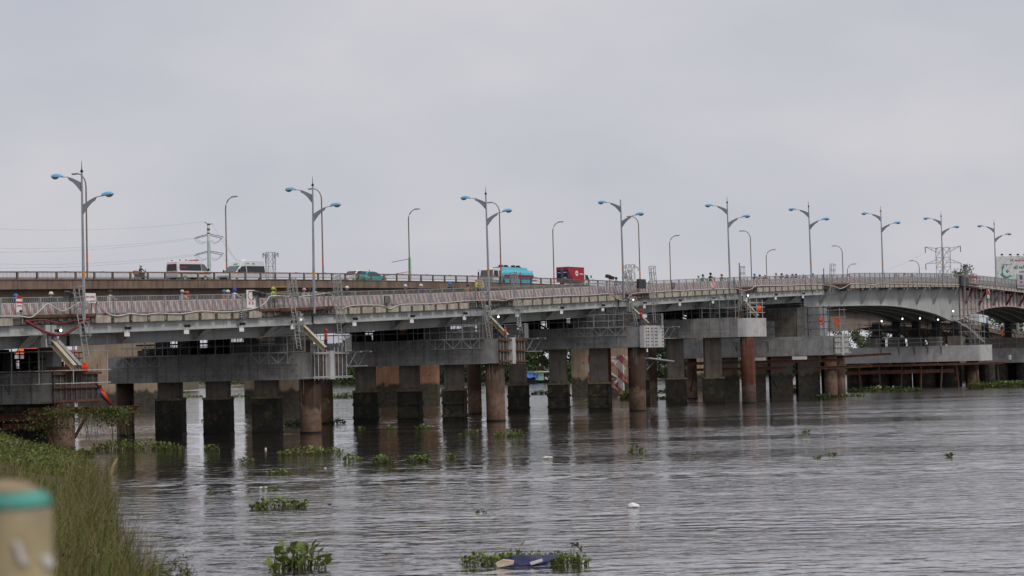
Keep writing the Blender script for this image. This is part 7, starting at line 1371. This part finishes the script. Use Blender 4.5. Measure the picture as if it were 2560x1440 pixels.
CL = [(740, 1424, 150, 70, 62, 1, 'big leafy hyacinth clump with upright spoon leaves at the bottom edge', .21, .5), (1330, 1401, 210, 26, 150, 1, 'low hyacinth mat spread behind the blue foam board', .085, .3), (1228, 1411, 150, 34, 130, 1, 'ragged hyacinth clump at the left end of the blue foam board', .10, .35), (1295, 1400, 40, 48, 8, 1, 'few tall hyacinth leaves rising behind the blue foam board', .13, .4), (1425, 1413, 95, 34, 110, 1, 'tangled hyacinth with dead flower heads at the right end of the blue foam board', .09, .35),
      (697, 1272, 136, 30, 140, 1, 'wide low hyacinth clump left of the middle foreground', .13, .4), (672, 1226, 44, 14, 22, 0, 'small hyacinth sprig beside the white bottles', .1, .5), (700, 1187, 62, 17, 36, 0, 'round topped hyacinth clump under the drifting long one', .14, .5), (826, 1186, 20, 9, 10, 0, 'tiny hyacinth tuft right of the round topped clump', .1, .5), (613, 1156, 42, 17, 26, 0, 'small bushy hyacinth clump before the third jacketed column', .16, .5), (778, 1137, 160, 24, 120, 0, 'long hyacinth drift in front of the boarded pier', .2, .35), (882, 1153, 42, 22, 24, 0, 'loose hyacinth tuft right of the long drift', .2, .5), (958, 1160, 50, 26, 40, 0, 'upright hyacinth clump, second right of the long drift', .2, .5), (1046, 1156, 66, 24, 44, 0, 'broad hyacinth clump, third right of the long drift', .2, .45), (1130, 1146, 26, 18, 14, 0, 'slender hyacinth tuft, fourth right of the long drift', .2, .6), (1274, 1092, 74, 20, 56, 0, 'twin headed hyacinth clump before the rust waled pier', .24, .4), (1590, 1131, 40, 17, 20, 0, 'lone hyacinth tuft right of the white bag in mid river', .22, .5), (2014, 1083, 18, 14, 9, 0, 'sparse hyacinth sprig out on the right water', .22, .6), (2080, 1139, 18, 11, 8, 0, 'thin hyacinth sprig, left of two on the right water', .18, .5), (2043, 1147, 14, 8, 7, 0, 'flat hyacinth sprig beside the thin one on the right', .16, .5), (2373, 1143, 16, 14, 12, 0, 'dark little hyacinth tuft far right', .18, .5),
      (1202, 1284, 28, 9, 14, 0, 'small yellow green sprig in the middle foreground', .1, .5), (526, 1236, 12, 12, 6, 0, 'tiny sprig near the reeds', .12, .5), (622, 1231, 9, 9, 5, 0, 'tiny upright sprig left of the white bottles', .1, .5), (904, 1071, 20, 9, 10, 0, 'tiny hyacinth by the first jacketed column of the second pier', .2, .5), (976, 1073, 22, 12, 14, 0, 'small hyacinth by the second jacketed column', .22, .5), (1058, 1074, 42, 15, 26, 0, 'hyacinth cluster by the third jacketed column', .24, .45), (1180, 1084, 36, 13, 18, 0, 'hyacinth sprigs before the two rust casings', .22, .5), (1148, 1088, 12, 6, 6, 0, 'flat bit of hyacinth before the rust casings', .2, .5), (2130, 992, 60, 10, 50, 0, 'hyacinth drift at the foot of the two casings', .3, .3),
      (746, 1066, 70, 22, 90, 0, 'dark hyacinth raft caught left of the brown casing', .25, .4), (842, 1061, 40, 18, 40, 0, 'dark hyacinth raft caught right of the brown casing', .25, .4), (330, 1126, 200, 30, 200, 0, 'bright hyacinth raft along the bank under the first pier', .2, .3), (428, 1126, 62, 20, 60, 0, 'hyacinth raft tip beside the first jacketed column', .18, .3), (530, 1128, 40, 22, 24, 0, 'hyacinth tuft between two jacketed columns', .2, .5), (510, 1054, 12, 5, 6, 0, 'speck of hyacinth between the left columns', .2, .5),
      (480, 994, 58, 9, 70, 0, 'hyacinth raft drifting far behind the left columns', .3, .25), (595, 993, 34, 9, 40, 0, 'hyacinth raft behind the third left column', .3, .25), (862, 996, 60, 17, 90, 0, 'bright hyacinth raft left of the second pier', .35, .25), (1112, 992, 34, 15, 60, 0, 'hyacinth raft behind the slanting rust casings', .35, .25), (1160, 992, 30, 12, 40, 0, 'hyacinth raft right behind the third jacketed column', .35, .25), (1352, 987, 46, 12, 70, 0, 'hyacinth raft between two columns of the third pier', .35, .25), (1470, 1004, 18, 7, 20, 0, 'hyacinth at the foot of the striped fender', .3, .3), (1580, 1000, 60, 26, 110, 0, 'dense hyacinth mound inside the striped fender', .4, .35), (1450, 990, 50, 7, 60, 0, 'thin hyacinth line before the tan wall pier', .3, .3), (1652, 999, 40, 10, 50, 0, 'hyacinth by the lone casing', .3, .3), (1658, 983, 28, 12, 40, 0, 'hyacinth farther behind the lone casing', .35, .3), (1735, 985, 26, 8, 30, 0, 'hyacinth between the pale nosed pier columns', .3, .3),
      (1982, 984, 24, 24, 60, 0, 'sunlit bush of hyacinth among the low pier columns', .4, .4), (2060, 996, 60, 12, 90, 0, 'dark hyacinth at the foot of the low pier', .3, .3), (2210, 980, 180, 16, 220, 0, 'broad dark hyacinth raft under the pale footing', .35, .25), (2520, 968, 120, 18, 220, 0, 'yellow green hyacinth bed at the far right', .4, .25), (2440, 973, 40, 26, 60, 0, 'grassy hyacinth stack round the rusted stage pile', .35, .4)]
for k, (x, y, w_, h, n, sg, lab, ls, dp) in enumerate(CL): clump(lab, x, y, w_, h, n, sg, 300 + k, ls, deep=dp)
# dead flower heads, foam board, bags and bottles
u0 = on_z(1440, 1380, .35)
for k, (x, y) in enumerate(((1433, 1362), (1442, 1360), (1450, 1372))):
    c = on_z(1430 + 6 * k, 1410, 0); e = at_y(x, y, c.y); fh = thing('dead_flower', f'brown dead flower head on a bent stalk by the foam board, {ORD[k]} from the left', 'plant', c, 0, 'dead flower heads'); mb = MB(); mb.tube([c, c.lerp(e, .6) + Vector((-.05, 0, .06)), e], .012, 5, .008); mb.build('stalk', M['stalk'], fh); mb = MB(); [mb.ball(e + Vector((rnd.uniform(-.05, .05), 0, rnd.uniform(-.05, .05))), .03, 5) for _ in range(6)]; mb.build('seed_cluster', M['bark'], fh)
fo = thing('foam_board', 'broken blue covered foam board floating among hyacinth', 'debris', on_z(1330, 1412)); Yf = on_z(1330, 1414).y
def ff(x, y, d): return at_y(x, y, Yf + d)
FB = [((1240, 1408), (1256, 1418), -.1), ((1262, 1394), (1300, 1417), -.15), ((1300, 1386), (1345, 1413), -.1), ((1345, 1388), (1375, 1404), .1), ((1385, 1385), (1400, 1396), .3), ((1411, 1384), (1412, 1391), .4)]
L_ = [ff(a, b, d + .5) for (a, b), _, d in FB]; R_ = [ff(a, b - 3, d) for _, (a, b), d in FB]; n = len(FB); th = Vector((0, 0, -.07))
mb = MB(); mb.add(L_ + R_ + [v + th for v in L_ + R_], [(k, k + 1, n + k + 1, n + k) for k in range(n - 1)] + [(n + k, n + k + 1, 3 * n + k + 1, 3 * n + k) for k in range(n - 1)] + [(2 * n + k + 1, 2 * n + k, 3 * n + k, 3 * n + k + 1) for k in range(n - 1)] + [(0, n, 3 * n, 2 * n), (n - 1, 3 * n - 1, 4 * n - 1, 2 * n - 1), (k, 2 * n + k, 2 * n + k + 1, k + 1) if False else (0, 2 * n, 2 * n + 1, 1)]); mb.build('blue_cover', mat('navy_vinyl', (.024, .030, .085), .55, .3, 4), fo)
mb = MB(); e = [ff(1239, 1409, -.3), ff(1258, 1400, -.3), ff(1285, 1403, -.32), ff(1284, 1410, -.35), ff(1262, 1416, -.36), ff(1244, 1418, -.36)]; mb.plate(e, (0, 1, .1), .12); mb.build('foam_edge', mat('yellowed_foam', (.55, .42, .32), .9, .2, 6), fo); mb = MB(); mb.plate([ff(1325, 1407, -.28), ff(1355, 1398, -.28), ff(1357, 1403, -.3), ff(1328, 1413, -.3)], (0, 1, 0), .15); mb.build('foam_edge', M['white_dirty'], fo)
def blob(label, px, py, w_, h, mm, name, cat, seed, squash=.6):
    c = on_z(px, py); s = c.y / FPX; rs = random.Random(seed); bm = bmesh.new(); bmesh.ops.create_icosphere(bm, subdivisions=3, radius=1)
    for v in bm.verts: k = 1 + .35 * mnoise.noise(v.co * 1.6 + Vector((seed, 0, 0))) + .12 * mnoise.noise(v.co * 4 + Vector((seed, 3, 0))); v.co = Vector((v.co.x * w_ * s / 2 * k, v.co.y * w_ * s / 2 * k * .8, v.co.z * h * s * .55 * k + h * s * .32))
    me = bpy.data.meshes.new(name); bm.to_mesh(me); bm.free(); me.polygons.foreach_set('use_smooth', [True] * len(me.polygons)); me.materials.append(M[mm]); o = bpy.data.objects.new(name, me); link(o, None, Matrix.Translation(c)); tag(o, label, cat)
blob('white plastic bag bulging on the right foreground water', 1583, 1269, 30, 13, 'white', 'plastic_bag', 'plastic bag', 1); blob('crumpled white bag adrift in mid river', 1369, 1147, 25, 8, 'white_dirty', 'plastic_bag', 'plastic bag', 2); blob('small white floating container before the boarded pier', 664, 1123, 6, 4, 'white_dirty', 'container', 'litter', 3); blob('white bottle lying by the small hyacinth sprig', 653, 1222, 9, 6, 'white', 'bottle', 'litter', 4); blob('white foam cup by the small hyacinth sprig', 664, 1222, 8, 7, 'white_dirty', 'foam_cup', 'litter', 5); blob('white bag at the dark raft left of the brown casing', 718, 1065, 16, 8, 'white_dirty', 'plastic_bag', 'plastic bag', 6); blob('white carton on the bright raft by the bank', 303, 1124, 9, 4, 'white_dirty', 'carton', 'litter', 7); blob('white bag at the right end of the foam board', 1455, 1408, 26, 12, 'white', 'plastic_bag', 'plastic bag', 8); blob('pale speck of litter by the long drift', 813, 1172, 7, 4, 'white_dirty', 'litter_scrap', 'litter', 9); blob('orange scrap of litter in the left foreground', 824, 1262, 9, 4, 'pier_orange', 'litter_scrap', 'litter', 10); blob('tan box half sunk in the raft under the pale footing', 2196, 975, 16, 13, 'wood', 'box', 'litter', 11); blob('white scrap in the raft under the pale footing', 2234, 969, 8, 5, 'white_dirty', 'litter_scrap', 'litter', 12)
# ------------------------------------------------------------------ near bank plants
def blades(label, n, region, hmin, hmax, wd, mats, seed, lean=.5, seeds=0):
    rs = np.random.RandomState(seed); V = []; Fc = []; mi = []; k = 0; cnt = 0; tries = 0
    while cnt < n and tries < n * 40:
        tries += 1; x, y = region(rs); 
        if x is None: continue
        z = bank_z(x, y) - .03 if shore(x, y) > 0 else -.05; h = rs.uniform(hmin, hmax) * (1 if rs.rand() > .3 else .6); a = rs.uniform(0, 6.28); ln = rs.uniform(.1, 1.0) ** 1.3 * lean; dx, dy = math.cos(a) * ln * h + .12 * h, math.sin(a) * ln * h; w_ = wd * rs.uniform(.6, 1.3); px, py = math.cos(a + 1.4) * w_, math.sin(a + 1.4) * w_; m_ = 0 if rs.rand() > .36 else 1
        drp = rs.uniform(.0, .35) * h * ln
        for f in (0, .35, .7, 1.0):
            s = 1 - f * .93; cx, cy, cz = x + dx * f * f, y + dy * f * f, z + h * f - drp * f ** 4; V += [(cx - px * s, cy - py * s, cz), (cx + px * s, cy + py * s, cz)]
        for q in range(3): Fc.append((k + 2 * q, k + 2 * q + 1, k + 2 * q + 3, k + 2 * q + 2)); mi.append(m_)
        k += 8; cnt += 1
        if rs.rand() < seeds:
            for q in range(7): d = rs.normal(size=3) * .038; d[2] = abs(d[2]) * .6 - .01; e = rs.normal(size=3) * .010; c0 = np.array([cx, cy, cz]); V += [tuple(c0), tuple(c0 + d + e * .3), tuple(c0 + d * 1.25), tuple(c0 + d - e * .3)]; Fc.append((k, k + 1, k + 2, k + 3)); mi.append(2); k += 4
    me = bpy.data.meshes.new(label); me.from_pydata(V, [], Fc); [me.materials.append(q) for q in mats]; me.polygons.foreach_set('material_index', mi); o = bpy.data.objects.new(label, me); link(o, None, Matrix.Identity(4)); tag(o, kind='stuff')
def reg(y0, y1, d0, d1):
    def f(rs):
        y = rs.uniform(y0, y1); d = ray(0, 720); xl = d.x / d.y * y - 1.2; 
        for a, b in zip(SHORE, SHORE[1:]):
            if a.y <= y <= b.y: xw = a.x + (b.x - a.x) * (y - a.y) / (b.y - a.y); break
        else: return None, None
        return rs.uniform(max(xl, xw - d1), xw - d0), y
    return f
GM = [M['grass'], M['grass_b'], M['seed']]
blades('tall_sedge', 8000, reg(37, 66, .1, 6), .6, 1.9, .015, GM, 1, .85, .14); blades('tall_sedge', 3500, reg(27, 42, .6, 6), .6, 1.5, .012, GM, 2, .85, .12); blades('long_sedge', 420, reg(36, 62, -.3, 4.5), 1.3, 2.7, .014, [M['hyac'], M['grass_b'], M['seed']], 9, 1.2, .25); blades('bank_grass', 5200, reg(66, 121, -.2, 8), .25, .8, .014, GM, 3, .6, .03); blades('short_grass', 2500, reg(30, 60, .3, 6), .15, .6, .012, GM, 4, .9)
def tuft_reg(seed):
    r0 = np.random.RandomState(seed); C = []
    while len(C) < 46:
        x, y = reg(37, 80, -.5, 1.2)(r0)
        if x is not None: C.append((x, y))
    def f(rs): c = C[rs.randint(len(C))]; return c[0] + rs.normal() * .13, c[1] + rs.normal() * .16
    return f
blades('sedge_tufts', 1700, tuft_reg(5), 1.0, 2.2, .014, GM, 12, 1.0, .2); blades('dry_tufts', 500, tuft_reg(6), .6, 1.6, .010, [M['grass_b'], M['seed'], M['seed']], 13, 1.1, .4)
def leafscatter(name, n, pts_fn, mm, s0, s1, seed, mats=None):
    rs = np.random.RandomState(seed); P = np.array([pts_fn(rs) for _ in range(n)]); e = rs.normal(size=(n, 3)); e /= np.linalg.norm(e, axis=1)[:, None]; f = np.cross(e, rs.normal(size=(n, 3))); f /= np.linalg.norm(f, axis=1)[:, None]; s = rs.uniform(s0, s1, (n, 1)); me = bpy.data.meshes.new(name); me.from_pydata(np.stack([P - e * s, P + f * s * .55, P + e * s, P - f * s * .55], 1).reshape(-1, 3).tolist(), [], np.arange(4 * n).reshape(-1, 4).tolist()); me.materials.append(M[mm]); return link(bpy.data.objects.new(name, me), None, Matrix.Identity(4))
rg = reg(84, 120, .1, 7)
def bankpt(rs):
    while True:
        x, y = rg(rs)
        if x is not None: return (x, y, bank_z(x, y) + abs(rs.normal()) * .22)
tag(leafscatter('bank_weeds', 3600, bankpt, 'hyac', .06, .15, 21), kind='stuff'); tag(leafscatter('bank_undergrowth', 5200, bankpt, 'vine', .05, .14, 25), kind='stuff'); tag(leafscatter('dead_leaves', 900, bankpt, 'seed', .05, .11, 26), kind='stuff')
def bankpt2(rs):
    r2 = reg(36, 60, -.3, 3.5)
    while True:
        x, y = r2(rs)
        if x is not None: return (x, y, max(0, bank_z(x, y)) + abs(rs.normal()) * .2)
tag(leafscatter('waterside_weeds', 6500, bankpt2, 'grass', .035, .10, 22), kind='stuff')
def bankpt3(rs):
    r2 = reg(38, 72, -.2, 6); q = getattr(bankpt3, 'q', None)
    if q is None or rs.rand() < .02:
        while True:
            x, y = r2(rs)
            if x is not None: break
        bankpt3.q = q = (x, y, rs.uniform(.2, 1.0))
    return (q[0] + rs.normal() * .28, q[1] + rs.normal() * .28, max(0, bank_z(q[0], q[1])) + rs.rand() * q[2] * 1.2)
tag(leafscatter('broad_weeds', 4200, bankpt3, 'vine', .04, .11, 23), kind='stuff'); tag(leafscatter('dead_weeds', 1500, bankpt3, 'seed', .02, .07, 24), kind='stuff')
# large leaved plants and stones on the bank by the pier
for k, (x, y, w_, h, lab) in enumerate([(60, 1112, 70, 24, 'large leaved dark green plant on the bank left of the pier'), (100, 1110, 60, 22, 'large leaved plant at the foot of the bank pier'), (20, 1118, 50, 20, 'low leafy plant at the left edge of the bank'), (150, 1128, 70, 14, 'low leafy plant on the bank before the pier casing'), (212, 1140, 40, 20, 'upright leafy plant at the water edge')]):
    c = at_y(x, y, 113); clump(lab, x, y, w_, h, 34, 0, 500 + k, .26, deep=.5, grp='leafy plants on the near bank')
for k in range(9):
    x = rnd.uniform(0, 190); y = rnd.uniform(1128, 1152); c = on_z(x, y, .5); c.z = bank_z(c.x, c.y); mb = MB(); mb.ball(c + Vector((0, 0, .05)), rnd.uniform(.25, .55), 5, .55, 1.4); tag(mb.build('bank_stone', M['rock'], origin=c), f'brown grey stone in the weeds of the near bank, {ORD[k]} of nine', 'stone', 'stones on the near bank')
# hanging vines on the beam of the bank pier
p0 = PIERS[0][0]
def vinept(rs):
    if rs.rand() < .55: x, y = rs.normal(285, 24), 1030 + abs(rs.normal()) * 24 - 14
    else: x, y = rs.uniform(110, 290), 1030 + rs.normal() * 7
    q = at_y(x, y, 121.5 + rs.normal() * .5); return tuple(q)
tag(tag(leafscatter('hanging_vines', 1700, vinept, 'vine', .05, .13, 31)), kind='stuff')
mb = MB()
for k in range(26): a = at_y(rnd.uniform(150, 320), rnd.uniform(1026, 1040), 121.6); mb.tube([a, a + Vector((rnd.uniform(-.2, .2), 0, -rnd.uniform(.3, .9))), a + Vector((rnd.uniform(-.3, .3), 0, -rnd.uniform(1, 2.0)))], .018, 4)
tag(mb.build('trailing_stems', M['stalk'], fix=False), 'thin stems trailing down from the draped vines', 'vine')
def vp2(rs): q = at_y(rs.normal(120, 45), rs.normal(1062, 16), 122.5 + rs.normal() * .4); return tuple(q)
tag(leafscatter('hanging_weed', 700, vp2, 'vine', .05, .12, 33), kind='stuff')
# sprouts on the casing of the boarded pier
c = at_y(810, 1003, 144.3); mb = MB()
for k in range(9): a = rnd.uniform(-1.4, 1.4); mb.tube([c, c + Vector((math.sin(a) * .25, -.15, .1 + .2 * math.cos(a))), c + Vector((math.sin(a) * .55, -.2, -.1))], .03, 4, .008)
mb.tube([c, c + Vector((.1, -.05, -.5)), c + Vector((.25, -.05, -1.1))], .03, 4, .01); tag(mb.build('sprouting_weed', M['vine'], origin=c, fix=False), 'weed sprouting from the brown casing', 'plant')
# driftwood stakes
for k, (b, e) in enumerate((((272, 1185), (293, 1146)), ((268, 1184), (266, 1162)))):
    c = on_z(*b); tp = at_y(e[0], e[1], c.y + .3); mb = MB(); mb.tube([c - Vector((0, 0, .3)), c.lerp(tp, .5), tp], .10 if k == 0 else .05, 7, .07 if k == 0 else .03); tag(mb.build('wooden_stake', M['bark'] if k else M['wood'], origin=c), ('thick' if k == 0 else 'thin') + ' weathered wooden stake leaning out of the water by the reeds', 'stake')
# yellow flowered weeds at the bottom
def fl(cx, w_):
    def f(rs): x = rs.normal(cx, w_); y = 1440 - abs(rs.normal()) * 24 + 12; q = on_z(x, 1446, 0); r = at_y(x, y, q.y + rs.normal() * .25); return tuple(r)
    return f
for k, (cx, w_) in enumerate(((415, 16), (462, 14), (380, 14))): tag(leafscatter('flowering_weed', 320, fl(cx, w_), 'vine', .018, .05, 41 + k), f'leafy weed with yellow flowers at the bottom edge, {["middle", "right", "left"][k]} one', 'plant', 'yellow flowered weeds')
yf = mat('yellow_petal', (.75, .55, .02), .6, .1, 5)
for k, (x, y) in enumerate(((394, 1410), (446, 1408), (276, 1375))):
    c = at_y(x, y, 43); mb = MB(); [mb.ball(c + Vector((.02 * math.cos(a), 0, .02 * math.sin(a))), .011, 5) for a in (0, 1.3, 2.5, 3.8, 5)]; tag(mb.build('yellow_flower', yf, origin=c), f'small yellow flower above the weeds, {ORD[k]}', 'flower', 'yellow flowers'); mb = MB(); b = on_z(x + 4, 1448, 0); mb.tube([b, b.lerp(c, .6) + Vector((.03, 0, 0)), c], .007, 4); tag(mb.build('flower_stem', M['stalk'], origin=b), f'thin stem under the {ORD[k]} small yellow flower', 'plant stem', 'stems of the yellow flowers')
# bollard in the foreground, out of focus
YBo = 4.6; tp = at_y(25, 1207, YBo); zb_ = min(bank_z(tp.x, YBo), tp.z - 1.0); bl = thing('concrete_post', 'cream painted concrete post with a green band, out of focus in the left corner', 'post', (tp.x, YBo, zb_)); hw = .126; tp.x = at_y(128, 1300, YBo + hw).x - hw
def sq(mb, z0, z1, w0, w1, ch=.38):
    P = []
    for z, w_ in ((z0, w0), (z1, w1)):
        c = w_ * (1 - ch); P += [Vector((tp.x + a, YBo + hw + b, z)) for a, b in ((-w_, -c), (-c, -w_), (c, -w_), (w_, -c), (w_, c), (c, w_), (-c, w_), (-w_, c))]
    return mb.add(P, [tuple(range(7, -1, -1)), tuple(range(8, 16))] + [(i, (i + 1) % 8, 8 + (i + 1) % 8, 8 + i) for i in range(8)])
zA = at_y(60, 1278, YBo).z; zB_ = at_y(60, 1240, YBo).z; zC = tp.z
cc = (tp.x, YBo + hw, 0)
def ring_post(name, prof, mm): mb = MB(); mb.lathe(cc, prof, 28); o = mb.build(name, mm, bl); [setattr(q, 'use_smooth', len(q.vertices) == 4) for q in o.data.polygons]
dz = zC - zA
ring_post('shaft', [(hw * 1.03, zb_ - .3), (hw, zA)], mat('cream_post_paint', (.37, .30, .18), .85, .35, 6, .6, .3, spot=(11, .54, (.26, .215, .145)), runs=.3))
ring_post('green_band', [(hw * 1.0, zA + .0003), (hw * .985, zA + dz * .25), (hw * .93, zA + dz * .45), (hw * .80, zA + dz * .62)], mat('sea_green_band', (.09, .33, .27), .8, .35, 9, .4, .2, spot=(13, .53, (.40, .38, .27))))
ring_post('cap', [(hw * .80, zA + dz * .6203), (hw * .62, zA + dz * .78), (hw * .38, zA + dz * .94), (hw * .1, zC)], mat('bare_cap', (.36, .27, .17), .9, .25, 9, .2, .3))
for x0, y0, x1, y1 in ((32, 1350, 62, 1412), (86, 1395, 108, 1428)):
    c = [at_y(a, b, YBo) for a, b in ((x0, y0), (x0 + 14, y0 + 4), (x1, y1), (x1 - 14, y1 - 2))]; mb = MB(); mb.plate([Vector((q.x, YBo + hw - math.sqrt(max(0, hw * hw * 1.05 - (q.x - tp.x) ** 2)) - .006, q.z)) for q in c], (0, -1, 0), .002); mb.build('white_paint_patch', M['white_dirty'], bl)
